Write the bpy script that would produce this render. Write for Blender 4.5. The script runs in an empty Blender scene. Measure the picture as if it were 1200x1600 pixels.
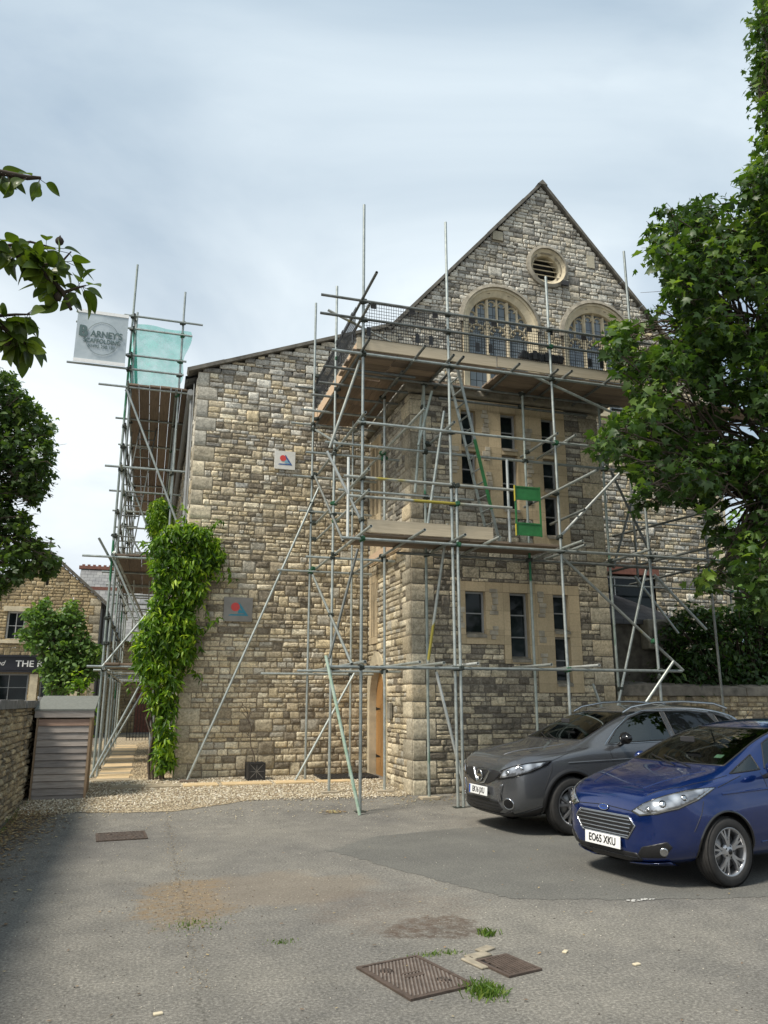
import bpy, bmesh, math, random
import numpy as np
from mathutils import Vector, Matrix
from mathutils.bvhtree import BVHTree
PI = math.pi
R = math.radians
sc = bpy.context.scene
col = sc.collection

# ------------------------------------------------------------------ camera
cam_d = bpy.data.cameras.new('camera'); cam = bpy.data.objects.new('camera', cam_d); col.objects.link(cam)
cam_d.sensor_fit = 'VERTICAL'; cam_d.sensor_height = 32.0; cam_d.lens = 32.0 * 1202 / 1600
cam_d.clip_start = 0.05; cam_d.clip_end = 2000
cam.location = (0, 0, 1.6)
cam.rotation_euler = (R(90 + 13.8), 0, R(-16.8))
sc.camera = cam

# ------------------------------------------------------------------ world and sun
SUN_AZ, SUN_EL = 250.0, 55.0           # compass degrees clockwise from +Y, elevation
w = bpy.data.worlds.new('World'); sc.world = w; w.use_nodes = True
nt = w.node_tree; nt.nodes.clear()
def N(t, **k):
    n = nt.nodes.new(t)
    for a, b in k.items(): setattr(n, a, b)
    return n
out = N('ShaderNodeOutputWorld'); bg = N('ShaderNodeBackground'); bg.inputs['Strength'].default_value = 0.1
sky = N('ShaderNodeTexSky', sky_type='NISHITA', sun_disc=False)
sky.sun_elevation = R(SUN_EL); sky.sun_rotation = R(SUN_AZ); sky.air_density = 1.0; sky.dust_density = 1.5; sky.ozone_density = 1.2
tc = N('ShaderNodeTexCoord'); sep = N('ShaderNodeSeparateXYZ'); nt.links.new(tc.outputs['Generated'], sep.inputs[0])
addz = N('ShaderNodeMath', operation='ADD'); nt.links.new(sep.outputs['Z'], addz.inputs[0]); addz.inputs[1].default_value = 0.22
dx = N('ShaderNodeMath', operation='DIVIDE'); dy = N('ShaderNodeMath', operation='DIVIDE')
nt.links.new(sep.outputs['X'], dx.inputs[0]); nt.links.new(addz.outputs[0], dx.inputs[1])
nt.links.new(sep.outputs['Y'], dy.inputs[0]); nt.links.new(addz.outputs[0], dy.inputs[1])
cmb = N('ShaderNodeCombineXYZ'); nt.links.new(dx.outputs[0], cmb.inputs[0]); nt.links.new(dy.outputs[0], cmb.inputs[1])
n1 = N('ShaderNodeTexNoise'); n1.inputs['Scale'].default_value = 1.15; n1.inputs['Detail'].default_value = 7; n1.inputs['Roughness'].default_value = 0.55; n1.inputs['Distortion'].default_value = 0.4
n2 = N('ShaderNodeTexNoise'); n2.inputs['Scale'].default_value = 1.0; n2.inputs['Detail'].default_value = 8; n2.inputs['Roughness'].default_value = 0.5; n2.inputs['Distortion'].default_value = 0.6
mp = N('ShaderNodeMapping'); mp.inputs['Location'].default_value = (3.1, 1.7, 0.4)
nt.links.new(cmb.outputs[0], n1.inputs['Vector']); nt.links.new(cmb.outputs[0], mp.inputs[0]); nt.links.new(mp.outputs[0], n2.inputs['Vector'])
# cloud cover
r1 = N('ShaderNodeValToRGB'); r1.color_ramp.elements[0].position = 0.28; r1.color_ramp.elements[0].color = (.55, .55, .55, 1); r1.color_ramp.elements[1].position = 0.46; r1.color_ramp.elements[1].color = (1, 1, 1, 1)
nt.links.new(n1.outputs['Fac'], r1.inputs[0])
# cloud tone: pale to slate grey
r2 = N('ShaderNodeValToRGB'); e = r2.color_ramp.elements
e[0].position = 0.36; e[0].color = (1.9, 2.65, 3.45, 1); e[1].position = 0.62; e[1].color = (5.2, 5.8, 6.15, 1)
nt.links.new(n2.outputs['Fac'], r2.inputs[0])
# brighter, whiter air towards the horizon and to the left (where the sun is)
gr = N('ShaderNodeMapRange'); gr.inputs['From Min'].default_value = 0.0; gr.inputs['From Max'].default_value = 0.75; gr.inputs['To Min'].default_value = 1.0; gr.inputs['To Max'].default_value = 0.0
nt.links.new(sep.outputs['Z'], gr.inputs['Value'])
lf = N('ShaderNodeMapRange'); lf.inputs['From Min'].default_value = -0.6; lf.inputs['From Max'].default_value = 0.75; lf.inputs['To Min'].default_value = 1.0; lf.inputs['To Max'].default_value = 0.0
nt.links.new(sep.outputs['X'], lf.inputs['Value'])
mul = N('ShaderNodeMath', operation='MULTIPLY'); nt.links.new(gr.outputs[0], mul.inputs[0]); nt.links.new(lf.outputs[0], mul.inputs[1])
mul2 = N('ShaderNodeMath', operation='MULTIPLY', use_clamp=True); nt.links.new(mul.outputs[0], mul2.inputs[0]); mul2.inputs[1].default_value = 1.15
mixh = N('ShaderNodeMixRGB'); nt.links.new(mul2.outputs[0], mixh.inputs['Fac']); nt.links.new(r2.outputs[0], mixh.inputs[1]); mixh.inputs[2].default_value = (6.2, 6.4, 6.5, 1)
mix = N('ShaderNodeMixRGB'); nt.links.new(r1.outputs[0], mix.inputs['Fac']); nt.links.new(sky.outputs[0], mix.inputs[1]); nt.links.new(mixh.outputs[0], mix.inputs[2])
nt.links.new(mix.outputs[0], bg.inputs['Color']); nt.links.new(bg.outputs[0], out.inputs[0])

sun_d = bpy.data.lights.new('sun', 'SUN'); sun = bpy.data.objects.new('sun', sun_d); col.objects.link(sun)
sun_d.energy = 2.9; sun_d.angle = R(13); sun_d.color = (1.0, 0.93, 0.82)
az = R(SUN_AZ); to_sun = Vector((math.sin(az) * math.cos(R(SUN_EL)), math.cos(az) * math.cos(R(SUN_EL)), math.sin(R(SUN_EL))))
sun.rotation_euler = to_sun.to_track_quat('Z', 'Y').to_euler(); sun.location = (-20, -10, 40)
sc.view_settings.view_transform = 'Standard'; sc.view_settings.look = 'None'
sc.view_settings.exposure = 0.82; sc.view_settings.gamma = 1.0; sc.view_settings.use_curve_mapping = False

# ------------------------------------------------------------------ helpers
def tag(o, label=None, cat=None, group=None, kind=None):
    if label: o['label'] = label
    if cat: o['category'] = cat
    if group: o['group'] = group
    if kind: o['kind'] = kind
    return o
def thing(name, label, cat, loc=(0, 0, 0), rz=0, group=None):
    o = bpy.data.objects.new(name, None); col.objects.link(o); o.empty_display_size = 0.2
    o.location = loc; o.rotation_euler = (0, 0, rz)
    return tag(o, label, cat, group)
def link(name, me, parent=None):
    o = bpy.data.objects.new(name, me); col.objects.link(o)
    if parent is not None: o.parent = parent
    return o
def copy_tree(o, parent=None):
    c = o.copy(); col.objects.link(c); c.parent = parent
    for ch in list(o.children): copy_tree(ch, c)
    return c

class MB:
    """collects geometry; build() links it as one mesh object"""
    def __init__(s): s.v = []; s.f = []; s.m = []; s.sm = []
    def add(s, vs, fs, mi=0, smooth=False):
        b = len(s.v); s.v += [tuple(v) for v in vs]; s.f += [[b + i for i in f] for f in fs]; s.m += [mi] * len(fs); s.sm += [smooth] * len(fs)
    def box(s, c, d, M=None, mi=0, bev=0.0):
        hx, hy, hz = d[0] / 2, d[1] / 2, d[2] / 2
        if bev <= 0:
            vs = [Vector((x, y, z)) for x in (-hx, hx) for y in (-hy, hy) for z in (-hz, hz)]
            fs = [(0, 1, 3, 2), (4, 6, 7, 5), (0, 4, 5, 1), (2, 3, 7, 6), (0, 2, 6, 4), (1, 5, 7, 3)]
        else:
            bm = bmesh.new(); bmesh.ops.create_cube(bm, size=1); 
            for v in bm.verts: v.co = Vector((v.co.x * d[0], v.co.y * d[1], v.co.z * d[2]))
            bmesh.ops.bevel(bm, geom=bm.edges[:], offset=bev, segments=2, affect='EDGES', profile=0.5)
            bm.verts.ensure_lookup_table(); vs = [v.co.copy() for v in bm.verts]; fs = [[v.index for v in f.verts] for f in bm.faces]; bm.free()
        if M is not None: vs = [M @ v for v in vs]
        c = Vector(c); s.add([v + c for v in vs], fs, mi)
    def bar(s, p, q, wd, ht, mi=0, up=(0, 0, 1)):
        p, q = Vector(p), Vector(q); a = (q - p).normalized(); u = Vector(up)
        if abs(a.dot(u)) > .99: u = Vector((1, 0, 0))
        x = a.cross(u).normalized() * wd / 2; y = x.cross(a).normalized() * ht / 2
        vs = [p + x + y, p - x + y, p - x - y, p + x - y, q + x + y, q - x + y, q - x - y, q + x - y]
        s.add(vs, [(0, 1, 2, 3), (7, 6, 5, 4), (0, 4, 5, 1), (1, 5, 6, 2), (2, 6, 7, 3), (3, 7, 4, 0)], mi)
    def tube(s, p, q, r, n=10, mi=0, r2=None, hollow=False):
        p, q = Vector(p), Vector(q); a = (q - p).normalized(); r2 = r if r2 is None else r2
        u = a.orthogonal().normalized(); v = a.cross(u)
        vs = []
        for c, rr in ((p, r), (q, r2)):
            for i in range(n):
                t = 2 * PI * i / n; vs.append(c + (u * math.cos(t) + v * math.sin(t)) * rr)
        s.add(vs, [(i, (i + 1) % n, n + (i + 1) % n, n + i) for i in range(n)], mi, True)
        if hollow:
            for c, sg, k in ((p, 1, 0), (q, -1, 1)):
                ring = vs[k * n:(k + 1) * n]; inn = [c + (x - c) * .8 for x in ring]; deep = [x + a * sg * .05 for x in inn]
                fr = [(i, (i + 1) % n, n + (i + 1) % n, n + i) for i in range(n)]
                s.add(ring + inn, fr, mi); s.add(inn + deep, fr, mi); s.add(deep, [tuple(range(n))], mi)
        else:
            s.add(vs[:n], [tuple(range(n))[::-1]], mi); s.add(vs[n:], [tuple(range(n))], mi)
    def path(s, pts, rad, n=8, mi=0):
        pts = [Vector(p) for p in pts]; rings = []; k = len(pts); u = None
        rad = [rad] * k if not hasattr(rad, '__len__') else rad
        for i, p in enumerate(pts):
            a = (pts[min(i + 1, k - 1)] - pts[max(i - 1, 0)]).normalized()
            u = a.orthogonal().normalized() if u is None else (u - a * u.dot(a)).normalized()
            v = a.cross(u); rings.append([p + (u * math.cos(2 * PI * j / n) + v * math.sin(2 * PI * j / n)) * rad[i] for j in range(n)])
        vs = [x for r_ in rings for x in r_]
        fs = [(i * n + j, i * n + (j + 1) % n, (i + 1) * n + (j + 1) % n, (i + 1) * n + j) for i in range(k - 1) for j in range(n)]
        s.add(vs, fs, mi, True); s.add(rings[0], [tuple(range(n))[::-1]], mi); s.add(rings[-1], [tuple(range(n))], mi)
    def prism(s, poly, y0, y1, mi=0, f=None):
        """poly of (a,b) extruded; f maps (a, depth, b) to a point"""
        f = f or (lambda a, d, b: (a, d, b)); n = len(poly)
        vs = [f(a, y0, b) for a, b in poly] + [f(a, y1, b) for a, b in poly]
        s.add(vs, [tuple(range(n)), tuple(range(2 * n - 1, n - 1, -1))] + [(i, i + n, (i + 1) % n + n, (i + 1) % n) for i in range(n)], mi)
    def lathe(s, prof, n=32, M=None, mi=0):
        vs = []
        for r_, h in prof:
            for i in range(n):
                t = 2 * PI * i / n; p = Vector((r_ * math.cos(t), h, r_ * math.sin(t))); vs.append(M @ p if M is not None else p)
        k = len(prof)
        s.add(vs, [(i * n + j, i * n + (j + 1) % n, (i + 1) * n + (j + 1) % n, (i + 1) * n + j) for i in range(k - 1) for j in range(n)], mi, True)
    def build(s, name, mats, parent=None):
        me = bpy.data.meshes.new(name); me.from_pydata([tuple(v) for v in s.v], [], s.f)
        for m in (mats if isinstance(mats, (list, tuple)) else [mats]): me.materials.append(m)
        me.polygons.foreach_set('material_index', s.m); me.polygons.foreach_set('use_smooth', s.sm); me.update()
        return link(name, me, parent)

def np_mesh(name, V, F, mats, colors=None, smooth=False, midx=None):
    """V (n,3), F (m,k) constant-size faces"""
    me = bpy.data.meshes.new(name); V = np.asarray(V, dtype=np.float32); F = np.asarray(F, dtype=np.int32)
    me.vertices.add(len(V)); me.vertices.foreach_set('co', V.ravel())
    me.loops.add(F.size); me.loops.foreach_set('vertex_index', F.ravel())
    me.polygons.add(len(F)); me.polygons.foreach_set('loop_start', np.arange(len(F), dtype=np.int32) * F.shape[1])
    for m in (mats if isinstance(mats, (list, tuple)) else [mats]): me.materials.append(m)
    if smooth: me.polygons.foreach_set('use_smooth', np.ones(len(F), dtype=bool))
    if midx is not None: me.polygons.foreach_set('material_index', np.asarray(midx, dtype=np.int32))
    if colors is not None:
        a = me.color_attributes.new('Col', 'FLOAT_COLOR', 'POINT'); c = np.ones((len(V), 4), dtype=np.float32); c[:, :3] = colors; a.data.foreach_set('color', c.ravel())
    me.update(calc_edges=True); me.validate()
    return me

def gz(x, y):
    """height of the ground"""
    t = min(max((y - 10.8) / 4.4, 0), 1); return 0.2 * (t * t * (3 - 2 * t) * .4 + t * .6)

# ------------------------------------------------------------------ materials
def new_mat(name):
    m = bpy.data.materials.new(name); m.use_nodes = True; n = m.node_tree; return m, n, n.nodes['Principled BSDF']
def lk(t, a, b): t.links.new(a, b)
def nd(t, ty, **k):
    x = t.nodes.new(ty)
    for a, b in k.items(): setattr(x, a, b)
    return x
def ramp(t, fac, stops):
    r_ = nd(t, 'ShaderNodeValToRGB'); el = r_.color_ramp.elements
    while len(el) < len(stops): el.new(0.5)
    for i, (p, c) in enumerate(stops): el[i].position = p; el[i].color = (*c, 1) if len(c) == 3 else c
    lk(t, fac, r_.inputs[0]); return r_.outputs[0]
def noise(t, scale, detail=4, rough=.55, vec=None, dist=0.0):
    n = nd(t, 'ShaderNodeTexNoise'); n.inputs['Scale'].default_value = scale; n.inputs['Detail'].default_value = detail; n.inputs['Roughness'].default_value = rough; n.inputs['Distortion'].default_value = dist
    if vec is not None: lk(t, vec, n.inputs['Vector'])
    return n.outputs['Fac']
def objco(t): return nd(t, 'ShaderNodeTexCoord').outputs['Object']
def geopos(t): return nd(t, 'ShaderNodeNewGeometry').outputs['Position']
def mixc(t, fac, a, b, mode='MIX'):
    m = nd(t, 'ShaderNodeMixRGB', blend_type=mode)
    for i, x in ((0, fac), (1, a), (2, b)):
        if isinstance(x, (int, float)): m.inputs[i].default_value = x
        elif isinstance(x, tuple): m.inputs[i].default_value = (*x, 1) if len(x) == 3 else x
        else: lk(t, x, m.inputs[i])
    return m.outputs[0]
def math_(t, op, a, b=None, clamp=False):
    m = nd(t, 'ShaderNodeMath', operation=op, use_clamp=clamp)
    for i, x in ((0, a), (1, b)):
        if x is None: continue
        if isinstance(x, (int, float)): m.inputs[i].default_value = x
        else: lk(t, x, m.inputs[i])
    return m.outputs[0]
def bump(t, p, h, strength=.3, dist=.01):
    b = nd(t, 'ShaderNodeBump'); b.inputs['Strength'].default_value = strength; b.inputs['Distance'].default_value = dist
    lk(t, h, b.inputs['Height']); lk(t, b.outputs[0], p.inputs['Normal'])
def simple(name, c, rough=.6, metal=0.0, var=.12, scale=12, coat=0, bmp=0, spec=None):
    m, t, p = new_mat(name); v = objco(t); n = noise(t, scale, 5, .6, v)
    lo = tuple(x * (1 - var) for x in c); hi = tuple(min(1, x * (1 + var)) for x in c)
    lk(t, ramp(t, n, [(.3, lo), (.7, hi)]), p.inputs['Base Color'])
    p.inputs['Roughness'].default_value = rough; p.inputs['Metallic'].default_value = metal; p.inputs['Coat Weight'].default_value = coat; p.inputs['Coat Roughness'].default_value = .03
    if spec is not None: p.inputs['Specular IOR Level'].default_value = spec
    if bmp: bump(t, p, noise(t, scale * 6, 4, .6, v), bmp, .005)
    return m
M = {}
def stone_mat(name, dark=.5, rough=.9, bmp=.6, stain=(.05, .045, .038), stain_pos=(.56, .70), sm=False):
    m, t, p = new_mat(name); g = geopos(t)
    a = nd(t, 'ShaderNodeVertexColor'); a.layer_name = 'Col'
    n1 = noise(t, 28, 6, .7, g); n2 = noise(t, 7, 6, .65, g, .3); n3 = noise(t, .9, 5, .6, g)
    c = mixc(t, 1.0, a.outputs[0], ramp(t, n1, [(.28, (.84, .83, .81) if sm else (.42, .40, .37)), (.70, (1.10, 1.09, 1.08) if sm else (1.38, 1.36, 1.30))]), 'MULTIPLY')
    c = mixc(t, ramp(t, noise(t, 11, 6, .7, g, .5), [(.56, (0, 0, 0)), (.68, (.10, .10, .10) if sm else (.45, .45, .45))]), c, (.55, .51, .42))
    mps = nd(t, 'ShaderNodeMapping'); mps.inputs['Scale'].default_value = (1.6, 1.6, .28); lk(t, g, mps.inputs[0]); c = mixc(t, 1, c, ramp(t, noise(t, 1.0, 6, .7, mps.outputs[0], .3), [(.36, (1.22, 1.23, 1.25)), (.56, (1.04, 1.05, 1.07)), (.74, (.62, .61, .59))]), 'MULTIPLY')
    f = math_(t, 'MULTIPLY', ramp(t, n2, [(stain_pos[0], (0, 0, 0)), (stain_pos[1], (1, 1, 1))]), dark)
    f = math_(t, 'MULTIPLY', f, ramp(t, n3, [(.35, (.35, .35, .35)), (.65, (1, 1, 1))]))
    lk(t, mixc(t, f, c, stain), p.inputs['Base Color']); p.inputs['Roughness'].default_value = rough; p.inputs['Specular IOR Level'].default_value = .25
    h = math_(t, 'ADD', n1, math_(t, 'MULTIPLY', n2, 1.5)); bump(t, p, h, bmp, .012)
    return m
M['rubble'] = stone_mat('rubble_stone', .75)
M['rubble_dark'] = stone_mat('shaded_weathered_stone', .85, stain_pos=(.52, .66))  # more heavily stained rubble; the bay's shade is put into its darker tone
M['ashlar'] = stone_mat('dressed_stone', .35, .85, .25, stain=(.10, .08, .055), stain_pos=(.58, .8), sm=True)
M['quoin'] = stone_mat('quoin_stone', .6, .88, .4, stain_pos=(.54, .72))
def mortar(name, a, b):
    m, t, p = new_mat(name); g = geopos(t)
    lk(t, ramp(t, noise(t, 22, 6, .7, g), [(.3, a), (.7, b)]), p.inputs['Base Color']); p.inputs['Roughness'].default_value = .95
    bump(t, p, noise(t, 60, 4, .7, g), .6, .01); return m
M['mortar'] = mortar('wall_mortar', (.17, .14, .10), (.34, .29, .21))
M['mortar_dark'] = mortar('dark_wall_mortar', (.10, .09, .07), (.22, .195, .155))  # darker mortar, on the bay front part of its painted shade
M['coping'] = simple('coping_stone', (.13, .12, .10), .9, var=.45, scale=6, bmp=.5)
M['limestone'] = simple('pale_limestone', (.55, .48, .34), .85, var=.22, scale=5, bmp=.3)
M['hood'] = simple('weathered_hood_stone', (.27, .245, .195), .9, var=.35, scale=7, bmp=.4)
def tube_mat(name, c, c2, metal=.55, rough=.42, band=None):
    m, t, p = new_mat(name); v = objco(t); oi = nd(t, 'ShaderNodeObjectInfo').outputs['Random']
    n = noise(t, 9, 6, .7, geopos(t)); cc = ramp(t, n, [(.3, c), (.72, c2)])
    cc = mixc(t, 1.0, cc, ramp(t, oi, [(0, (.72, .74, .74)), (1, (1.15, 1.15, 1.12))]), 'MULTIPLY')
    if band: cc = mixc(t, ramp(t, noise(t, .9, 2, .5, geopos(t)), [(.60, (0, 0, 0)), (.62, (1, 1, 1))]), cc, band)
    lk(t, cc, p.inputs['Base Color']); p.inputs['Metallic'].default_value = metal; p.inputs['Roughness'].default_value = rough
    bump(t, p, noise(t, 40, 4, .6, geopos(t)), .15, .002); return m
M['tube'] = tube_mat('galvanised_tube', (.27, .30, .29), (.50, .53, .51))
M['tube_dark'] = tube_mat('dark_tube', (.10, .11, .105), (.24, .25, .24), .4, .55)  # darker, rougher tube colour
M['tube_bright'] = tube_mat('bright_tube', (.45, .47, .46), (.66, .68, .66), .35, .4)
M['tube_green'] = tube_mat('green_banded_tube', (.24, .28, .25), (.42, .46, .43), .3, .5, (.03, .16, .07))
M['tube_yellow'] = tube_mat('yellow_banded_tube', (.25, .26, .24), (.42, .44, .41), .3, .5, (.36, .30, .05))
M['tube_lime'] = tube_mat('pale_green_tube', (.24, .40, .28), (.56, .63, .56), .15, .5)
M['coupler'] = simple('coupler_steel', (.055, .065, .055), .6, .5, var=.4, scale=30)
M['coupler_green'] = simple('coupler_green', (.02, .10, .045), .6, .2, var=.3, scale=30)
def wood_mat(name, a, b, sx=2, rough=.8, grain=(1.2, 22, 22)):
    m, t, p = new_mat(name); mpn = nd(t, 'ShaderNodeMapping'); mpn.inputs['Scale'].default_value = grain; lk(t, objco(t), mpn.inputs[0])
    n = noise(t, sx, 8, .65, mpn.outputs[0], .6); oi = nd(t, 'ShaderNodeObjectInfo').outputs['Random']
    c = mixc(t, 1.0, ramp(t, n, [(.25, a), (.75, b)]), ramp(t, oi, [(0, (.68, .68, .7)), (1, (1.25, 1.2, 1.15))]), 'MULTIPLY')
    lk(t, c, p.inputs['Base Color']); p.inputs['Roughness'].default_value = rough; p.inputs['Specular IOR Level'].default_value = .25; bump(t, p, n, .35, .004); return m
M['board'] = wood_mat('scaffold_board_wood', (.17, .13, .095), (.34, .275, .21))
M['board_y'] = wood_mat('scaffold_board_wood_long', (.16, .12, .09), (.32, .25, .19), grain=(22, 1.2, 22))
M['toe'] = wood_mat('toe_board_wood', (.38, .33, .24), (.54, .475, .36))
M['toe_side'] = wood_mat('toe_board_side_wood', (.42, .31, .21), (.58, .45, .32), grain=(22, 1.2, 22))
M['shed_wood'] = wood_mat('silvered_cladding', (.20, .175, .155), (.42, .385, .35), grain=(2, 20, 30))
M['shed_red'] = wood_mat('reddish_cladding', (.26, .165, .12), (.42, .30, .23), grain=(2, 20, 30))
M['shed_side'] = wood_mat('edge_timber', (.18, .125, .08), (.32, .24, .16), grain=(20, 20, 2))
M['felt'] = simple('shed_roof_felt', (.14, .147, .13), .95, var=.2, scale=25, bmp=.4)
M['door_wood'] = wood_mat('oak_door', (.38, .19, .065), (.62, .36, .14), grain=(18, 18, 1.2), rough=.55)
M['iron'] = simple('black_iron', (.015, .015, .015), .5, .6)
M['frame'] = simple('window_frame_paint', (.27, .28, .28), .5, var=.1)
M['white_frame'] = simple('white_window_frame', (.62, .62, .60), .5, var=.08)
m, t, p = new_mat('window_glass'); M['glass'] = m
lk(t, ramp(t, noise(t, 1.3, 3, .5, geopos(t)), [(.4, (.006, .009, .010)), (.65, (.020, .028, .030))]), p.inputs['Base Color']); p.inputs['Roughness'].default_value = .06; p.inputs['Specular IOR Level'].default_value = .22; bump(t, p, noise(t, 3, 2, .5, geopos(t)), .08, .02)
m, t, p = new_mat('leaded_glass'); M['leaded'] = m
br = nd(t, 'ShaderNodeTexBrick'); br.offset = 0; br.inputs['Scale'].default_value = 1; br.inputs['Brick Width'].default_value = .16; br.inputs['Row Height'].default_value = .22; br.inputs['Mortar Size'].default_value = .008
br.inputs['Color1'].default_value = (.14, .17, .20, 1); br.inputs['Color2'].default_value = (.20, .235, .26, 1); br.inputs['Mortar'].default_value = (.03, .03, .03, 1)
mpn = nd(t, 'ShaderNodeMapping'); mpn.inputs['Rotation'].default_value = (R(90), 0, 0); lk(t, geopos(t), mpn.inputs[0]); lk(t, mpn.outputs[0], br.inputs['Vector']); lk(t, br.outputs[0], p.inputs['Base Color']); p.inputs['Roughness'].default_value = .16
def slate_mat(name, a, b, scale=3.2, rot=(0, 0, 0)):
    m, t, p = new_mat(name); br = nd(t, 'ShaderNodeTexBrick'); br.inputs['Scale'].default_value = scale; br.inputs['Brick Width'].default_value = .9; br.inputs['Row Height'].default_value = .6; br.inputs['Mortar Size'].default_value = .025
    mpn = nd(t, 'ShaderNodeMapping'); mpn.inputs['Rotation'].default_value = rot; lk(t, nd(t, 'ShaderNodeTexCoord').outputs['Object'], mpn.inputs[0]); lk(t, mpn.outputs[0], br.inputs['Vector'])
    br.inputs['Color1'].default_value = (*a, 1); br.inputs['Color2'].default_value = (*b, 1); br.inputs['Mortar'].default_value = (a[0] * .3, a[1] * .3, a[2] * .3, 1)
    lk(t, mixc(t, 1, br.outputs[0], ramp(t, noise(t, 2, 5, .6, geopos(t)), [(.3, (.7, .7, .7)), (.7, (1.2, 1.2, 1.15))]), 'MULTIPLY'), p.inputs['Base Color']); p.inputs['Roughness'].default_value = .6
    bump(t, p, br.outputs['Fac'], -.4, .01); return m
M['slate'] = slate_mat('roof_slate', (.16, .17, .18), (.24, .245, .25))
M['slate_dark'] = slate_mat('dark_slate', (.05, .05, .055), (.09, .09, .10))
M['slate_x'] = slate_mat('roof_slate_steep', (.17, .175, .18), (.25, .25, .25), rot=(R(90), 0, 0))
M['ridge'] = simple('red_ridge_tile', (.20, .085, .06), .8, var=.3)
def leaf_mat(name, a, b, c, trans=.35, rough=.45):
    m, t, p = new_mat(name); at = nd(t, 'ShaderNodeVertexColor'); at.layer_name = 'Col'; s_ = nd(t, 'ShaderNodeSeparateColor'); lk(t, at.outputs[0], s_.inputs[0])
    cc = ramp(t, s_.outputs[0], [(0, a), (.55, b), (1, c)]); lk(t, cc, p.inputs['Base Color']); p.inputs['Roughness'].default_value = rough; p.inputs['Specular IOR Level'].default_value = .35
    tr = nd(t, 'ShaderNodeBsdfTranslucent'); lk(t, mixc(t, 1, cc, (1.5, 1.6, .5), 'MULTIPLY'), tr.inputs[0])
    mx = nd(t, 'ShaderNodeMixShader'); mx.inputs[0].default_value = trans; lk(t, p.outputs[0], mx.inputs[1]); lk(t, tr.outputs[0], mx.inputs[2])
    lk(t, mx.outputs[0], t.nodes['Material Output'].inputs[0]); return m
M['maple_leaf'] = leaf_mat('maple_leaf', (.026, .055, .014), (.05, .10, .02), (.17, .25, .045))
M['far_leaf'] = leaf_mat('dark_leaf', (.035, .068, .018), (.06, .11, .026), (.13, .19, .04))
M['wisteria_leaf'] = leaf_mat('climber_leaf', (.035, .085, .010), (.13, .25, .016), (.38, .50, .04), .42)
M['apple_leaf'] = leaf_mat('garden_tree_leaf', (.055, .11, .03), (.11, .20, .05), (.22, .33, .09))
M['pear_leaf'] = leaf_mat('glossy_leaf', (.04, .065, .012), (.075, .115, .018), (.17, .22, .035), .42, .35)
M['shrub_leaf'] = leaf_mat('shrub_leaf', (.018, .045, .012), (.032, .07, .016), (.07, .12, .025))
M['grass'] = leaf_mat('grass_blade', (.06, .12, .02), (.10, .18, .03), (.20, .26, .05))
M['bark'] = simple('bark', (.085, .065, .048), .95, var=.4, scale=14, bmp=.7)
M['twig'] = simple('dark_twig', (.045, .032, .022), .9, var=.3, scale=20)
M['black'] = simple('black_plastic', (.018, .018, .019), .55, var=.2)
M['white'] = simple('white_paint', (.78, .78, .76), .55, var=.06)
# ------------------------------------------------------------------ ground
rng = np.random.default_rng(4)
m, t, p = new_mat('asphalt'); M['asphalt'] = m
g = geopos(t); s_ = nd(t, 'ShaderNodeSeparateXYZ'); lk(t, g, s_.inputs[0])
fine = noise(t, 48, 9, .82, g); speck = noise(t, 190, 3, .6, g); big = noise(t, .55, 6, .6, g, .4); med = noise(t, 3.0, 6, .7, g)
c = ramp(t, fine, [(.30, (.062, .059, .053)), (.5, (.178, .171, .156)), (.70, (.40, .385, .35))])
c = mixc(t, 1, c, ramp(t, big, [(.3, (.78, .78, .79)), (.7, (1.2, 1.18, 1.12))]), 'MULTIPLY')
c = mixc(t, 1, c, ramp(t, med, [(.3, (.82, .82, .82)), (.7, (1.15, 1.14, 1.12))]), 'MULTIPLY')
def band(t, val, lo0, lo1, hi0, hi1):
    a = nd(t, 'ShaderNodeMapRange', interpolation_type='SMOOTHSTEP'); lk(t, val, a.inputs[0]); a.inputs[1].default_value = lo0; a.inputs[2].default_value = lo1
    b = nd(t, 'ShaderNodeMapRange', interpolation_type='SMOOTHSTEP'); lk(t, val, b.inputs[0]); b.inputs[1].default_value = hi0; b.inputs[2].default_value = hi1; b.inputs[3].default_value = 1; b.inputs[4].default_value = 0
    return math_(t, 'MULTIPLY', a.outputs[0], b.outputs[0])
wob = math_(t, 'MULTIPLY', math_(t, 'SUBTRACT', noise(t, 1.6, 6, .65, g), .5), 1.2)
wx = math_(t, 'ADD', s_.outputs[0], wob); wy = math_(t, 'ADD', s_.outputs[1], math_(t, 'MULTIPLY', wob, .8))
def spot(cx, cy, rx, ry):
    a = math_(t, 'DIVIDE', math_(t, 'SUBTRACT', wx, cx), rx); b = math_(t, 'DIVIDE', math_(t, 'SUBTRACT', wy, cy), ry)
    d = math_(t, 'ADD', math_(t, 'MULTIPLY', a, a), math_(t, 'MULTIPLY', b, b))
    r_ = nd(t, 'ShaderNodeMapRange', interpolation_type='SMOOTHSTEP'); lk(t, d, r_.inputs[0]); r_.inputs[1].default_value = 1.15; r_.inputs[2].default_value = .5; return r_.outputs[0]
mott = ramp(t, noise(t, 14, 6, .8, g), [(.40, (.08, .08, .08)), (.56, (1, 1, 1))])
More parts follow.
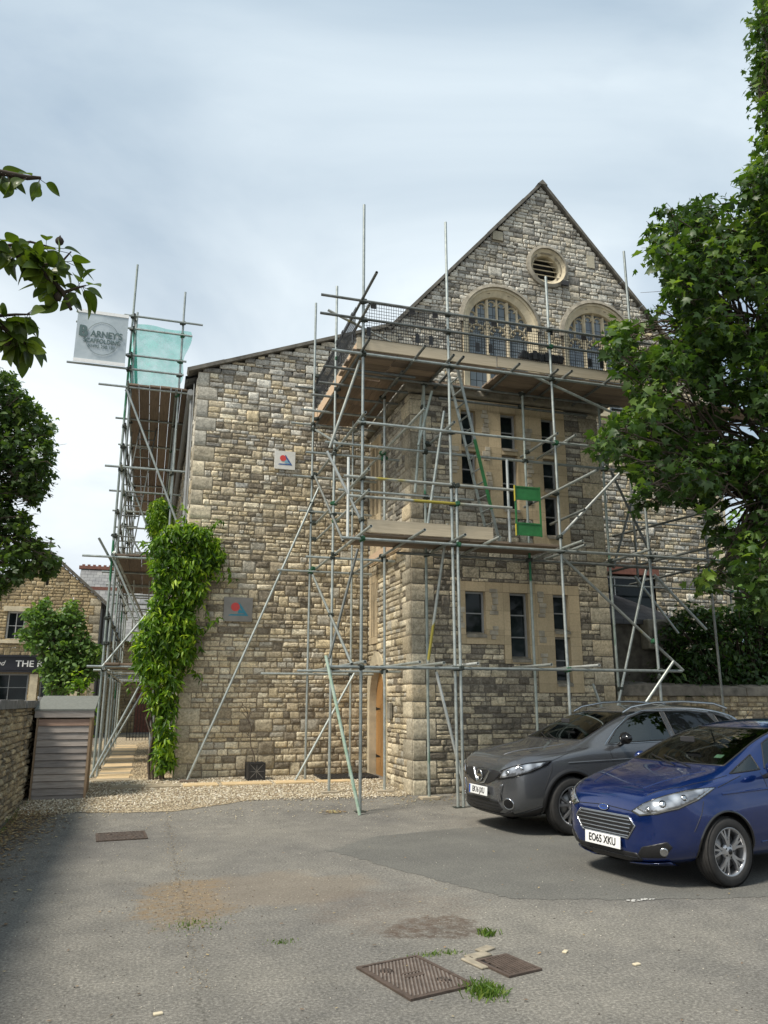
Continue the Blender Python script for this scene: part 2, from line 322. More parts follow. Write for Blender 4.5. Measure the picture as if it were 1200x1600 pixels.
# mossy, gritty patch in a dip, a rusty stain near the covers, brown dirt and painted wall shade along the left side
c = mixc(t, math_(t, 'MULTIPLY', math_(t, 'MULTIPLY', spot(.42, 7.1, .42, .85), mott), .75), c, (.22, .155, .085))
c = mixc(t, math_(t, 'MULTIPLY', spot(1.15, 7.3, 1.0, .7), .32), c, (.24, .185, .125))
c = mixc(t, math_(t, 'MULTIPLY', math_(t, 'MULTIPLY', spot(2.15, 5.75, .38, .32), mott), .75), c, (.075, .050, .036))
c = mixc(t, math_(t, 'MULTIPLY', math_(t, 'MULTIPLY', spot(2.0, 6.4, .75, .7), mott), .22), c, (.15, .10, .07))
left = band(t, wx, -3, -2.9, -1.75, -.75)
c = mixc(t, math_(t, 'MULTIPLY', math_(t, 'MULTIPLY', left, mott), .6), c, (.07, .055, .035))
# old seam running away from the camera
seam = band(t, math_(t, 'ADD', s_.outputs[0], math_(t, 'MULTIPLY', math_(t, 'SUBTRACT', noise(t, 2.4, 4, .7, g), .5), .22)), .395, .41, .415, .43)
c = mixc(t, math_(t, 'MULTIPLY', math_(t, 'MULTIPLY', seam, mott), .38), c, (.045, .042, .035))
c = mixc(t, ramp(t, speck, [(.70, (0, 0, 0)), (.76, (.65, .65, .65))]), c, (.42, .40, .36))
lk(t, c, p.inputs['Base Color']); p.inputs['Roughness'].default_value = .92; p.inputs['Specular IOR Level'].default_value = .2
bump(t, p, math_(t, 'ADD', fine, math_(t, 'MULTIPLY', med, 2)), .7, .012)

xs = np.concatenate([np.linspace(-400, -14, 8), np.linspace(-12, 16, 57), np.linspace(18, 400, 8)])
ys = np.concatenate([np.linspace(-60, -8, 5), np.linspace(-6, 18, 73), np.linspace(19, 60, 12), np.linspace(80, 600, 6)])
V = [(x, y, gz(x, y)) for y in ys for x in xs]; nx = len(xs)
F = [(j * nx + i, j * nx + i + 1, (j + 1) * nx + i + 1, (j + 1) * nx + i) for j in range(len(ys) - 1) for i in range(nx - 1)]
tag(link('car_park', np_mesh('car_park', V, F, M['asphalt'], smooth=True)), kind='structure')

# darker tarmac repair under the cars
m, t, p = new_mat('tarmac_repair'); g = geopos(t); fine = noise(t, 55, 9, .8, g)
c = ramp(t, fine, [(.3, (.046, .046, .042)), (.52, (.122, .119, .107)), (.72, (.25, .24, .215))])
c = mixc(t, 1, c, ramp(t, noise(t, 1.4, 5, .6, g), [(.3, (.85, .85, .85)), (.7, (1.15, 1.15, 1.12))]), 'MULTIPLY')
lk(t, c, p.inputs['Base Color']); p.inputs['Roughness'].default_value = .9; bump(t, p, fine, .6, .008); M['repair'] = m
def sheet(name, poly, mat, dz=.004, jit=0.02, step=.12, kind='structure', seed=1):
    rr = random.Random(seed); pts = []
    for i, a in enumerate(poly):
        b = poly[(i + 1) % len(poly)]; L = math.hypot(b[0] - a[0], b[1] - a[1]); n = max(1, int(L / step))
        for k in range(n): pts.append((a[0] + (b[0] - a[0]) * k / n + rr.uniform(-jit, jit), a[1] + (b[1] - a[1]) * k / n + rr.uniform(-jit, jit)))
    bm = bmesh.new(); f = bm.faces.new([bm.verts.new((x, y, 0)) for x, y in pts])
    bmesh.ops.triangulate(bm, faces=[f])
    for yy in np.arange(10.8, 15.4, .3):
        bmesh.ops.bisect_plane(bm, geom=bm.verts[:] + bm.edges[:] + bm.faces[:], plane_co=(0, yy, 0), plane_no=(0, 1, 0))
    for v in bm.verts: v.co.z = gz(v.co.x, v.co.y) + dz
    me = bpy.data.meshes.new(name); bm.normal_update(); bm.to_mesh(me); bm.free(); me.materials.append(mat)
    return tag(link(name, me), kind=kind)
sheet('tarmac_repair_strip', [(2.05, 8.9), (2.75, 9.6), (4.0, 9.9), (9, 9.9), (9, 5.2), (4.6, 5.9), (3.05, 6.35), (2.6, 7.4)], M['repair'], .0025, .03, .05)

# gravel bed along the building, down the alley
m, t, p = new_mat('gravel_bed'); g = geopos(t)
vo = nd(t, 'ShaderNodeTexVoronoi'); vo.inputs['Scale'].default_value = 42; lk(t, g, vo.inputs['Vector'])
c = ramp(t, nd(t, 'ShaderNodeSeparateColor').outputs[0], [(0, (.2, .2, .2)), (1, (1, 1, 1))])
sc_ = nd(t, 'ShaderNodeSeparateColor'); lk(t, vo.outputs['Color'], sc_.inputs[0])
c = ramp(t, sc_.outputs[0], [(0, (.22, .16, .09)), (.4, (.40, .32, .20)), (.8, (.52, .44, .30)), (1, (.62, .55, .42))])
c = mixc(t, ramp(t, vo.outputs['Distance'], [(.35, (0, 0, 0)), (.75, (1, 1, 1))]), c, (.09, .07, .045))
lk(t, c, p.inputs['Base Color']); p.inputs['Roughness'].default_value = .9; bump(t, p, vo.outputs['Distance'], -1.0, .02)
tag(sheet('gravel_bed', [(-1.7, 12.0), (-.9, 12.35), (-.2, 12.2), (.5, 12.15), (.9, 12.35), (1.6, 12.75), (2.3, 12.9), (3.3, 12.75), (4.2, 12.7), (4.34, 12.8), (4.34, 15.5), (.62, 15.5), (.6, 36), (-1.3, 36), (-1.6, 15)], m, .006, .035))
# loose pebbles: gravel nobody could count
def pebbles(name, n, sampler, cols, smin, smax, seed=0, dz=.008, kind='stuff'):
    rg = np.random.default_rng(seed)
    base = np.array([(1, 0, 0), (-1, 0, 0), (0, 1, 0), (0, -1, 0), (0, 0, 1), (0, 0, -1), (.62, .62, .3), (-.62, .62, .3), (.62, -.62, .3), (-.62, -.62, .3)])
    base = base[:6]; fc = np.array([(0, 2, 4), (2, 1, 4), (1, 3, 4), (3, 0, 4), (2, 0, 5), (1, 2, 5), (3, 1, 5), (0, 3, 5)])
    P = np.array([sampler(rg) for _ in range(n)]); S = rg.uniform(smin, smax, (n, 1, 1)) * rg.uniform(.6, 1.3, (n, 1, 3)); S[:, :, 2] *= .6
    th = rg.uniform(0, 2 * PI, n); c_, s2 = np.cos(th), np.sin(th)
    B = base[None] * S * (1 + rg.uniform(-.25, .25, (n, 6, 3)))
    X = B[:, :, 0] * c_[:, None] - B[:, :, 1] * s2[:, None]; Y = B[:, :, 0] * s2[:, None] + B[:, :, 1] * c_[:, None]
    Z = B[:, :, 2] + np.array([gz(a, b) for a, b in P])[:, None] + dz + S[:, :, 2] * .3
    V = np.stack([X + P[:, None, 0], Y + P[:, None, 1], Z], -1).reshape(-1, 3)
    F = (fc[None] + (np.arange(n) * 6)[:, None, None]).reshape(-1, 3)
    cc = np.array(cols)[rg.integers(0, len(cols), n)] * rg.uniform(.8, 1.15, (n, 1)); cc = np.repeat(cc, 6, 0)
    return tag(link(name, np_mesh(name, V, F, M['pebble'], cc)), kind=kind)
m, t, p = new_mat('pebble'); a_ = nd(t, 'ShaderNodeVertexColor'); a_.layer_name = 'Col'; lk(t, a_.outputs[0], p.inputs['Base Color']); p.inputs['Roughness'].default_value = .85; M['pebble'] = m
def gs(rg):
    while True:
        x, y = rg.uniform(-1.6, 4.3), rg.uniform(12.1, 15.4)
        e_ = 12.45 + .25 * math.sin(x * 1.5) * .5 + (.3 if x > 1.3 else 0)
        if y > e_ + rg.normal(0, .09): return (x, y)
pebbles('gravel', 13000, gs, [(.54, .47, .34), (.62, .55, .42), (.42, .35, .24), (.28, .22, .15), (.68, .63, .52)], .009, .021, 1)
pebbles('gravel_scatter', 260, lambda rg: (rg.uniform(-1.5, 4.5), 12.4 - abs(rg.normal(0, .55))), [(.5, .42, .28), (.6, .55, .42)], .006, .014, 2)
pebbles('alley_gravel', 2600, lambda rg: (rg.uniform(-.15, .6), 15.4 + 14 * rg.random() ** 2), [(.42, .34, .22), (.5, .42, .28), (.30, .23, .14)], .012, .026, 3)
pebbles('grit', 2600, lambda rg: (rg.uniform(-1.6, 4.5), rg.uniform(2.7, 11.5)), [(.5, .46, .38), (.25, .22, .18), (.07, .06, .05)], .002, .007, 5, .001)
def chip(rg):
    a = rg.random(); return (rg.normal(.45, .22), rg.normal(7.05, .45)) if a < .6 else (rg.normal(.42, .05), rg.uniform(5, 12))
pebbles('grit_patch', 900, chip, [(.45, .36, .22), (.3, .22, .13), (.16, .12, .08)], .003, .008, 6, .001)

# paving slabs
def slab(x0, x1, y0, y1, mat, label, seed, z=.018, group='buff paving slabs along the stone wall'):
    rr = random.Random(seed); mb = MB(); g0 = gz((x0 + x1) / 2, (y0 + y1) / 2)
    mb.box(((x0 + x1) / 2, (y0 + y1) / 2, g0 + z - .02), (x1 - x0, y1 - y0, .05), Matrix.Rotation(rr.uniform(-.012, .012), 3, 'Z'), bev=.006)
    return tag(mb.build('paving_slab', mat), label, 'paving slab', group)
M['slab'] = simple('buff_slab', (.52, .39, .22), .85, var=.16, scale=7, bmp=.3)
M['slab_old'] = simple('old_slab', (.30, .25, .17), .9, var=.25, scale=7, bmp=.4)
slx = [(-.45, .05, 'half buried dusty slab at the mouth of the alley'), (.12, .68, 'weathered slab beside the foot of the long raking tube'), (.73, 1.32, 'pale slab between the raking tube and the planter'), (1.40, 2.25, 'wide yellow slab just in front of the small planter'), (2.32, 3.02, 'yellow slab to the right of the planter'), (3.1, 3.72, 'yellow slab under the scaffold by the porch door')]
for i, (a, b, lb) in enumerate(slx):
    slab(a, b, 14.25, 14.72, M['slab'] if i > 1 else M['slab_old'], lb, i)
yy = 15.25; k = 0
while yy < 27:
    d = .46; slab(-.76, -.14 + random.Random(k).uniform(-.05, .03), yy, yy + d - .05, M['slab'] if k % 3 else M['slab_old'],
                  'worn buff slab in the stepping path down the alley', 40 + k, group='slabs of the alley path'); yy += d; k += 1
# dark door mat pit
mb = MB(); mb.box((3.75, 14.95, gz(3, 15) + .018), (1.1, .75, .03), bev=.004)
for i in range(14): mb.box((3.25 + i * .078, 14.95, gz(3, 15) + .036), (.02, .70, .012))
tag(mb.build('door_mat', M['black']), 'black rubber mat lying before the arched door', 'door mat')

# leaf litter
def litter(name, n, sampler, cols, smin, smax, seed):
    rg = np.random.default_rng(seed); b = np.array([(-1, 0, 0), (-.3, .45, .18), (.5, .35, .1), (1, 0, .25), (.4, -.4, .12), (-.4, -.42, .2)])
    P = np.array([sampler(rg) for _ in range(n)]); th = rg.uniform(0, 2 * PI, n); S = rg.uniform(smin, smax, n)
    c_, s2 = np.cos(th)[:, None], np.sin(th)[:, None]; B = np.repeat(b[None], n, 0) * S[:, None, None]; B[:, :, 2] *= rg.uniform(.2, 1.6, (n, 1))
    V = np.stack([B[:, :, 0] * c_ - B[:, :, 1] * s2 + P[:, None, 0], B[:, :, 0] * s2 + B[:, :, 1] * c_ + P[:, None, 1], B[:, :, 2] + np.array([gz(*q) for q in P])[:, None] + .008], -1).reshape(-1, 3)
    F = (np.array([0, 5, 4, 3, 2, 1])[None] + (np.arange(n) * 6)[:, None])
    cc = np.repeat(np.array(cols)[rg.integers(0, len(cols), n)] * rg.uniform(.7, 1.2, (n, 1)), 6, 0)
    return tag(link(name, np_mesh(name, V, F, M['pebble'], cc)), kind='stuff')
brown = [(.28, .17, .07), (.36, .26, .11), (.17, .10, .05), (.42, .33, .17), (.10, .07, .04)]
litter('leaf_litter', 2600, lambda rg: (-1.62 + abs(rg.normal(0, .28)), rg.uniform(4, 12.6) if rg.random() < .45 else 12.6 - abs(rg.normal(0, 1.3))), brown, .012, .03, 7)
litter('scattered_leaves', 170, lambda rg: (rg.uniform(-1.2, 5), rg.uniform(3, 12)), brown, .008, .018, 8)
litter('drift_of_leaves', 420, lambda rg: (4.6 + rg.normal(0, .55), 12.35 + rg.normal(0, .18)) if rg.random() < .6 else (2.72 + rg.normal(0, .09), 11.6 + rg.normal(0, .06)), brown + [(.34, .34, .14)], .010, .026, 9)

# iron covers
M['cover'] = simple('rusty_cast_iron', (.105, .078, .062), .75, .35, var=.3, scale=16, bmp=.5)
M['cover_worn'] = simple('worn_cast_iron', (.22, .185, .16), .6, .4, var=.3, scale=16)
M['concrete'] = simple('old_concrete', (.27, .235, .175), .95, var=.25, scale=14, bmp=.5)
def cover(name, label, c, a, b, rot, nb=18, grate=False):
    t_ = thing(name, label, 'drain cover', (c[0], c[1], gz(*c) + .004), rot); f = MB()
    for s1 in (-1, 1):
        f.box((s1 * (a / 2 - .012), 0, .004), (.024, b, .012)); f.box((0, s1 * (b / 2 - .012), .0042), (a - .05, .024, .012))
    f.build('rim', M['cover'], t_)
    if grate:
        mb = MB()
        for i in range(9): mb.bar((-a / 2 + .04 + i * (a - .08) / 8, -b / 2 + .02, .004), (-a / 2 + .04 + i * (a - .08) / 8 + .03, b / 2 - .02, .004), .014, .010)
        for i in range(3): mb.bar((-a / 2 + .02, -b / 4 + i * b / 4, .004), (a / 2 - .02, -b / 4 + i * b / 4, .004), .012, .008)
        mb.build('grate', M['cover'], t_); k_ = MB(); k_.box((0, 0, -.0015), (a - .05, b - .05, .004)); k_.build('sump', M['black'], t_)
    else:
        mb = MB(); mb.box((0, 0, .002), (a - .05, b - .05, .005)); 
        n = nb
        for i in range(-n, n + 1):
            x0 = i * a / n * 1.0; pts = []
            for sgn in (1,):
                # raised diagonal ribs clipped to the plate
                lo, hi = -b / 2 + .035, b / 2 - .035; y0, y1 = lo, hi; xa, xb = x0 + y0 * .55, x0 + y1 * .55; L = a / 2 - .035
                def cl(x, y): return x
                if xa < -L: y0 += (-L - xa) / .55; xa = -L
                if xb > L: y1 -= (xb - L) / .55; xb = L
                if y1 - y0 > .03: mb.bar((xa, y0, .0070), (xb, y1, .0070), .010, .007, mi=1)
        mb.box((0, 0, .0085), (a * .28, b * .07, .007)); mb.box((0, b * .08, .0085), (a * .28, b * .03, .007))
        for s1 in (-1, 1): mb.lathe([(.001, 0), (.045, 0), (.045, -.004)], 16, Matrix.Translation((s1 * a * .24, s1 * -b * .24, .0105)) @ Matrix.Rotation(R(90), 4, 'X'))
        mb.build('plate', [M['cover'], M['cover_worn']], t_)
    return t_
cover('manhole_cover', 'large rusty ribbed manhole cover in the foreground tarmac', (1.65, 4.84), .45, .62, R(14))
cover('drain_grate', 'small slotted iron grate with a lump of concrete at its corner', (2.27, 4.86), .26, .34, R(14), grate=True)
cover('access_cover', 'worn oblong iron cover in the tarmac near the timber store', (-.16, 10.5), .58, .58, R(4), 12)
mb = MB()
for i, (x, y, a, b, rz_) in enumerate(((2.10, 4.96, .08, .22, .25), (2.17, 5.09, .17, .09, .3), (2.27, 5.2, .13, .08, .5))):
    mb.box((x, y, .006), (a, b, .014), Matrix.Rotation(rz_, 3, 'Z'), bev=.008)
tag(mb.build('concrete_haunching', M['concrete']), 'crumbling concrete lump at the corner of the small drain grate', 'concrete')
def tuft(name, label, c, n, r, h, seed):
    rg = np.random.default_rng(seed); V = []; F = []
    for i in range(n):
        x, y = c[0] + rg.normal(0, r[0]), c[1] + rg.normal(0, r[1]); th = rg.uniform(0, 2 * PI); w_ = .0035; hh = h * rg.uniform(.4, 1); lx, ly = rg.normal(0, .35, 2) * hh
        b = len(V); dx_, dy_ = math.cos(th) * w_, math.sin(th) * w_; z = gz(x, y)
        V += [(x - dx_, y - dy_, z), (x + dx_, y + dy_, z), (x + lx * .6 + dx_ * .6, y + ly * .6 + dy_ * .6, z + hh * .7), (x + lx * 1.3, y + ly * 1.3, z + hh)]; F.append((b, b + 1, b + 2, b + 3))
    cc = np.repeat(rg.random((n, 1)), 4, 0) * np.ones((1, 3))
    return tag(link(name, np_mesh(name, V, F, M['grass'], cc)), label, 'grass', kind='stuff')
tuft('grass_tuft', 'grass growing between the two covers', (1.96, 4.50), 620, (.05, .06), .045, 1)
tuft('grass_tuft', 'grass tuft beside the grate', (2.42, 5.5), 120, (.035, .03), .05, 2)
tuft('grass_tuft', 'moss at the far edge of the manhole cover', (1.92, 5.2), 140, (.09, .025), .025, 3)
tuft('grass_tuft', 'grass in the gritty dip', (.48, 6.35), 160, (.10, .10), .022, 4)
tuft('grass_tuft', 'grass in the worn tarmac', (1.02, 5.75), 70, (.06, .03), .02, 5)
tuft('grass_tuft', 'weeds at the foot of the left wall', (-1.6, 9.5), 500, (.03, 2.2), .05, 6)
M['marking'] = simple('worn_white_paint', (.50, .49, .46), .8, var=.3, scale=60)
mb = MB()
for i in range(9):
    rr = random.Random(i); mb.box((3.92 + i * .028, 6.02 + rr.uniform(-.02, .02), .0075), (rr.uniform(.012, .03), rr.uniform(.012, .05), .002), Matrix.Rotation(rr.uniform(-1, 1), 3, 'Z'))
tag(mb.build('paint_marking', M['marking']), kind='structure')
for (x, y) in ((3.05, 4.65), (2.75, 5.0), (.18, 4.7)):
    mb = MB(); rr = random.Random(int(x * 100)); mb.box((0, 0, 0), (.05, .03, .012), Matrix.Rotation(rr.random(), 3, 'Z'), bev=.005)
    o = mb.build('stone_chip', M['limestone']); o.location = (x, y, .006); tag(o, {3.05: 'pale stone chip lying on the right foreground tarmac', 2.75: 'pale stone chip on tarmac right of the drain grate', .18: 'small pale chip on the left foreground tarmac'}[x], 'stone')
# ------------------------------------------------------------------ stone masonry
PAL_G = [(.64, .56, .41), (.56, .49, .355), (.48, .41, .29), (.41, .35, .25), (.70, .63, .48), (.34, .29, .21), (.58, .49, .33), (.22, .19, .145), (.52, .45, .33), (.47, .44, .37)]
PAL_TOP = [(.52, .505, .46), (.44, .425, .385), (.60, .58, .52), (.35, .34, .31), (.50, .46, .38), (.23, .22, .20)]
PAL_BAY = [(.52, .455, .33), (.43, .38, .28), (.36, .32, .245), (.58, .51, .38), (.27, .24, .19), (.18, .16, .13)]  # darker stone colours that carry the shade on the bay front
PAL_BAYUP = [(.37, .35, .30), (.44, .41, .34), (.28, .26, .225), (.50, .46, .38), (.18, .17, .15)]
PAL_Q = [(.46, .41, .31), (.54, .48, .36), (.38, .34, .26), (.47, .40, .28), (.32, .29, .225)]
PAL_QTOP = [(.46, .44, .38), (.52, .49, .42), (.40, .385, .34)]
def courses(z0, z1, seed, lo=.065, hi=.14):
    r_ = random.Random(seed); z = [z0]
    while z[-1] < z1 - .05: z.append(z[-1] + r_.uniform(lo, hi))
    z[-1] = z1; return z
SU = np.array([0, .05, .2, .4, .6, .8, .95, 1.0]); TV = np.array([0, .10, .36, .66, .90, 1.0])
def masonry(name, O, U, Nn, zs, lo, hi, blocks, pal, seed, mats, parent, quoins='', qpal=PAL_Q, clamp=None, minw=.10, maxw=.38, proj=(.006, .028), qz=.27, qw=(.42, .24)):
    """coursed rubble: every stone is a rough raised block over a mortar face. O origin, U along, Nn outward; zs = course heights"""
    rr = random.Random(seed); rg = np.random.default_rng(seed); O = np.array(O, float); U = np.array(U, float); Nn = np.array(Nn, float)
    st = []; bk = []
    qtop = zs[0]; qi = 0; qL = []; 
    groups = []; g0 = zs[0]
    for z in zs[1:]:
        if z - g0 >= qz or z == zs[-1]: groups.append((g0, z)); g0 = z
    for (a, b) in groups:
        qi += 1; zm = (a + b) / 2; w_ = qw[qi % 2]; w2 = qw[(qi + 1) % 2]
        if 'L' in quoins and lo(zm) <= lo(zs[0]) + .02: qL.append((lo(zm), lo(zm) + w_, a, b))
        if 'R' in quoins and hi(zm) >= hi(zs[0]) - .02: qL.append((hi(zm) - w2, hi(zm), a, b))
    carry = []
    for k in range(len(zs) - 1):
        a, b = zs[k], zs[k + 1]; zm = (a + b) / 2; x0, x1 = lo(zm), hi(zm)
        blk = list(carry); hole = []; carry = []; zn = zs[k + 2] if k + 2 < len(zs) else None
        for bl in blocks:
            iv = bl[0](zm)
            if iv: (hole if bl[1] else blk).append(iv)
        qb = [(q[0], q[1]) for q in qL if q[2] <= zm <= q[3]]
        def cut(ivs, cuts):
            for c0, c1 in cuts:
                nn = []
                for s, e in ivs:
                    if c1 <= s or c0 >= e: nn.append((s, e)); continue
                    if c0 > s: nn.append((s, c0))
                    if c1 < e: nn.append((c1, e))
                ivs = nn
            return ivs
        for s, e in cut([(x0, x1)], hole): bk.append((s, e, a, b))
        for s, e in cut([(x0, x1)], hole + blk + qb):
            if e - s < .03: continue
            x = s
            while x < e - .001:
                w_ = rr.uniform(minw, maxw) * (1 if b - a > .11 else .85)
                if e - (x + w_) < minw * .7: w_ = e - x
                p_ = pal(zm, x) if callable(pal) else pal; tp = b
                if zn and rr.random() < .09 and .12 < w_ < .45 and x > s and x + w_ < e - .01:
                    zq = (b + zn) / 2; free = all(not (bl[0](zq) and bl[0](zq)[0] < x + w_ and bl[0](zq)[1] > x) for bl in blocks) and lo(zq) < x - .5 and hi(zq) > x + w_ + .5
                    if free: tp = zn; carry.append((x, x + w_))
                st.append((x, min(x + w_, e), a, tp, rr.uniform(*proj), p_[rr.randrange(len(p_))], 0)); x += w_
    for q in qL:
        p_ = qpal(q[2], q[0]) if callable(qpal) else qpal
        st.append((q[0], q[1], q[2], q[3], .018, p_[rr.randrange(len(p_))], 1))
    n = len(st); A = np.array([s[:5] for s in st]); Q = np.array([s[6] for s in st])
    gap = np.where(Q == 1, .003, rg.uniform(.004, .009, n))
    s_, t_ = np.meshgrid(SU, TV, indexing='ij'); s_ = s_.ravel(); t_ = t_.ravel(); m_ = len(s_)
    W = (A[:, 1] - A[:, 0] - 2 * gap)[:, None]; H = (A[:, 3] - A[:, 2] - 2 * gap)[:, None]
    X = A[:, 0:1] + gap[:, None] + W * s_; Z = A[:, 2:3] + gap[:, None] + H * t_
    edge = (s_ == 0) | (s_ == 1) | (t_ == 0) | (t_ == 1)
    rough = np.where(Q == 1, .10, 1.0)[:, None]
    D = np.where(edge, -.004, A[:, 4:5] * (1 + rg.uniform(-.6, .5, (n, m_)) * rough))
    corner = ((s_ == 0) | (s_ == 1)) & ((t_ == 0) | (t_ == 1))
    # a few stones come out wavy on their edges
    X = X + np.where(edge, rg.uniform(-.009, .009, (n, m_)), rg.uniform(-.006, .006, (n, m_))) * rough
    Z = Z + np.where(edge, rg.uniform(-.008, .007, (n, m_)), rg.uniform(-.004, .004, (n, m_))) * rough
    X = np.where(corner & (rough > .5), X + (0.5 - s_) * 2 * rg.uniform(0, .014, (n, m_)), X)
    X = np.where(Q[:, None] == 1, np.where(s_ < .3, A[:, 0:1] + .004 + s_ * .05, np.where(s_ > .7, A[:, 1:2] - .004 - (1 - s_) * .05, X)), X)
    if clamp is not None: X, Z = clamp(X, Z)
    V = O + X[..., None] * U + D[..., None] * Nn; V[..., 2] += Z
    V = V.reshape(-1, 3); i5 = len(TV)
    f = np.array([(i * i5 + j, (i + 1) * i5 + j, (i + 1) * i5 + j + 1, i * i5 + j + 1) for i in range(len(SU) - 1) for j in range(i5 - 1)])
    if np.dot(np.cross(U, [0, 0, 1]), Nn) < 0: f = f[:, ::-1]
    F = (f[None] + (np.arange(n) * m_)[:, None, None]).reshape(-1, 4)
    C = np.repeat(np.array([s[5] for s in st]) * rg.uniform(.85, 1.15, (n, 1)), m_, 0)
    mi = np.repeat(np.where(Q == 1, 2, 0), len(f))
    # backing
    bV = []; 
    for (s, e, a, b) in bk:
        q = np.array([[s, a], [e, a], [e, b], [s, b]], float); xx, zz = q[:, 0], q[:, 1]
        if clamp is not None: xx, zz = clamp(xx, zz)
        P = O + xx[:, None] * U; P[:, 2] += zz; bV.append(P if np.dot(np.cross(U, [0, 0, 1]), Nn) > 0 else P[::-1])
    bV = np.concatenate(bV); bF = np.arange(len(bV)).reshape(-1, 4) + len(V)
    V = np.concatenate([V, bV]); F = np.concatenate([F, bF]); C = np.concatenate([C, np.full((len(bV), 3), .2)]); mi = np.concatenate([mi, np.full(len(bF), 1)])
    return link(name, np_mesh(name, V, F, mats, C, midx=mi), parent)
def rect(x0, x1, z0, z1, hole=False): return ((lambda z: (x0, x1) if z0 < z < z1 else None), hole)
def circ(cx, cz, r, z0=None, hole=False):
    def f(z):
        if z < cz and z0 is not None: return (cx - r, cx + r) if z > z0 else None
        d = r * r - (z - cz) ** 2
        return (cx - math.sqrt(d), cx + math.sqrt(d)) if d > 0 else None
    return (f, hole)
def ashlar(name, O, U, Nn, rects, holes, parent, seed=0, proud=.03, depth=.2, base=(.45, .345, .20), joints=True):
    rr = random.Random(seed); O = Vector(O); U = Vector(U); Nn = Vector(Nn)
    xs = sorted({v for r_ in rects + holes for v in r_[:2]}); zs = sorted({v for r_ in rects + holes for v in r_[2:]})
    if joints:
        def split(a, mx):
            o = [a[0]]
            for b in a[1:]:
                k = max(1, round((b - o[-1]) / mx)); s = o[-1]
                for i in range(1, k + 1): o.append(s + (b - s) * i / k)
            return o
        xs = split(xs, .5); zs = split(zs, .34)
    def inr(x, z, L): return any(r_[0] < x < r_[1] and r_[2] < z < r_[3] for r_ in L)
    V = []; F = []; C = []
    def quad(ps, c):
        b = len(V); V.extend(ps); F.append((b, b + 1, b + 2, b + 3)); C.extend([c] * 4)
    solid = {}
    for i in range(len(xs) - 1):
        for j in range(len(zs) - 1):
            x, z = (xs[i] + xs[i + 1]) / 2, (zs[j] + zs[j + 1]) / 2; solid[i, j] = inr(x, z, rects) and not inr(x, z, holes)
    P = lambda x, d, z: tuple(O + U * x + Nn * d + Vector((0, 0, z)))
    flip = U.cross(Vector((0, 0, 1))).dot(Nn) < 0
    for (i, j), s in solid.items():
        if not s: continue
        x0, x1, z0, z1 = xs[i], xs[i + 1], zs[j], zs[j + 1]; k = rr.uniform(.86, 1.1); c = tuple(b_ * k for b_ in base)
        e = .0015; quad([P(x0 + e, proud, z0 + e), P(x1 - e, proud, z0 + e), P(x1 - e, proud, z1 - e), P(x0 + e, proud, z1 - e)][::-1 if flip else 1], c)
        for (di, dj, a, b) in ((-1, 0, (x0, z1), (x0, z0)), (1, 0, (x1, z0), (x1, z1)), (0, -1, (x0, z0), (x1, z0)), (0, 1, (x1, z1), (x0, z1))):
            if solid.get((i + di, j + dj)): continue
            xm, zm = (x0 + x1) / 2 + di * .01 + di * (x1 - x0) / 2, (z0 + z1) / 2 + dj * .01 + dj * (z1 - z0) / 2
            dd = -depth if inr(xm, zm, holes) else -.01
            quad([P(a[0], proud, a[1]), P(a[0], dd, a[1]), P(b[0], dd, b[1]), P(b[0], proud, b[1])], tuple(v * .95 for v in c))
    # backing a hair behind, so that joints read as fine dark lines
    for (i, j), s in solid.items():
        if s: quad([P(xs[i], proud - .003, zs[j]), P(xs[i + 1], proud - .003, zs[j]), P(xs[i + 1], proud - .003, zs[j + 1]), P(xs[i], proud - .003, zs[j + 1])][::-1 if flip else 1], (.13, .10, .065))
    return link(name, np_mesh(name, V, F, M['ashlar'], C), parent)

def window(parent, f, x0, x1, z0, z1, bars, d=-.12, fm='frame', gm='glass', fw=.035, name='window', vb=()):
    """timber/metal frame with glazing bars; f(x, depth, z) -> point. sill, frame and pane are its pieces"""
    mb = MB()
    def bx(a, b, c, e, dd0, dd1):
        vs = [f(x, y, z) for x in (a, b) for y in (dd0, dd1) for z in (c, e)]
        mb.add(vs, [(0, 1, 3, 2), (4, 6, 7, 5), (0, 4, 5, 1), (2, 3, 7, 6), (0, 2, 6, 4), (1, 5, 7, 3)])
    bx(x0, x0 + fw, z0, z1, d, d + .05); bx(x1 - fw, x1, z0, z1, d, d + .05); bx(x0 + fw, x1 - fw, z0, z0 + fw, d, d + .048); bx(x0 + fw, x1 - fw, z1 - fw, z1, d, d + .048)
    for zb in bars: bx(x0 + fw, x1 - fw, zb - .011, zb + .011, d + .01, d + .04)
    for xb in vb: bx(xb - .014, xb + .014, z0 + fw, z1 - fw, d + .01, d + .041)
    o = mb.build(name, M[fm], parent); g_ = MB(); g_.add([f(x0 + .01, d + .015, z0 + .01), f(x1 - .01, d + .015, z0 + .01), f(x1 - .01, d + .015, z1 - .01), f(x0 + .01, d + .015, z1 - .01)], [(0, 1, 2, 3)])
    g_.build('pane', M[gm], o); return o

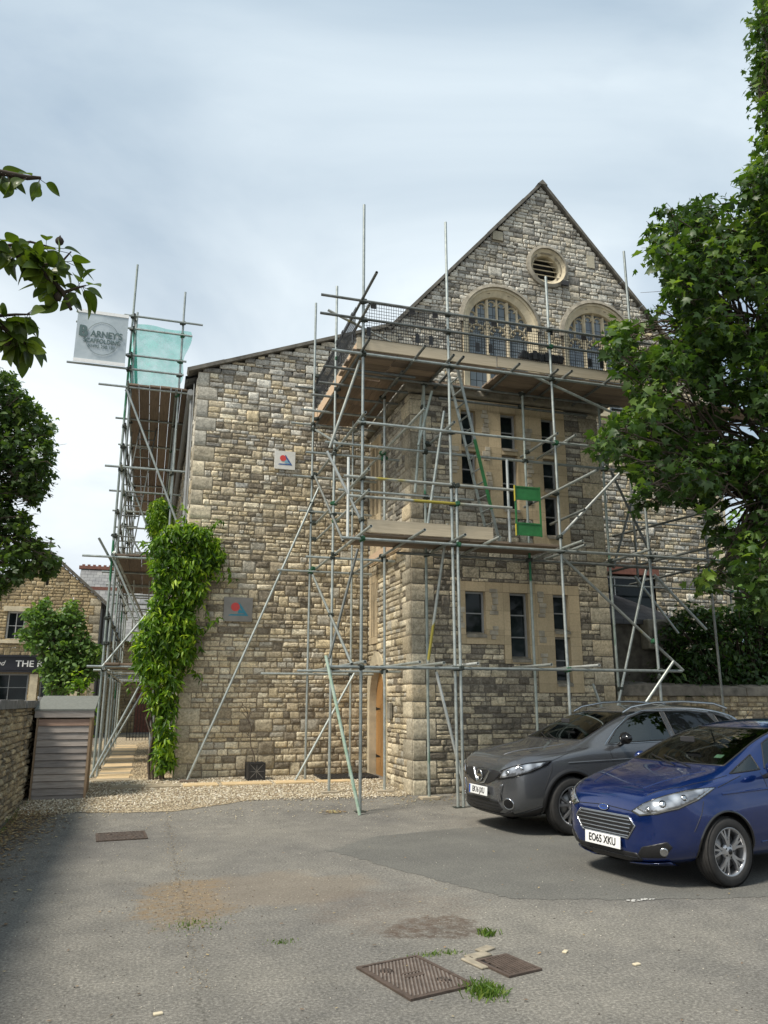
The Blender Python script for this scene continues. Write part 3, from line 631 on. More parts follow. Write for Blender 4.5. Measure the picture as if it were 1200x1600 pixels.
# ------------------------------------------------------------------ the stone hall under repair
YG, YB, XR = 15.5, 12.75, 4.35        # plane of the big gable, plane of the projecting bay, its return wall
XL, XE, XBR, AP, APZ = .60, 13.63, 8.32, 8.94, 14.59
hall = thing('church_hall', 'large old stone hall with tall gable, round-headed windows and projecting bay, wrapped in scaffolding', 'building', (XR, YG, .15))
hp = hall.location.copy()
def P(o):                                # keep world coordinates under the hall's empty
    o.parent = hall; o.location = -hp; return o
def gl(z): return XL if z < 8.35 else (.54 + (z - 8.33) / .382 if z < 9.93 else AP - (APZ - z) / 1.14)
def gr_(z): return min(XE, AP + (APZ - z) / 1.14)
def gclamp(X, Z):
    top = np.where(X < 4.86, 8.33 + .382 * (X - .54), APZ - 1.14 * np.abs(X - AP)); return X, np.minimum(Z, top)
zsG = courses(.1, APZ, 5)
def palG(z, x):
    if z > 10.3 and random.random() < min(1, (z - 9.6) / 1.6): return PAL_TOP
    if x > 8.3: return PAL_TOP if random.random() < .45 else PAL_G
    if z > 5.6 and random.random() < (z - 5.6) / 3.6: return PAL_TOP
    return PAL_G
random.seed(3)
AR = [(7.62, 10.42), (10.31, 10.42)]; OC = (8.98, 12.25)
blk = [rect(XR - .02, XBR + .02, 0, 7.25), circ(AR[0][0], AR[0][1], .93, 8.55, True), circ(AR[1][0], AR[1][1], .93, 8.55, True), circ(*OC, .40, hole=True), circ(*OC, .46), circ(AR[0][0], AR[0][1], 1.02, 8.4), circ(AR[1][0], AR[1][1], 1.02, 8.4),
       rect(9.75, 11.4, 3.35, 4.45, True), rect(9.7, 11.45, 4.45, 4.75), rect(7.48, 7.80, 12.75, 13.05)]
P(masonry('gable_wall', (0, YG, 0), (1, 0, 0), (0, -1, 0), zsG, gl, gr_, blk, palG, 11, [M['rubble'], M['mortar'], M['quoin']], None, 'LR', lambda z, x: PAL_Q if z < 6.5 else PAL_QTOP, gclamp))
# a few pale putlog blocks let into the gable
ashl = P(ashlar('kneeler_stone', (0, YG, 0), (1, 0, 0), (0, -1, 0), [(7.5, 7.78, 12.77, 13.02)], [], None, proud=.034, base=(.36, .33, .25), joints=False))
ashl = P(ashlar('kneeler_stone', (0, YG, 0), (1, 0, 0), (0, -1, 0), [(10.15, 10.36, 12.45, 12.8)], [], None, proud=.036, base=(.36, .33, .25), joints=False))
# bay front and return share their courses, so the corner stones line up
zsB = courses(.02, 7.2, 21)
def palB(z, x): return PAL_BAY if z < 4.2 else (PAL_BAYUP if random.random() < .7 else PAL_BAY)
LW = [(5.36, 5.75, 2.74, 3.52), (6.23, 6.60, 2.32, 3.52), (7.11, 7.43, 2.84, 3.52), (7.11, 7.43, 1.90, 2.74)]
UW = [(5.36, 5.66, 6.28, 6.98), (5.36, 5.66, 5.50, 6.16), (6.18, 6.51, 6.28, 7.0), (6.18, 6.51, 5.08, 6.16), (7.05, 7.35, 6.28, 7.0), (7.05, 7.35, 5.52, 6.16), (7.05, 7.35, 4.62, 5.42)]
LA = [(5.22, 7.66, 3.52, 3.70), (5.22, 6.75, 2.62, 3.52), (6.75, 7.66, 1.72, 3.52), (6.1, 6.75, 2.2, 3.52)]
UA = [(5.14, 7.56, 6.98, 7.16), (5.14, 5.92, 5.42, 6.98), (5.92, 6.78, 4.95, 6.98), (6.78, 7.56, 4.5, 6.98)]
def snap(v): return min(zsB, key=lambda q: abs(q - v))
blB = [rect(a, b, snap(c), snap(d)) for a, b, c, d in LA + UA] + [rect(a, b, c, d, True) for a, b, c, d in LW + UW]
P(masonry('bay_wall', (0, YB, 0), (1, 0, 0), (0, -1, 0), zsB, lambda z: XR, lambda z: XBR, blB, palB, 31, [M['rubble_dark'], M['mortar_dark'], M['quoin']], None, 'LR', PAL_Q, qz=.25))
sn = lambda L: [(a, b, snap(c), snap(d)) for a, b, c, d in L]
P(ashlar('window_surround', (0, YB, 0), (1, 0, 0), (0, -1, 0), sn(LA), LW, None, 1, base=(.46, .37, .235)))
P(ashlar('window_surround', (0, YB, 0), (1, 0, 0), (0, -1, 0), sn(UA), UW, None, 2, base=(.46, .37, .235)))
fB = lambda x, d, z: (x, YB - d, z)
for a, b, c, d in LW + UW:
    if d - c > 1.1: bars = [c + (d - c) / 3, c + 2 * (d - c) / 3]
    else: bars = [c + (d - c) * .5]
    P(window(None, fB, a, b, c, d, bars))
    mb = MB(); mb.add([fB(a, .06, c + .0), fB(b, .06, c), fB(b, -.13, c + .07), fB(a, -.13, c + .07), fB(a, .06, c - .05), fB(b, .06, c - .05)], [(0, 1, 2, 3), (4, 5, 1, 0)]); P(mb.build('sill', M['hood']))
# rubble toothing stones let into the dressed panels
rr = random.Random(8); tooth = simple('toothing_stone', (.40, .36, .28), .95, var=.4, scale=5, bmp=.6)
for (x, z0, n) in ((5.93, 3.10, 5), (5.90, 2.66, 3), (6.87, 3.08, 5), (6.85, 2.62, 2), (6.86, 2.25, 2), (5.86, 6.55, 5), (5.88, 6.0, 3), (5.90, 5.5, 3), (6.74, 6.3, 5), (6.76, 5.75, 5), (6.75, 5.2, 5), (5.26, 2.85, 4), (5.2, 5.7, 6)):
    z = z0; mb = MB()
    for i in range(n):
        h = rr.uniform(.07, .12); w_ = rr.uniform(.09, .17); mb.box((x + rr.uniform(-.03, .03), YB - .037, z + h / 2), (w_, .024, h - .01), bev=.007); z += h
    P(mb.build('toothing_stones', tooth))
# return wall, with the tall narrow windows and the pointed door
DY0, DY1 = 14.30, 15.38
def dyc(z):
    if z < 1.55: return (DY0 - .15, DY1 + .12)
    if z > 2.55: return None
    k = math.sqrt(max(0, 1 - ((z - 1.55) / 1.0) ** 2)); c_ = (DY0 + DY1) / 2; hw = .68; return (c_ - hw * k, c_ + hw * k)
RU = (0, 1, 0); RNn = (-1, 0, 0)
RW = [(14.72, 14.90, 5.35, 6.85), (15.0, 15.18, 5.35, 6.85), (14.98, 15.06, 2.85, 3.95), (15.13, 15.21, 2.85, 3.95)]
RA = [(14.55, 15.33, 4.3, 7.05), (14.82, 15.36, 2.7, 4.12)]
blR = [((lambda z: dyc(z)), True)] + [rect(a, b, snap(c), snap(d)) for a, b, c, d in RA] + [rect(a, b, c, d, True) for a, b, c, d in RW]
P(masonry('return_wall', (XR, 0, 0), RU, RNn, zsB, lambda z: YB, lambda z: YG, blR, lambda z, x: PAL_G if z < 4.5 else PAL_BAYUP, 33, [M['rubble'], M['mortar'], M['quoin']], None, 'L', PAL_Q, qz=.25, qw=(.27, .46)))
for k in (0, 1): P(ashlar('window_surround', (XR, 0, 0), RU, RNn, sn(RA[k:k + 1]), RW[2 * k:2 * k + 2], None, 4, depth=.14, base=(.54, .44, .29)))
fR = lambda y, d, z: (XR - d, y, z)
for a, b, c, d in RW: P(window(None, fR, a, b, c, d, [(c + d) / 2], fw=.02, d=-.1))
# door
dc = (DY0 + DY1) / 2
def arch_pts(hw, z0, zs_, rise, n=12):
    pts = [(dc - hw, z0)]
    for i in range(n + 1):
        a = PI - i * PI / 2 / n; pts.append((dc + hw * math.cos(a) * 1.0, zs_ + rise * math.sin(a)))
    for i in range(1, n + 1):
        a = PI / 2 - i * PI / 2 / n; pts.append((dc + hw * math.cos(a), zs_ + rise * math.sin(a)))
    pts.append((dc + hw, z0)); return pts
o_, i_ = arch_pts(.70, .1, 1.55, 1.0), arch_pts(.52, .1, 1.5, .80)
mb = MB()
for d0, d1 in ((.035, .035),):
    vs = [fR(a, .035, b) for a, b in o_] + [fR(a, .02, b) for a, b in i_] + [fR(a, -.16, b) for a, b in i_] + [fR(a, -.02, b) for a, b in o_]; n = len(o_)
    fs = [(k, k + 1, n + k + 1, n + k) for k in range(n - 1)] + [(n + k, n + k + 1, 2 * n + k + 1, 2 * n + k) for k in range(n - 1)] + [(3 * n + k, 3 * n + k + 1, k + 1, k) for k in range(n - 1)]
    mb.add(vs, fs)
P(mb.build('door_surround', M['limestone']))
door = P(MB().build('door', M['door_wood'])) if False else None
mb = MB(); ip = arch_pts(.515, .12, 1.5, .79)
# planks: the door cut into vertical boards
n = len(ip); 
for k in range(7):
    a0 = dc - .515 + k * 1.03 / 7; a1 = a0 + 1.03 / 7 - .006
    def ht(a): return 1.5 + .79 * math.sqrt(max(0, 1 - ((a - dc) / .515) ** 2))
    pl = [(a0, .12), (a1, .12)] + [(a1 + (a0 - a1) * q / 4, ht(a1 + (a0 - a1) * q / 4)) for q in range(5)]
    mb.prism(pl, -.12, -.155, f=fR)
mb.prism(ip, -.158, -.17, f=fR)
door = P(mb.build('door', M['door_wood']))
for z in (.55, 1.45):
    mb = MB(); mb.add([fR(dc + .50, -.112, z - .03), fR(dc + .50, -.112, z + .03), fR(dc + .26, -.112, z + .012), fR(dc + .18, -.112, z), fR(dc + .26, -.112, z - .012)], [(0, 1, 2, 3, 4)]); mb.build('hinge', M['iron'], door)
mb = MB(); mb.lathe([(.001, -.05), (.03, -.045), (.035, -.02), (.02, 0)], 14, Matrix.Translation((XR + .12, dc - .26, 1.12)) @ Matrix.Rotation(R(-90), 4, 'Z')); mb.build('handle', M['iron'], door)
mb = MB(); mb.box((XR + .35, dc, 1.0), (.02, 1.4, 2.6)); P(mb.build('door_backing', M['black']))
mb = MB(); mb.box((XR - .05, 13.88, 1.42), (.06, .16, .30), bev=.01); P(mb.build('letter_box', M['hood']))
# bay parapet and flat roof
mb = MB(); mb.box(((XR + XBR) / 2, YB + .03, 7.30), (XBR - XR + .24, .30, .14), bev=.03); mb.box((XR + .03, (YB + YG) / 2 + .1, 7.30), (.30, YG - YB - .12, .14), bev=.03)
P(mb.build('parapet', M['hood']))
mb = MB(); mb.box(((XR + XBR) / 2, (YB + YG) / 2 + .1, 7.22), (XBR - XR - .2, YG - YB - .1, .06)); P(mb.build('bay_roof', M['felt']))
mb = MB(); mb.box((XBR - .06, (YB + YG) / 2 + .04, 3.6), (.10, YG - YB - .04, 7.1)); P(mb.build('bay_side_wall', M['limestone']))

# gable coping
def coping(name, pts, thick=.075, front=.10, back=.25, w=.10):
    mb = MB()
    for (x0, z0), (x1, z1) in zip(pts, pts[1:]):
        L = math.hypot(x1 - x0, z1 - z0); n = max(1, int(L / .75)); nxn, nz = -(z1 - z0) / L, (x1 - x0) / L
        for k in range(n):
            a, b = k / n + .0003, (k + 1) / n - .0003
            p0 = (x0 + (x1 - x0) * a, z0 + (z1 - z0) * a); p1 = (x0 + (x1 - x0) * b, z0 + (z1 - z0) * b); th = thick * random.Random(k * 7).uniform(.92, 1.1)
            poly = [p0, p1, (p1[0] + nxn * th, p1[1] + nz * th), (p0[0] + nxn * th, p0[1] + nz * th)]
            mb.prism(poly, YG - front, YG + back)
    return P(mb.build(name, M['coping']))
coping('coping', [(.40, 8.28), (4.86, 9.98)])
coping('coping', [(4.80, 9.87), (AP, APZ + .02)]); coping('coping', [(AP, APZ + .02), (XE + .15, APZ + .02 - 1.14 * (XE + .15 - AP))])
mb = MB(); mb.prism([(AP - .14, APZ), (AP + .14, APZ), (AP, APZ + .14)], YG - .12, YG + .27); P(mb.build('apex_stone', M['coping']))
# roofs behind the gable
mb = MB(); yb_ = 31
mb.add([(.35, YG + .2, 8.28), (4.86, YG + .2, 10.0), (4.86, yb_, 10.0), (.35, yb_, 8.28), (.35, YG + .2, 8.2), (4.86, YG + .2, 9.9), (4.86, yb_, 9.9), (.35, yb_, 8.2)], [(0, 1, 2, 3), (7, 6, 5, 4), (0, 3, 7, 4)])
mb.add([(4.8, YG + .2, 9.95), (AP, YG + .2, APZ), (AP, yb_, APZ), (4.8, yb_, 9.95)], [(0, 1, 2, 3)]); mb.add([(XE + .3, YG + .2, APZ - 1.14 * (XE + .3 - AP)), (AP, YG + .2, APZ), (AP, yb_, APZ), (XE + .3, yb_, APZ - 1.14 * (XE + .3 - AP))], [(3, 2, 1, 0)])
mb.add([(XE - .02, YG + .05, 0), (XE - .02, yb_, 0), (XE - .02, yb_, 9.3), (XE - .02, YG + .05, 9.3)], [(0, 1, 2, 3)], 1); mb.add([(XL, yb_, 0), (XE, yb_, 0), (XE, yb_, 9.3), (AP, yb_, APZ), (4.8, yb_, 9.9), (XL, yb_, 8.3)], [(0, 1, 2, 3, 4, 5)], 1)
P(mb.build('roof', [M['slate'], M['limestone']]))
P(masonry('side_wall', (XL, 0, 0), (0, 1, 0), (-1, 0, 0), courses(.1, 8.2, 8, .1, .17), lambda z: YG, lambda z: yb_, [], lambda z, x: PAL_G if random.random() < .4 else PAL_TOP, 35, [M['rubble'], M['mortar'], M['quoin']], None, 'L', lambda z, x: PAL_Q if z < 6.5 else PAL_QTOP, qw=(.27, .46), maxw=.5))
mb = MB(); mb.tube((XL - .12, YG + .25, 7.95), (XL - .12, yb_, 7.95), .07, 10); P(mb.build('gutter', M['frame']))
mb = MB(); mb.path([(XL - .08, YG + .55, 7.9), (XL - .08, YG + .55, 4.2), (XL - .08, YG + .5, .3)], .04, 8); mb.path([(XL - .06, YG + .14, 8.1), (XL - .05, YG + .12, 3.2)], .012, 6)
P(mb.build('downpipe', M['frame']))

# round-headed traceried windows
def ring(mb, cx, cz, r0, r1, d0, d1, a0, a1, n=32, base=0):
    """flat ring between radii, facing -Y; d = distance proud of the wall"""
    vs = []
    for i in range(n + 1):
        a = a0 + (a1 - a0) * i / n; c_, s2 = math.cos(a), math.sin(a)
        for r_, d in ((r0, base), (r0, d0), (r1, d1), (r1, base)): vs.append((cx + r_ * c_, YG - d, cz + r_ * s2))
    mb.add(vs, [(4 * i + k, 4 * i + k + 1, 4 * i + 4 + k + 1, 4 * i + 4 + k) for i in range(n) for k in range(3)])
def bar(mb, x0, z0, x1, z1, w_, d0, d1):
    L = math.hypot(x1 - x0, z1 - z0); nx_, nz = -(z1 - z0) / L * w_ / 2, (x1 - x0) / L * w_ / 2; c_ = .3
    vs = []
    for (x, z) in ((x0, z0), (x1, z1)):
        for (k, d) in ((-1, d0), (-1, (d0 + d1) / 2), (-c_, d1), (c_, d1), (1, (d0 + d1) / 2), (1, d0)): vs.append((x + nx_ * k, YG - d, z + nz * k))
    mb.add(vs, [(i, i + 1, i + 7, i + 6) for i in range(5)] + [(0, 1, 2, 3, 4, 5), (11, 10, 9, 8, 7, 6)])
arch_glass_z = 8.5
for ai, (cx, cz) in enumerate(AR):
    mb = MB(); ring(mb, cx, cz, .80, .97, -.06, .045, 0, PI, base=-.22); ring(mb, cx, cz, .94, 1.0, .05, .05, 0, PI)
    for s in (-1, 1):
        x0 = cx + s * .80; x1 = cx + s * .98
        mb.add([(x0, YG + .22, 8.4), (x0, YG + .06, 8.4), (x1, YG - .045, 8.4), (x1, YG + .02, 8.4), (x0, YG + .22, cz), (x0, YG + .06, cz), (x1, YG - .045, cz), (x1, YG + .02, cz)], [(0, 1, 5, 4), (1, 2, 6, 5), (2, 3, 7, 6)])
    fr = P(mb.build('arched_window', M['limestone']))
    mb = MB(); ring(mb, cx, cz, 1.0, 1.09, .10, .07, -.05, PI + .05, base=-.01)
    mb.build('hood_mould', M['hood'], fr)
    mb = MB()
    for s in (-1, 1): bar(mb, cx + s * .27, 8.45, cx + s * .27, cz + .73, .085, -.20, -.10)
    for k in (-.54, 0, .54): bar(mb, cx + k, cz + .04, cx + k, cz + math.sqrt(.8 ** 2 - k * k), .05, -.20, -.12)
    for k in (-.54, 0, .54):
        # cusped head of each light
        r_ = .235 if k == 0 else .22
        n = 14; c0 = (cx + k, cz - .20)
        for i in range(n):
            a, b = PI * i / n, PI * (i + 1) / n; bar(mb, c0[0] + r_ * math.cos(a), c0[1] + r_ * 1.15 * math.sin(a), c0[0] + r_ * math.cos(b), c0[1] + r_ * 1.15 * math.sin(b), .05, -.20, -.12)
        for a in (R(22), R(62), R(118), R(158)):
            bar(mb, c0[0] + r_ * math.cos(a), c0[1] + r_ * 1.15 * math.sin(a), c0[0] + r_ * .52 * math.cos(a), c0[1] + r_ * .62 * math.sin(a), .055, -.19, -.135)
        for s in (-1, 1):            # spandrel fillets
            bar(mb, c0[0] + s * r_ * .75, c0[1] + r_ * .95, c0[0] + s * r_, cz + .12, .05, -.20, -.13)
    for k in (-.67, -.405, -.135, .135, .405, .67):
        h = math.sqrt(.8 ** 2 - k * k); z = cz + h - .16; 
        for i in range(8):
            a, b = PI * i / 8, PI * (i + 1) / 8; q = .10; bar(mb, cx + k + q * math.cos(a), z + q * 1.0 * math.sin(a), cx + k + q * math.cos(b), z + q * math.sin(b), .03, -.20, -.14)
        for s in (-1, 1): bar(mb, cx + k + s * .10, z, cx + k + s * .045, z - .02, .03, -.19, -.15)
    mb.build('tracery', M['limestone'], fr)
    mb = MB(); pts = [(cx + .86 * math.cos(PI * i / 24), cz + .86 * math.sin(PI * i / 24)) for i in range(25)] + [(cx - .86, 8.4), (cx + .86, 8.4)]
    mb.add([(a, YG + .185, b) for a, b in pts], [tuple(range(len(pts)))]); mb.build('leaded_pane', M['leaded'], fr)
    mb = MB(); mb.box((cx, YG + .05, 8.42), (1.9, .34, .12)); mb.build('sill', M['limestone'], fr)
# round louvred opening
mb = MB(); ring(mb, *OC, .36, .50, -.05, .05, 0, 2 * PI, 40, base=-.25); oc = P(mb.build('round_window', M['limestone']))
mb = MB(); ring(mb, *OC, .50, .58, .10, .07, 0, 2 * PI, 40, base=-.01); mb.build('hood_mould', M['hood'], oc)
mb = MB()
for k in range(5):
    z = OC[1] - .27 + k * .135; h = math.sqrt(max(.01, .37 ** 2 - (z - OC[1]) ** 2)); mb.bar((OC[0] - h, YG + .15, z), (OC[0] + h, YG + .15, z), .11, .022, up=(0, -.55, 1))
mb.build('louvre', M['limestone'], oc); mb = MB(); mb.box((OC[0], YG + .27, OC[1]), (.8, .02, .8)); mb.build('dark_void', M['black'], oc)
mb = MB(); mb.bar((9.32, YG - .1, 11.83), (9.50, YG - .14, 11.80), .06, .12); P(mb.build('flood_light', M['black']))

# right of the bay: lean-to with a slate roof and a dark window above it
fG = lambda x, d, z: (x, YG - d, z)
P(window(None, fG, 9.75, 11.4, 3.35, 4.45, [], fm='white_frame', vb=(10.35,), fw=.05)); mb = MB(); mb.box((10.58, YG - .02, 4.57), (1.8, .12, .18)); P(mb.build('lintel', M['ridge']))
lt = MB(); lt.add([(8.36, 14.0, 3.28), (11.2, 14.0, 3.2), (10.2, 15.46, 4.0), (8.36, 15.46, 4.45)], [(0, 1, 2, 3)]); lt.add([(11.2, 14.0, 3.2), (11.2, 15.46, 3.2), (10.2, 15.46, 4.0)], [(0, 1, 2)])
lt.box((9.77, 13.98, 3.21), (2.85, .06, .10)); P(lt.build('lean_to_roof', M['slate_dark']))
mb = MB(); mb.box((9.7, 14.65, 1.6), (2.6, 1.0, 3.16)); P(mb.build('lean_to_wall', M['coping']))
# ------------------------------------------------------------------ fixings on the wall
def ac():
    t_ = thing('air_conditioner', 'pale wall-mounted air conditioning unit with a round fan beside the stone bay', 'air conditioner', (10.32, 13.95, 2.62))
    mb = MB(); mb.box((0, 0, .33), (.86, .30, .62), bev=.03); mb.build('casing', M['hood'], t_)
    mb = MB(); mb.lathe([(.25, 0), (.265, -.012), (.275, .01)], 28, Matrix.Translation((-.08, -.155, .33)))
    for k in range(6): mb.bar((-.08 - .25 * math.cos(k * PI / 6), -.160, .33 - .25 * math.sin(k * PI / 6)), (-.08 + .25 * math.cos(k * PI / 6), -.160, .33 + .25 * math.sin(k * PI / 6)), .006, .006)
    mb.build('fan_grille', M['coping'], t_); mb = MB(); mb.lathe([(.001, -.004), (.25, -.004)], 24, Matrix.Translation((-.08, -.152, .33))); mb.build('fan', M['coping'], t_)
ac()
M['red'] = simple('logo_red', (.62, .06, .05), .5, var=.05); M['navy'] = simple('logo_blue', (.04, .10, .28), .5, var=.1); M['teal'] = simple('logo_teal', (.03, .22, .30), .5, var=.1)
M['plaque_white'] = simple('plaque_face', (.66, .65, .60), .55, var=.06); M['plaque_grey'] = simple('dull_metal_plaque', (.20, .185, .16), .35, .5, var=.2, scale=3); M['sky_blue'] = simple('logo_light_blue', (.18, .38, .50), .5)
def plaque(x0, x1, z0, z1, face, label, dull=False):
    t_ = thing('wall_plaque', label, 'sign', ((x0 + x1) / 2, YG - .05, (z0 + z1) / 2), group='square logo plaques on the wall'); a, b = x1 - x0, z1 - z0
    mb = MB(); mb.box((0, 0, 0), (a, .03, b), bev=.004); mb.build('board', face, t_)
    k = a; tri = MB(); d = -.019
    tri.add([(.02 * k, d, .30 * b), (.36 * k, d, -.26 * b), (-.34 * k, d, -.26 * b), (-.26 * k, d, -.20 * b), (.22 * k, d, -.19 * b), (-.02 * k, d, .20 * b)], [(0, 1, 4, 5), (1, 2, 3, 4)])
    tri.add([(.04 * k, d - .001, .02 * b), (.24 * k, d - .001, -.16 * b), (-.02 * k, d - .001, -.16 * b)], [(0, 1, 2)], 1); tri.build('triangle_logo', [M['teal' if dull else 'navy'], M['teal' if dull else 'sky_blue']], t_)
    c_ = MB(); r_ = .15 * k; c_.add([(-.10 * k + r_ * math.cos(i * PI / 12), d - .003, .10 * b + r_ * math.sin(i * PI / 12)) for i in range(24)], [tuple(range(24))]); c_.build('round_logo', M['red'], t_)
plaque(2.26, 2.70, 6.33, 6.73, M['plaque_white'], 'white square sign with red disc and blue triangle high on the stone wall')
plaque(1.36, 1.93, 3.12, 3.60, M['plaque_grey'], 'dull metal plaque with red disc and teal triangle beside the climber', True)
# ------------------------------------------------------------------ scaffolding
TR = .0242
coup_me = None
def make_coupler_mesh():
    global coup_me
    mb = MB(); mb.box((0, 0, 0), (.085, .10, .075), bev=.014); mb.box((.0, .058, .0), (.05, .04, .05), bev=.008); mb.tube((-.055, .02, -.02), (.055, .02, -.02), .009, 6); mb.tube((-.02, -.055, .025), (-.02, .06, .025), .009, 6)
    o = mb.build('coupler', M['coupler']); coup_me = o.data; bpy.data.objects.remove(o)
make_coupler_mesh()
coup_green = coup_me.copy(); coup_green.materials[0] = M['coupler_green']
class Scaffold:
    def __init__(s, name, label, loc):
        s.t = thing(name, label, 'scaffolding', loc); s.loc = Vector(loc); s.vert = []; s.hor = []; s.nc = 0
    def part(s, name, mb, mat):
        o = mb.build(name, mat, s.t); o.location = -s.loc; return o
    def tube(s, name, p, q, mat='tube', r=TR):
        mb = MB(); mb.tube(p, q, r, 12, hollow=True); o = s.part(name, mb, M[mat])
        (s.vert if name == 'standard' else s.hor).append((Vector(p), Vector(q))); return o
    def couplers(s, limit=95):
        rr = random.Random(2); done = []
        for (a, b) in s.vert:
            for (c, d) in s.hor:
                u, v, w_ = b - a, d - c, a - c; A, B, C_, D, E_ = u.dot(u), u.dot(v), v.dot(v), u.dot(w_), v.dot(w_); den = A * C_ - B * B
                if den < 1e-6: continue
                s1 = (B * E_ - C_ * D) / den; t1 = (A * E_ - B * D) / den
                if not (0 <= s1 <= 1 and -.01 <= t1 <= 1.01): continue
                p, q = a + u * s1, c + v * t1
                if (p - q).length > .13 or any((p - x).length < .07 for x in done): continue
                done.append(p)
                if s.nc >= limit: return
                o = bpy.data.objects.new('coupler', coup_green if rr.random() < .2 else coup_me); col.objects.link(o); o.parent = s.t; o.location = (p + q) / 2 - s.loc; s.nc += 1
                o.rotation_euler = (rr.uniform(-.3, .3), rr.uniform(-.3, .3), rr.choice([0, PI / 2, PI, -PI / 2]) + rr.uniform(-.2, .2))
    def boards(s, x0, x1, y0, y1, z, along, n, mat, name='scaffold_board', lens=None, seed=0, th=.038):
        rr = random.Random(seed)
        for i in range(n):
            if along == 'x':
                a = y0 + (y1 - y0) * i / n; b = y0 + (y1 - y0) * (i + 1) / n - .006; mb = MB()
                cuts = [x0 + rr.uniform(-.06, .03)] + (lens or []) + [x1 + rr.uniform(-.05, .08)]
                for c, d in zip(cuts, cuts[1:]):
                    mb = MB(); mb.box(((c + d) / 2, (a + b) / 2, z + rr.uniform(0, .006)), (d - c - .01, b - a, th), bev=.004); s.part(name, mb, M[mat])
            else:
                a = x0 + (x1 - x0) * i / n; b = x0 + (x1 - x0) * (i + 1) / n - .006
                cuts = [y0 + rr.uniform(-.06, .03)] + (lens or []) + [y1 + rr.uniform(-.05, .08)]
                for c, d in zip(cuts, cuts[1:]):
                    mb = MB(); mb.box(((a + b) / 2, (c + d) / 2, z + rr.uniform(0, .006)), (b - a, d - c - .01, th), bev=.004); s.part(name, mb, M[mat])

S = Scaffold('scaffold', 'tall tube scaffold wrapped round the projecting stone bay, with plank decks at two levels', (3.12, 11.55, 0))
T = S.tube
# standards
for (x, y, z0, z1, mt) in ((3.12, 11.55, .02, 10.15, 'tube'), (4.67, 11.57, .02, 10.12, 'tube'), (4.745, 11.53, .02, 5.1, 'tube'), (6.66, 11.55, .02, 9.34, 'tube'), (8.42, 11.55, .02, 10.2, 'tube'),
                      (3.03, 13.2, .14, 9.45, 'tube'), (2.95, 14.85, .2, 9.95, 'tube'), (3.98, 13.15, .14, 7.3, 'tube'), (3.78, 14.75, .2, 7.3, 'tube'), (4.5, 12.38, .1, 7.3, 'tube_green'),
                      (6.45, 12.3, .1, 7.3, 'tube_green'), (8.15, 12.38, .1, 7.3, 'tube_green'), (10.55, 12.6, .1, 8.0, 'tube_dark'), (13.0, 14.9, .2, 8.4, 'tube_dark'), (9.6, 13.6, 3.9, 6.6, 'tube_dark')):
    T('standard', (x, y, z0), (x + (.0 if y < 12 else .0), y, z1), mt)
for (x, y) in ((3.12, 11.55), (4.67, 11.57), (6.66, 11.55), (8.42, 11.55), (3.03, 13.2), (3.98, 13.15), (4.5, 12.38), (6.45, 12.3), (8.15, 12.38)):
    mb = MB(); mb.box((x, y, gz(x, y) + .006), (.15, .15, .008)); S.part('base_plate', mb, M['coupler'])
# ledgers along the bay
L_ = [((2.56, 2.10), 8.85, 11.50, 'tube'), ((2.78, 4.09), 10.05, 11.50, 'tube'), ((3.02, 6.04), 7.3, 11.50, 'tube'), ((2.57, 7.26), 8.6, 11.50, 'tube'), ((2.80, 5.10), 5.78, 11.50, 'tube_yellow'), ((2.89, 4.78), 5.74, 11.50, 'tube_yellow'),
      ((2.37, 8.24), 8.9, 11.50, 'tube_dark'), ((2.36, 7.90), 8.8, 11.50, 'tube_dark')]
for (x0, z), x1, y, mt in L_: T('ledger', (x0, y, z), (x1, y, z), mt)
for (x0, z), x1, y, mt in (((2.66, 5.93), 8.6, 12.33, 'tube'), ((3.95, 4.06), 9.95, 12.33, 'tube_dark'), ((3.1, 7.25), 8.6, 12.33, 'tube_dark'), ((2.91, 5.10), 5.4, 12.33, 'tube'), ((4.8, 7.02), 7.9, 12.42, 'tube_dark')): T('ledger', (x0, y, z), (x1, y, z), mt)
# cross tubes of the return side, running in along the wall
for (x, z, y0, y1, mt) in ((3.06, 2.16, 11.1, 15.2, 'tube'), (3.07, 4.15, 10.84, 15.2, 'tube'), (3.07, 6.10, 11.2, 15.2, 'tube'), (3.08, 7.30, 11.0, 15.3, 'tube_dark'), (3.08, 8.26, 10.6, 15.2, 'tube_dark'), (3.08, 7.92, 11.0, 15.2, 'tube_dark'), (3.06, 5.08, 10.95, 15.1, 'tube'), (3.08, 4.75, 11.0, 15.1, 'tube'),
                       (3.93, 6.10, 10.77, 15.1, 'tube'), (3.93, 4.15, 10.85, 15.1, 'tube'), (3.93, 7.22, 11.9, 15.2, 'tube_dark'), (3.93, 2.17, 11.15, 15.0, 'tube')):
    T('ledger', (x, y0, z), (x, y1, z), mt)
# return ledgers between the two rows of the side bay
for (y, z, x0, x1, mt) in ((13.24, 2.10, 2.45, 4.3, 'tube'), (14.8, 2.10, 2.05, 4.25, 'tube'), (13.24, 4.08, 2.55, 4.2, 'tube'), (14.8, 4.08, 2.3, 4.2, 'tube'), (13.24, 6.02, 2.5, 4.3, 'tube'), (14.8, 6.02, 2.55, 4.3, 'tube'), (14.8, 5.3, 2.7, 4.2, 'tube'),
                       (12.0, 7.18, 2.55, 4.2, 'tube_dark'), (12.7, 7.18, 2.6, 4.3, 'tube_dark'), (13.3, 7.18, 2.6, 4.3, 'tube_dark'), (14.1, 7.18, 2.55, 4.3, 'tube'), (14.9, 7.18, 2.5, 4.3, 'tube'), (15.15, 8.1, 2.6, 4.1, 'tube_dark')):
    T('transom', (x0, y, z), (x1, y, z), mt)
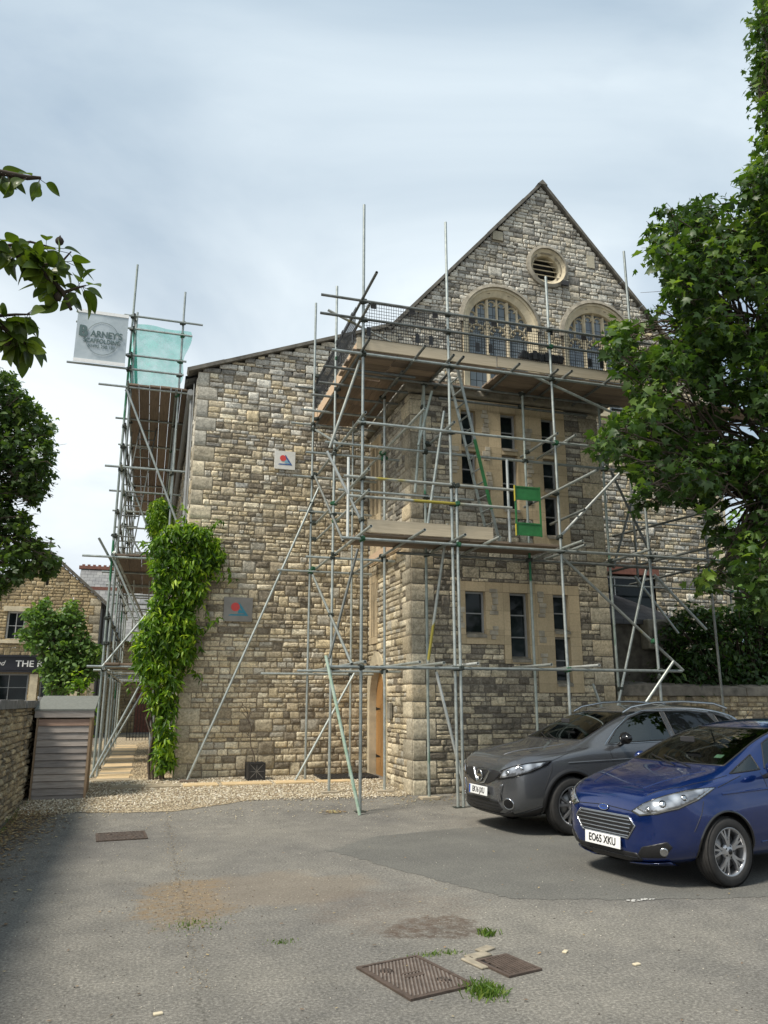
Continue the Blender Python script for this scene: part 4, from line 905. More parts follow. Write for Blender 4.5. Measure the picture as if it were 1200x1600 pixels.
# transoms over the bay deck and the lifts
for (x, z, y0, y1, mt) in ((4.66, 4.15, 11.0, 12.6, 'tube'), (5.26, 4.15, 11.0, 12.6, 'tube'), (6.70, 4.15, 10.9, 12.6, 'tube'), (6.92, 4.15, 11.2, 12.6, 'tube'), (4.60, 6.10, 11.2, 12.6, 'tube'), (6.52, 6.10, 11.2, 12.6, 'tube'), (6.87, 6.10, 11.2, 12.6, 'tube'),
                       (6.55, 5.12, 10.1, 12.6, 'tube'), (7.02, 4.80, 11.3, 12.5, 'tube'), (4.30, 2.16, 11.1, 12.6, 'tube'), (4.86, 2.16, 11.1, 12.6, 'tube_bright'), (6.12, 2.16, 11.1, 12.5, 'tube'), (6.98, 2.16, 11.1, 12.5, 'tube_bright'),
                       (4.03, 7.30, 11.0, 12.7, 'tube_dark'), (4.62, 7.31, 11.2, 12.7, 'tube_dark'), (4.80, 7.30, 11.2, 12.7, 'tube_dark'), (5.85, 7.31, 11.2, 12.7, 'tube_dark'), (6.60, 7.30, 11.2, 12.7, 'tube_dark'), (6.88, 7.31, 11.2, 12.7, 'tube_dark'), (7.72, 7.30, 11.2, 12.7, 'tube_dark'),
                       (8.20, 4.15, 11.2, 14.3, 'tube'), (8.3, 6.10, 11.2, 13.6, 'tube')):
    T('transom', (x, y0, z), (x, y1, z), mt)
# braces
for a, b, mt in (((2.54, 11.6, 5.52), (3.16, 11.6, 4.33), 'tube_bright'), ((4.64, 11.75, 6.5), (4.3, 11.85, 4.2), 'tube'), ((3.41, 12.9, 4.20), (2.93, 12.9, 2.30), 'tube_dark'), ((4.76, 12.0, 4.55), (4.37, 12.0, 2.2), 'tube_yellow'), ((4.40, 11.7, 2.05), (4.90, 11.7, .02), 'tube_bright'),
                 ((2.54, 11.42, 2.26), (3.05, 11.3, .02), 'tube_lime'), ((3.83, 14.6, 2.14), (2.72, 14.6, .19), 'tube'), ((3.10, 14.78, 5.85), (.82, 14.9, .22), 'tube'), ((3.0, 14.98, 7.12), (3.0, 12.5, 5.95), 'tube'), ((3.0, 14.81, 6.05), (3.0, 12.3, 4.20), 'tube_dark'),
                 ((3.0, 14.95, 4.10), (3.0, 11.65, 2.15), 'tube'), ((6.67, 11.6, 4.35), (8.32, 11.6, 5.95), 'tube_bright'), ((6.72, 11.66, 4.03), (9.0, 11.66, 2.12), 'tube_yellow'), ((8.66, 11.45, 2.26), (7.75, 11.45, 1.25), 'tube'), ((8.87, 12.3, 4.0), (7.95, 12.3, 1.2), 'tube'),
                 ((8.6, 11.7, 3.80), (9.6, 11.7, 2.85), 'tube'), ((6.36, 11.6, 7.3), (8.3, 11.6, 6.66), 'tube'), ((2.64, 12.2, 8.36), (3.93, 12.2, 7.85), 'tube_yellow'), ((3.12, 11.75, 7.25), (2.66, 11.95, 5.7), 'tube_yellow'), ((4.55, 12.1, 7.0), (4.28, 12.1, 5.95), 'tube_green'),
                 ((4.6, 12.5, 7.9), (4.35, 12.5, 5.2), 'tube_green'), ((7.7, 12.5, 1.9), (7.95, 12.5, 1.2), 'tube'), ((8.3, 12.35, 5.9), (9.1, 12.35, 4.2), 'tube_dark'), ((9.2, 12.8, 5.9), (8.5, 12.8, 4.1), 'tube_dark'), ((9.1, 13.0, 4.0), (10.0, 13.0, 2.9), 'tube')):
    T('brace', a, b, mt)
# right-hand tower in front of the lean-to
for a, b, mt in (((8.55, 11.55, 4.15), (10.7, 15.2, 4.15), 'tube_dark'), ((9.6, 14.4, 5.12), (10.3, 11.0, 5.14), 'tube_dark'), ((8.86, 13.9, 4.15), (9.05, 10.6, 4.15), 'tube_dark'), ((9.95, 11.5, 6.05), (8.2, 11.5, 6.05), 'tube_dark'), ((8.6, 14.85, 5.6), (13.5, 14.85, 5.6), 'tube_dark'), ((8.6, 14.85, 4.1), (13.5, 14.85, 4.1), 'tube_dark'),
                 ((9.0, 14.85, 7.4), (13.9, 14.85, 7.4), 'tube_dark'), ((8.6, 12.6, 7.3), (13.6, 12.6, 7.3), 'tube_dark'), ((8.6, 12.6, 4.1), (11.2, 12.6, 4.1), 'tube_dark'), ((10.5, 11.6, 4.2), (10.5, 15.2, 4.2), 'tube_dark')):
    T('ledger', a, b, mt)
for p0, p1, mt in (((8.42, 11.52), (8.42, 11.52), 'tube'),): pass
# short hand-rail posts on the lower deck
T('standard', (2.90, 11.6, 4.10), (2.90, 11.6, 5.45), 'tube_bright'); T('standard', (5.72, 11.58, 4.2), (5.72, 11.58, 5.66), 'tube_bright')
S.couplers(98)
# decks
S.boards(3.0, 4.70, 11.62, 12.72, 7.37, 'x', 5, 'board', lens=[3.75], seed=1)
S.boards(5.72, 8.55, 11.62, 12.72, 7.37, 'x', 5, 'board', lens=[7.3], seed=2)
S.boards(4.70, 5.72, 11.62, 11.84, 7.37, 'x', 1, 'board', seed=3); S.boards(4.70, 5.72, 12.5, 12.72, 7.37, 'x', 1, 'board', seed=4)
S.boards(3.1, 4.22, 12.73, 15.25, 7.37, 'y', 5, 'board_y', lens=[14.0], seed=5)
S.boards(3.12, 6.62, 11.62, 12.50, 4.20, 'x', 4, 'board', lens=[5.0], seed=6)
S.boards(8.55, 12.8, 12.0, 12.6, 7.37, 'x', 2, 'board', lens=[10.6], seed=9)
for (x0, x1, z) in ((3.02, 5.6, 7.49), (5.62, 8.58, 7.50), (3.22, 5.42, 4.33)):
    mb = MB(); mb.box(((x0 + x1) / 2, 11.60, z), (x1 - x0, .036, .215), bev=.004); S.part('toe_board', mb, M['toe'])
mb = MB(); mb.box((3.06, 13.5, 7.45), (.036, 3.6, .215), bev=.004); S.part('toe_board', mb, M['toe_side'])
mb = MB(); mb.box((4.18, 13.9, 4.36), (.036, 1.9, .2), bev=.004); S.part('toe_board', mb, M['toe_side'])
# swing gate on the lower deck
gt = thing('safety_gate', 'green steel safety gate with two solid panels on the lower scaffold deck', 'gate', (5.80, 11.47, 4.3))
mb = MB()
for z in (.02, .22, .64, .86): mb.bar((0, 0, z), (.46, 0, z), .022, .022)
for x in (0, .46): mb.bar((x, 0, 0), (x, 0, .88), .024, .024, up=(0, 1, 0))
M['gate_green'] = simple('gate_green_paint', (.025, .15, .045), .5, var=.2, scale=8); M['gate_yellow'] = simple('gate_yellow_paint', (.45, .38, .05), .5)
mb.build('gate_frame', M['gate_green'], gt)
for z in (.12, .75): mb = MB(); mb.box((.23, .002, z), (.43, .012, .19)); mb.build('kick_panel', M['gate_green'], gt)
mb = MB(); mb.bar((-.016, -.005, .60), (-.016, -.005, .88), .012, .03, up=(0, 1, 0)); mb.bar((-.016, -.005, 0), (-.016, -.005, .2), .012, .03, up=(0, 1, 0)); mb.build('hinge_edge', M['gate_yellow'], gt)
# ladders
def ladder(name, label, a, b, side, w_, nr, mat, green=None, group=None):
    a, b, side = Vector(a), Vector(b), Vector(side).normalized(); t_ = thing(name, label, 'ladder', tuple(a), group=group)
    for s in (-1, 1):
        o = side * s * w_ / 2; mb = MB(); mb.bar(o, b - a + o, .026, .046, up=side.cross(b - a)); mb.build('rail', M[mat], t_)
        if green and s == green: mb = MB(); mb.bar(o * 1.0 + (b - a) * .18, (b - a) * .55 + o, .031, .051, up=side.cross(b - a)); mb.build('rail_cover', M['gate_green'], t_)
    for i in range(nr):
        q = (b - a) * ((i + .6) / nr); mb = MB(); mb.tube(q - side * w_ / 2, q + side * w_ / 2, .015, 8); mb.build('rung', M[mat], t_)
ladder('ladder', 'aluminium ladder with green lower rail rising from lower deck to the hatch', (5.68, 12.1, 4.24), (4.93, 12.1, 7.62), (-.06, 1, 0), .36, 14, 'tube', -1)

# mesh brick guards hung on the top rails
m, t, p = new_mat('black_mesh_wire'); p.inputs['Base Color'].default_value = (.02, .022, .024, 1); p.inputs['Roughness'].default_value = .6; M['wire'] = m
def brick_guard(label, loc, rz, first=None):
    if first is not None:
        o = copy_tree(first); o['label'] = label; o.location = loc; o.rotation_euler = (0, 0, rz); return o
    t_ = thing('brick_guard', label, 'brick guard', loc, rz, 'black mesh guards along the top deck'); mb = MB(); W_, H_ = 1.14, .66
    for i in range(27): mb.bar((i * W_ / 26, 0, 0), (i * W_ / 26, 0, H_), .006, .006, up=(0, 1, 0))
    for j in range(12): mb.bar((0, .004, j * H_ / 11), (W_, .004, j * H_ / 11), .006, .006)
    mb.build('wire_mesh', M['wire'], t_)
    for x in (.2, .9):
        mb = MB(); mb.box((x, -.012, H_ - .05), (.10, .014, .09)); mb.build('hook_tab', M['black'], t_)
    for x in (.12, 1.0):
        mb = MB(); mb.box((x, -.012, .12), (.07, .012, .17)); mb.build('lower_tab', M['black'], t_)
    return t_
bgl = ['black mesh guard at the left corner of the top deck front', 'black mesh guard between the two tallest front poles', 'black mesh guard just right of the second front pole', 'black mesh guard before the left arched window', 'black mesh guard before the right arched window']
bg0 = None
for i, lb in enumerate(bgl):
    o = brick_guard(lb, (3.10 + i * 1.13, 11.57 + .004 * (i % 2), 7.59), 0, bg0); bg0 = bg0 or o
for i, lb in enumerate(('black mesh guard on the side rail nearest the front corner', 'black mesh guard midway along the left side rail', 'black mesh guard on the side rail nearest the stone wall')):
    brick_guard(lb, (3.035 + .004 * (i % 2), 12.9 + i * 1.13, 7.59), -PI / 2, bg0)
for i, lb in enumerate(('black mesh guard seen through the leaves by the right wall', 'black mesh guard at the far right end beyond the leaves')):
    brick_guard(lb, (11.4 + i * 1.15, 11.97, 7.5), 0, bg0)
# bag of tools and a coil on the top deck
mb = MB()
for i in range(7): mb.box((6.2 + i * .12, 11.72, 7.72 + random.Random(i).uniform(-.02, .02)), (.15, .2, .16), Matrix.Rotation(random.Random(i).uniform(-.5, .5), 3, 'Y'), bev=.03)
o = mb.build('black_tarpaulin', M['black']); tag(o, 'crumpled black sheet lying on the top deck below the arched windows', 'tarpaulin')
# sole boards under the feet
for (x, y, lb) in ((.84, 14.88, 'short timber sole board under the raking tube'), (3.98, 13.15, 'pale sole board under the pole nearest the arched door'), (3.03, 13.2, 'pale sole board under the second side pole'), (4.5, 12.38, 'small pale sole board under the pole at the bay corner')):
    mb = MB(); mb.box((0, 0, 0), (.30, .20, .04), bev=.004); o = mb.build('sole_board', M['toe'] if x > 1 else M['board']); o.location = (x, y, gz(x, y) + .022 - .006 * (x > 1)); tag(o, lb, 'sole board', 'timber pads under scaffold poles')

# ---- the narrow scaffold along the left side wall
A = Scaffold('scaffold', 'narrow tall scaffold standing in the alley along the left side wall', (-.35, 16.2, 0))
T = A.tube; OX, IX = -.84, .24
ys = [16.2, 18.2, 20.2, 22.2, 24.2, 26.2, 28.2]
for i, y in enumerate(ys):
    T('standard', (OX, y, .18), (OX + .02, y, 11.0 if i == 0 else 9.2), 'tube' if i % 2 else 'tube_green'); T('standard', (IX, y, .18), (IX, y, 10.5 if i == 0 else 8.1), 'tube')
T('standard', (OX + .07, 16.3, .18), (OX + .10, 16.3, 9.9), 'tube'); T('standard', (OX - .05, 17.2, .18), (OX - .03, 17.2, 8.6), 'tube'); T('standard', (OX + .06, 19.2, .18), (OX + .06, 19.2, 8.6), 'tube')
for z in (2.2, 4.36, 6.25, 8.02):
    T('ledger', (OX + .05, 15.7, z), (OX + .05, 28.6, z), 'tube'); T('ledger', (IX - .05, 15.9, z), (IX - .05, 28.6, z), 'tube')
    for i, y in enumerate(ys): T('transom', (OX - (.55 if z in (4.36, 8.02) and i == 0 else .28), y - .06, z + .05), (IX + .25, y - .06, z + .05), 'tube' if i else 'tube')
for z in (5.35, 4.85, 3.2, 2.7, 7.2, 6.75):
    T('guard_rail', (OX + .05, 16.0, z), (OX + .05, 28.4, z), 'tube_dark')
for (z, x0, x1) in ((9.72, -1.0, .66), (9.42, -1.95, .45), (8.80, -.95, .36), (8.48, -2.05, .32)): T('guard_rail', (x0, 16.13, z), (x1, 16.13, z), 'tube')
for z in (9.7, 9.4, 8.8, 8.5): T('guard_rail', (OX + .06, 16.0, z), (OX + .06, 28.0, z), 'tube_dark')
for a, b in (((-.82, 16.1, 8.0), (.42, 16.1, 5.1)), ((-.82, 16.12, 4.4), (.2, 16.12, 2.35)), ((-.8, 16.1, 4.5), (.55, 20.3, 2.2)), ((.0, 16.1, 3.4), (-.83, 16.1, 2.25)), ((.0, 16.05, 2.15), (-.88, 16.05, .2)), ((-.82, 18.2, 6.9), (.3, 18.2, 4.3)), ((-.8, 18.2, 4.2), (.2, 18.2, 2.3)), ((-1.1, 16.0, 4.75), (-.75, 16.4, 4.2)), ((-.85, 20.2, 6.0), (.2, 20.2, 4.4)), ((0.1, 18.1, 2.1), (-.85, 18.1, .2))):
    T('brace', a, b, 'tube')
A.couplers(95)
A.boards(-.80, .52, 16.1, 28.4, 8.12, 'y', 6, 'board_y', lens=[20.0, 24.1], seed=11)
A.boards(-.78, .25, 16.15, 22.0, 4.46, 'y', 4, 'board_y', lens=[], seed=12)
A.boards(-.80, .30, 16.1, 18.3, 2.30, 'y', 4, 'board_y', lens=[], seed=13)
for z, ll in ((6.34, 3),): A.boards(-.1, .25, 20.2, 28.0, z, 'y', 2, 'board_y', lens=[24.0], seed=14)
ladder('ladder', 'long steel ladder inside the narrow alley scaffold below the top deck', (-.72, 17.6, 4.5), (-.30, 19.0, 8.9), (1, 0, 0), .38, 17, 'tube_dark')
ladder('ladder', 'lower ladder inside the narrow alley scaffold above the timber store', (-.2, 20.4, 2.3), (-.3, 19.2, 5.2), (1, 0, 0), .36, 11, 'tube')
# green debris netting
m, t, p = new_mat('debris_netting'); p.inputs['Base Color'].default_value = (.10, .62, .50, 1); p.inputs['Roughness'].default_value = .8
tr_ = nd(t, 'ShaderNodeBsdfTransparent'); tl = nd(t, 'ShaderNodeBsdfTranslucent'); tl.inputs[0].default_value = (.10, .90, .70, 1); mx = nd(t, 'ShaderNodeMixShader'); mx2 = nd(t, 'ShaderNodeMixShader'); mx2.inputs[0].default_value = .5
lk(t, p.outputs[0], mx2.inputs[1]); lk(t, tl.outputs[0], mx2.inputs[2]); lk(t, ramp(t, noise(t, 5, 4, .6, geopos(t)), [(.3, (.42, .42, .42)), (.7, (.66, .66, .66))]), mx.inputs[0]); lk(t, tr_.outputs[0], mx.inputs[1]); lk(t, mx2.outputs[0], mx.inputs[2]); lk(t, mx.outputs[0], t.nodes['Material Output'].inputs[0]); M['net'] = m
def cloth(name, f, nu, nv, mat, smooth=True, thick=0.0):
    V = [f(i / nu, j / nv) for j in range(nv + 1) for i in range(nu + 1)]; F = [(j * (nu + 1) + i, j * (nu + 1) + i + 1, (j + 1) * (nu + 1) + i + 1, (j + 1) * (nu + 1) + i) for j in range(nv) for i in range(nu)]
    return link(name, np_mesh(name, V, F, mat, smooth=smooth))
def net(u, v):
    x = -.72 + u * (1.12 - .22 * (1 - v) ** 2 + .05 * math.sin(v * 9)); return (x, 16.22 + .05 * math.sin(u * 8 + v * 3) + .03 * math.sin(v * 14 + u * 5), 8.18 + v * 1.42 - .06 * u * v)
tag(cloth('debris_netting', net, 30, 24, M['net']), 'translucent green netting stretched across the end of the top deck', 'netting')
tag(cloth('debris_netting', lambda u, v: (-.80 + .02 * math.sin(v * 20), 16.25 + u * .5 + .02 * math.sin(v * 11), 8.2 + v * 1.3), 6, 20, M['net']), 'green netting hanging edge-on along the outer pole', 'netting')
tag(cloth('debris_netting', lambda u, v: (-.62 + u * .22, 21.6 + .04 * math.sin(u * 12), 8.15 + v * .9), 6, 10, M['net']), 'scrap of green netting seen through the hatch of the plank deck', 'netting')
# firm's banner
def text_mesh(name, s, size, mat, parent, loc, rot=(PI / 2, 0, 0), ext=.0015, sx=1.0, align='CENTER', bold=0.0, shear=0, fat=0.0):
    cu = bpy.data.curves.new(name, 'FONT'); cu.body = s; cu.size = size; cu.align_x = align; cu.align_y = 'CENTER'; cu.extrude = ext;  cu.shear = shear
    tmp = bpy.data.objects.new('tmp', cu); col.objects.link(tmp); dg = bpy.context.evaluated_depsgraph_get(); me = bpy.data.meshes.new_from_object(tmp.evaluated_get(dg)); bpy.data.objects.remove(tmp); bpy.data.curves.remove(cu)
    fat = fat or bold
    if fat:                    # heavier strokes: the same glyphs laid a hair apart
        vs = [tuple(v.co) for v in me.vertices]; fs = [list(p_.vertices) for p_ in me.polygons]; V = []; F = []; offs = [(-1, 0), (1, 0), (0, .6), (0, -.6), (-.7, .5), (.7, -.5)]
        for k, (a, b_) in enumerate(offs): F += [[i + len(V) for i in g_] for g_ in fs]; V += [(x + a * fat, y + b_ * fat, z + k * .0003) for x, y, z in vs]
        me = bpy.data.meshes.new(name); me.from_pydata(V, [], F)
    me.name = name; me.materials.clear(); me.materials.append(mat)
    o = link(name, me, parent); o.location = loc; o.rotation_euler = rot; o.scale = (sx, 1, 1); return o
bn = thing('banner', "pale grey firm's banner with dark lettering slung from scaffold tubes", 'banner', (-1.92, 16.05, 8.52))
m, t, p = new_mat('banner_cloth'); lk(t, ramp(t, noise(t, 3, 4, .6, geopos(t), 1.0), [(.3, (.34, .40, .43)), (.7, (.44, .50, .53))]), p.inputs['Base Color']); p.inputs['Roughness'].default_value = .6; M['banner'] = m
o = cloth('cloth', lambda u, v: (u * 1.02, .012 * math.sin(u * 7 + v * 2) * math.sin(v * PI), v * 1.12 - .02 * u), 16, 14, M['banner']); o.parent = bn
M['ink'] = simple('banner_ink', (.07, .12, .12), .6)
text_mesh('letter_b', 'B', .34, M['ink'], bn, (.14, -.02, .65), bold=.022, sx=.85)
text_mesh('name_lettering', "ARNEY'S", .20, M['ink'], bn, (.61, -.02, .615), bold=.006, sx=.84)
text_mesh('trade_lettering', 'SCAFFOLDING', .135, M['ink'], bn, (.53, -.02, .46), bold=.0035, sx=.84)
text_mesh('phone_lettering', '07495 298 181', .10, M['ink'], bn, (.53, -.02, .34), sx=.9)
mb = MB(); mb.path([(.53 + .33 * math.cos(a * PI / 24), -.016, .53 + .37 * math.sin(a * PI / 24)) for a in range(49)], .0035, 5); mb.build('ring_emblem', M['ink'], bn)
for z in (.0, 1.12):
    mb = MB(); mb.box((.51, -.006, z - .0), (1.03, .012, .07)); mb.build('hem', M['white'], bn)
# ------------------------------------------------------------------ foliage
LEAF = {
 'maple': (np.array([(0, 0, 0), (.16, .02, .0), (.50, .08, -.05), (.34, .22, .0), (.48, .52, -.06), (.20, .46, .0), (.0, .98, -.10), (-.20, .46, .0), (-.48, .52, -.06), (-.34, .22, .0), (-.50, .08, -.05), (-.16, .02, .0), (0, .32, .05)]),
           np.array([(12, i, i + 1) for i in range(0, 11)] + [(12, 11, 0)])),
 'oval': (np.array([(0, 0, 0), (.26, .28, .05), (.24, .66, .05), (0, 1, -.10), (-.24, .66, .05), (-.26, .28, .05), (0, .45, -.02)]), np.array([(6, i, (i + 1) % 6) for i in range(6)])),
 'lance': (np.array([(0, 0, 0), (.17, .35, .04), (0, 1, -.12), (-.17, .35, .04)]), np.array([(0, 1, 2), (0, 2, 3)])),
 'clump': (np.array([(0, 0, 0), (.42, .12, .02), (.30, .5, -.04), (.05, 1, -.08), (-.12, .55, .03), (-.5, .62, -.05), (-.28, .15, .02)]), np.array([(0, i, i + 1) for i in range(1, 6)])),
}
def leaves(name, kind, P_, Nrm, size, mat, seed, parent=None, droop=.35, jitter=.8, tone=None):
    """P_ points, Nrm rough facing direction per leaf; every leaf is its own small folded blade"""
    rg = np.random.default_rng(seed); base, fc = LEAF[kind]; n = len(P_); k = len(base)
    Nn = Nrm + rg.normal(0, jitter, (n, 3)); Nn /= np.linalg.norm(Nn, axis=1)[:, None]
    T_ = rg.normal(0, 1, (n, 3)); T_[:, 2] -= droop * 2; T_ -= (T_ * Nn).sum(1)[:, None] * Nn; T_ /= np.linalg.norm(T_, axis=1)[:, None]; B_ = np.cross(T_, Nn)
    S_ = size * rg.uniform(.45, 1.3, n)[:, None, None]
    V = P_[:, None, :] + S_ * (base[None, :, 0:1] * B_[:, None, :] + base[None, :, 1:2] * T_[:, None, :] + base[None, :, 2:3] * Nn[:, None, :] * 1.3)
    F = (fc[None] + (np.arange(n) * k)[:, None, None]).reshape(-1, 3)
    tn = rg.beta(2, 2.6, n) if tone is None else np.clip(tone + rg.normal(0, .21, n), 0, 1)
    C = np.repeat(tn[:, None] * np.ones((1, 3)), k, 0)
    return link(name, np_mesh(name, V.reshape(-1, 3), F, mat, C), parent)
def blob_leaves(blobs, dens, seed, up=.9, shell=.45):
    """blobs (x,y,z,rx,ry,rz); leaves gather in sprays near each blob's surface"""
    rg = np.random.default_rng(seed); PP = []; NN = []; TT = []
    for (x, y, z, rx, ry, rz_) in blobs:
        n = int(dens * (rx * ry * rz_) ** (2 / 3)); d = rg.normal(0, 1, (n, 3)); d /= np.linalg.norm(d, axis=1)[:, None]
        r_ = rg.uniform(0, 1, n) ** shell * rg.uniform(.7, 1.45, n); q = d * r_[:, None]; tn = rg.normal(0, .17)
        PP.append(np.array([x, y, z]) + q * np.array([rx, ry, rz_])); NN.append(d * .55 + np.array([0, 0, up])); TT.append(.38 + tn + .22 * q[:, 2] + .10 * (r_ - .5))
    return np.concatenate(PP), np.concatenate(NN), np.concatenate(TT)
def limb(mb, a, b, r0, r1, seed, k=6, wob=.08):
    rr = random.Random(seed); a, b = Vector(a), Vector(b); L = (b - a).length; pts = []; rad = []
    for i in range(k + 1):
        t_ = i / k; p = a.lerp(b, t_) + (Vector((rr.uniform(-1, 1), rr.uniform(-1, 1), rr.uniform(-1, 1))) * wob * L * math.sin(PI * t_)) + Vector((0, 0, .06 * L * math.sin(PI * t_))); pts.append(p); rad.append(r0 + (r1 - r0) * t_)
    mb.path(pts, rad, 7); return pts

# camera-free placement: every blob below is in metres
def tree(name, label, base, top, r, blobs, kind, size, mat, dens, seed, group=None, cat='tree', hubs=None, shell=.45, nleaf=None, sprigs=True):
    t_ = thing(name, label, cat, base, group=group); bv = Vector(base); mb = MB()
    pts = limb(mb, (0, 0, 0), Vector(top) - bv, r, r * .45, seed, 8, .03); tw = MB(); rr = random.Random(seed)
    for i, b in enumerate(blobs):
        tgt = Vector(b[:3]) - bv; src = min(pts[2:], key=lambda q: (q - tgt).length + abs(q.z - tgt.z + .8) * .5)
        if (hubs and rr.random() < .8):
            h = min([Vector(q) - bv for q in hubs], key=lambda q: (q - tgt).length); src = h if (h - tgt).length < (src - tgt).length else src
        limb(mb, src, tgt, r * .09, r * .03, seed + i, 5, .07)
        if sprigs:
            for k in range(4):
                e_ = tgt + Vector((rr.gauss(0, .6) * b[3], rr.gauss(0, .6) * b[4], rr.gauss(0, .5) * b[5])); limb(tw, tgt.lerp(src, .25 * rr.random()), e_, r * .03, r * .012, seed + i * 7 + k, 3, .1)
    if hubs:
        for i, h in enumerate(hubs):
            tgt = Vector(h) - bv; src = min(pts[1:], key=lambda q: (q - tgt).length + abs(q.z - tgt.z + 1.2)); limb(mb, src, tgt, r * .32, r * .10, seed + 90 + i, 6, .06)
    mb.build('trunk', M['bark'], t_)
    if tw.v: tw.build('twigs', M['bark'], t_)
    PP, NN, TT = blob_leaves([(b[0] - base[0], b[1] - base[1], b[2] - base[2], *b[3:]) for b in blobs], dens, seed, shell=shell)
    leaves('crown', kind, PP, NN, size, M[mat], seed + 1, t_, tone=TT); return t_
def unpack(s, ydep, asp):      # centres and radii of leaf clumps, in centimetres
    o = [tuple(int(v) / 100 for v in q.split(",")) for q in s.split()]
    return [(x, y, z, r, r * ydep, r * asp) for x, y, z, r in o]
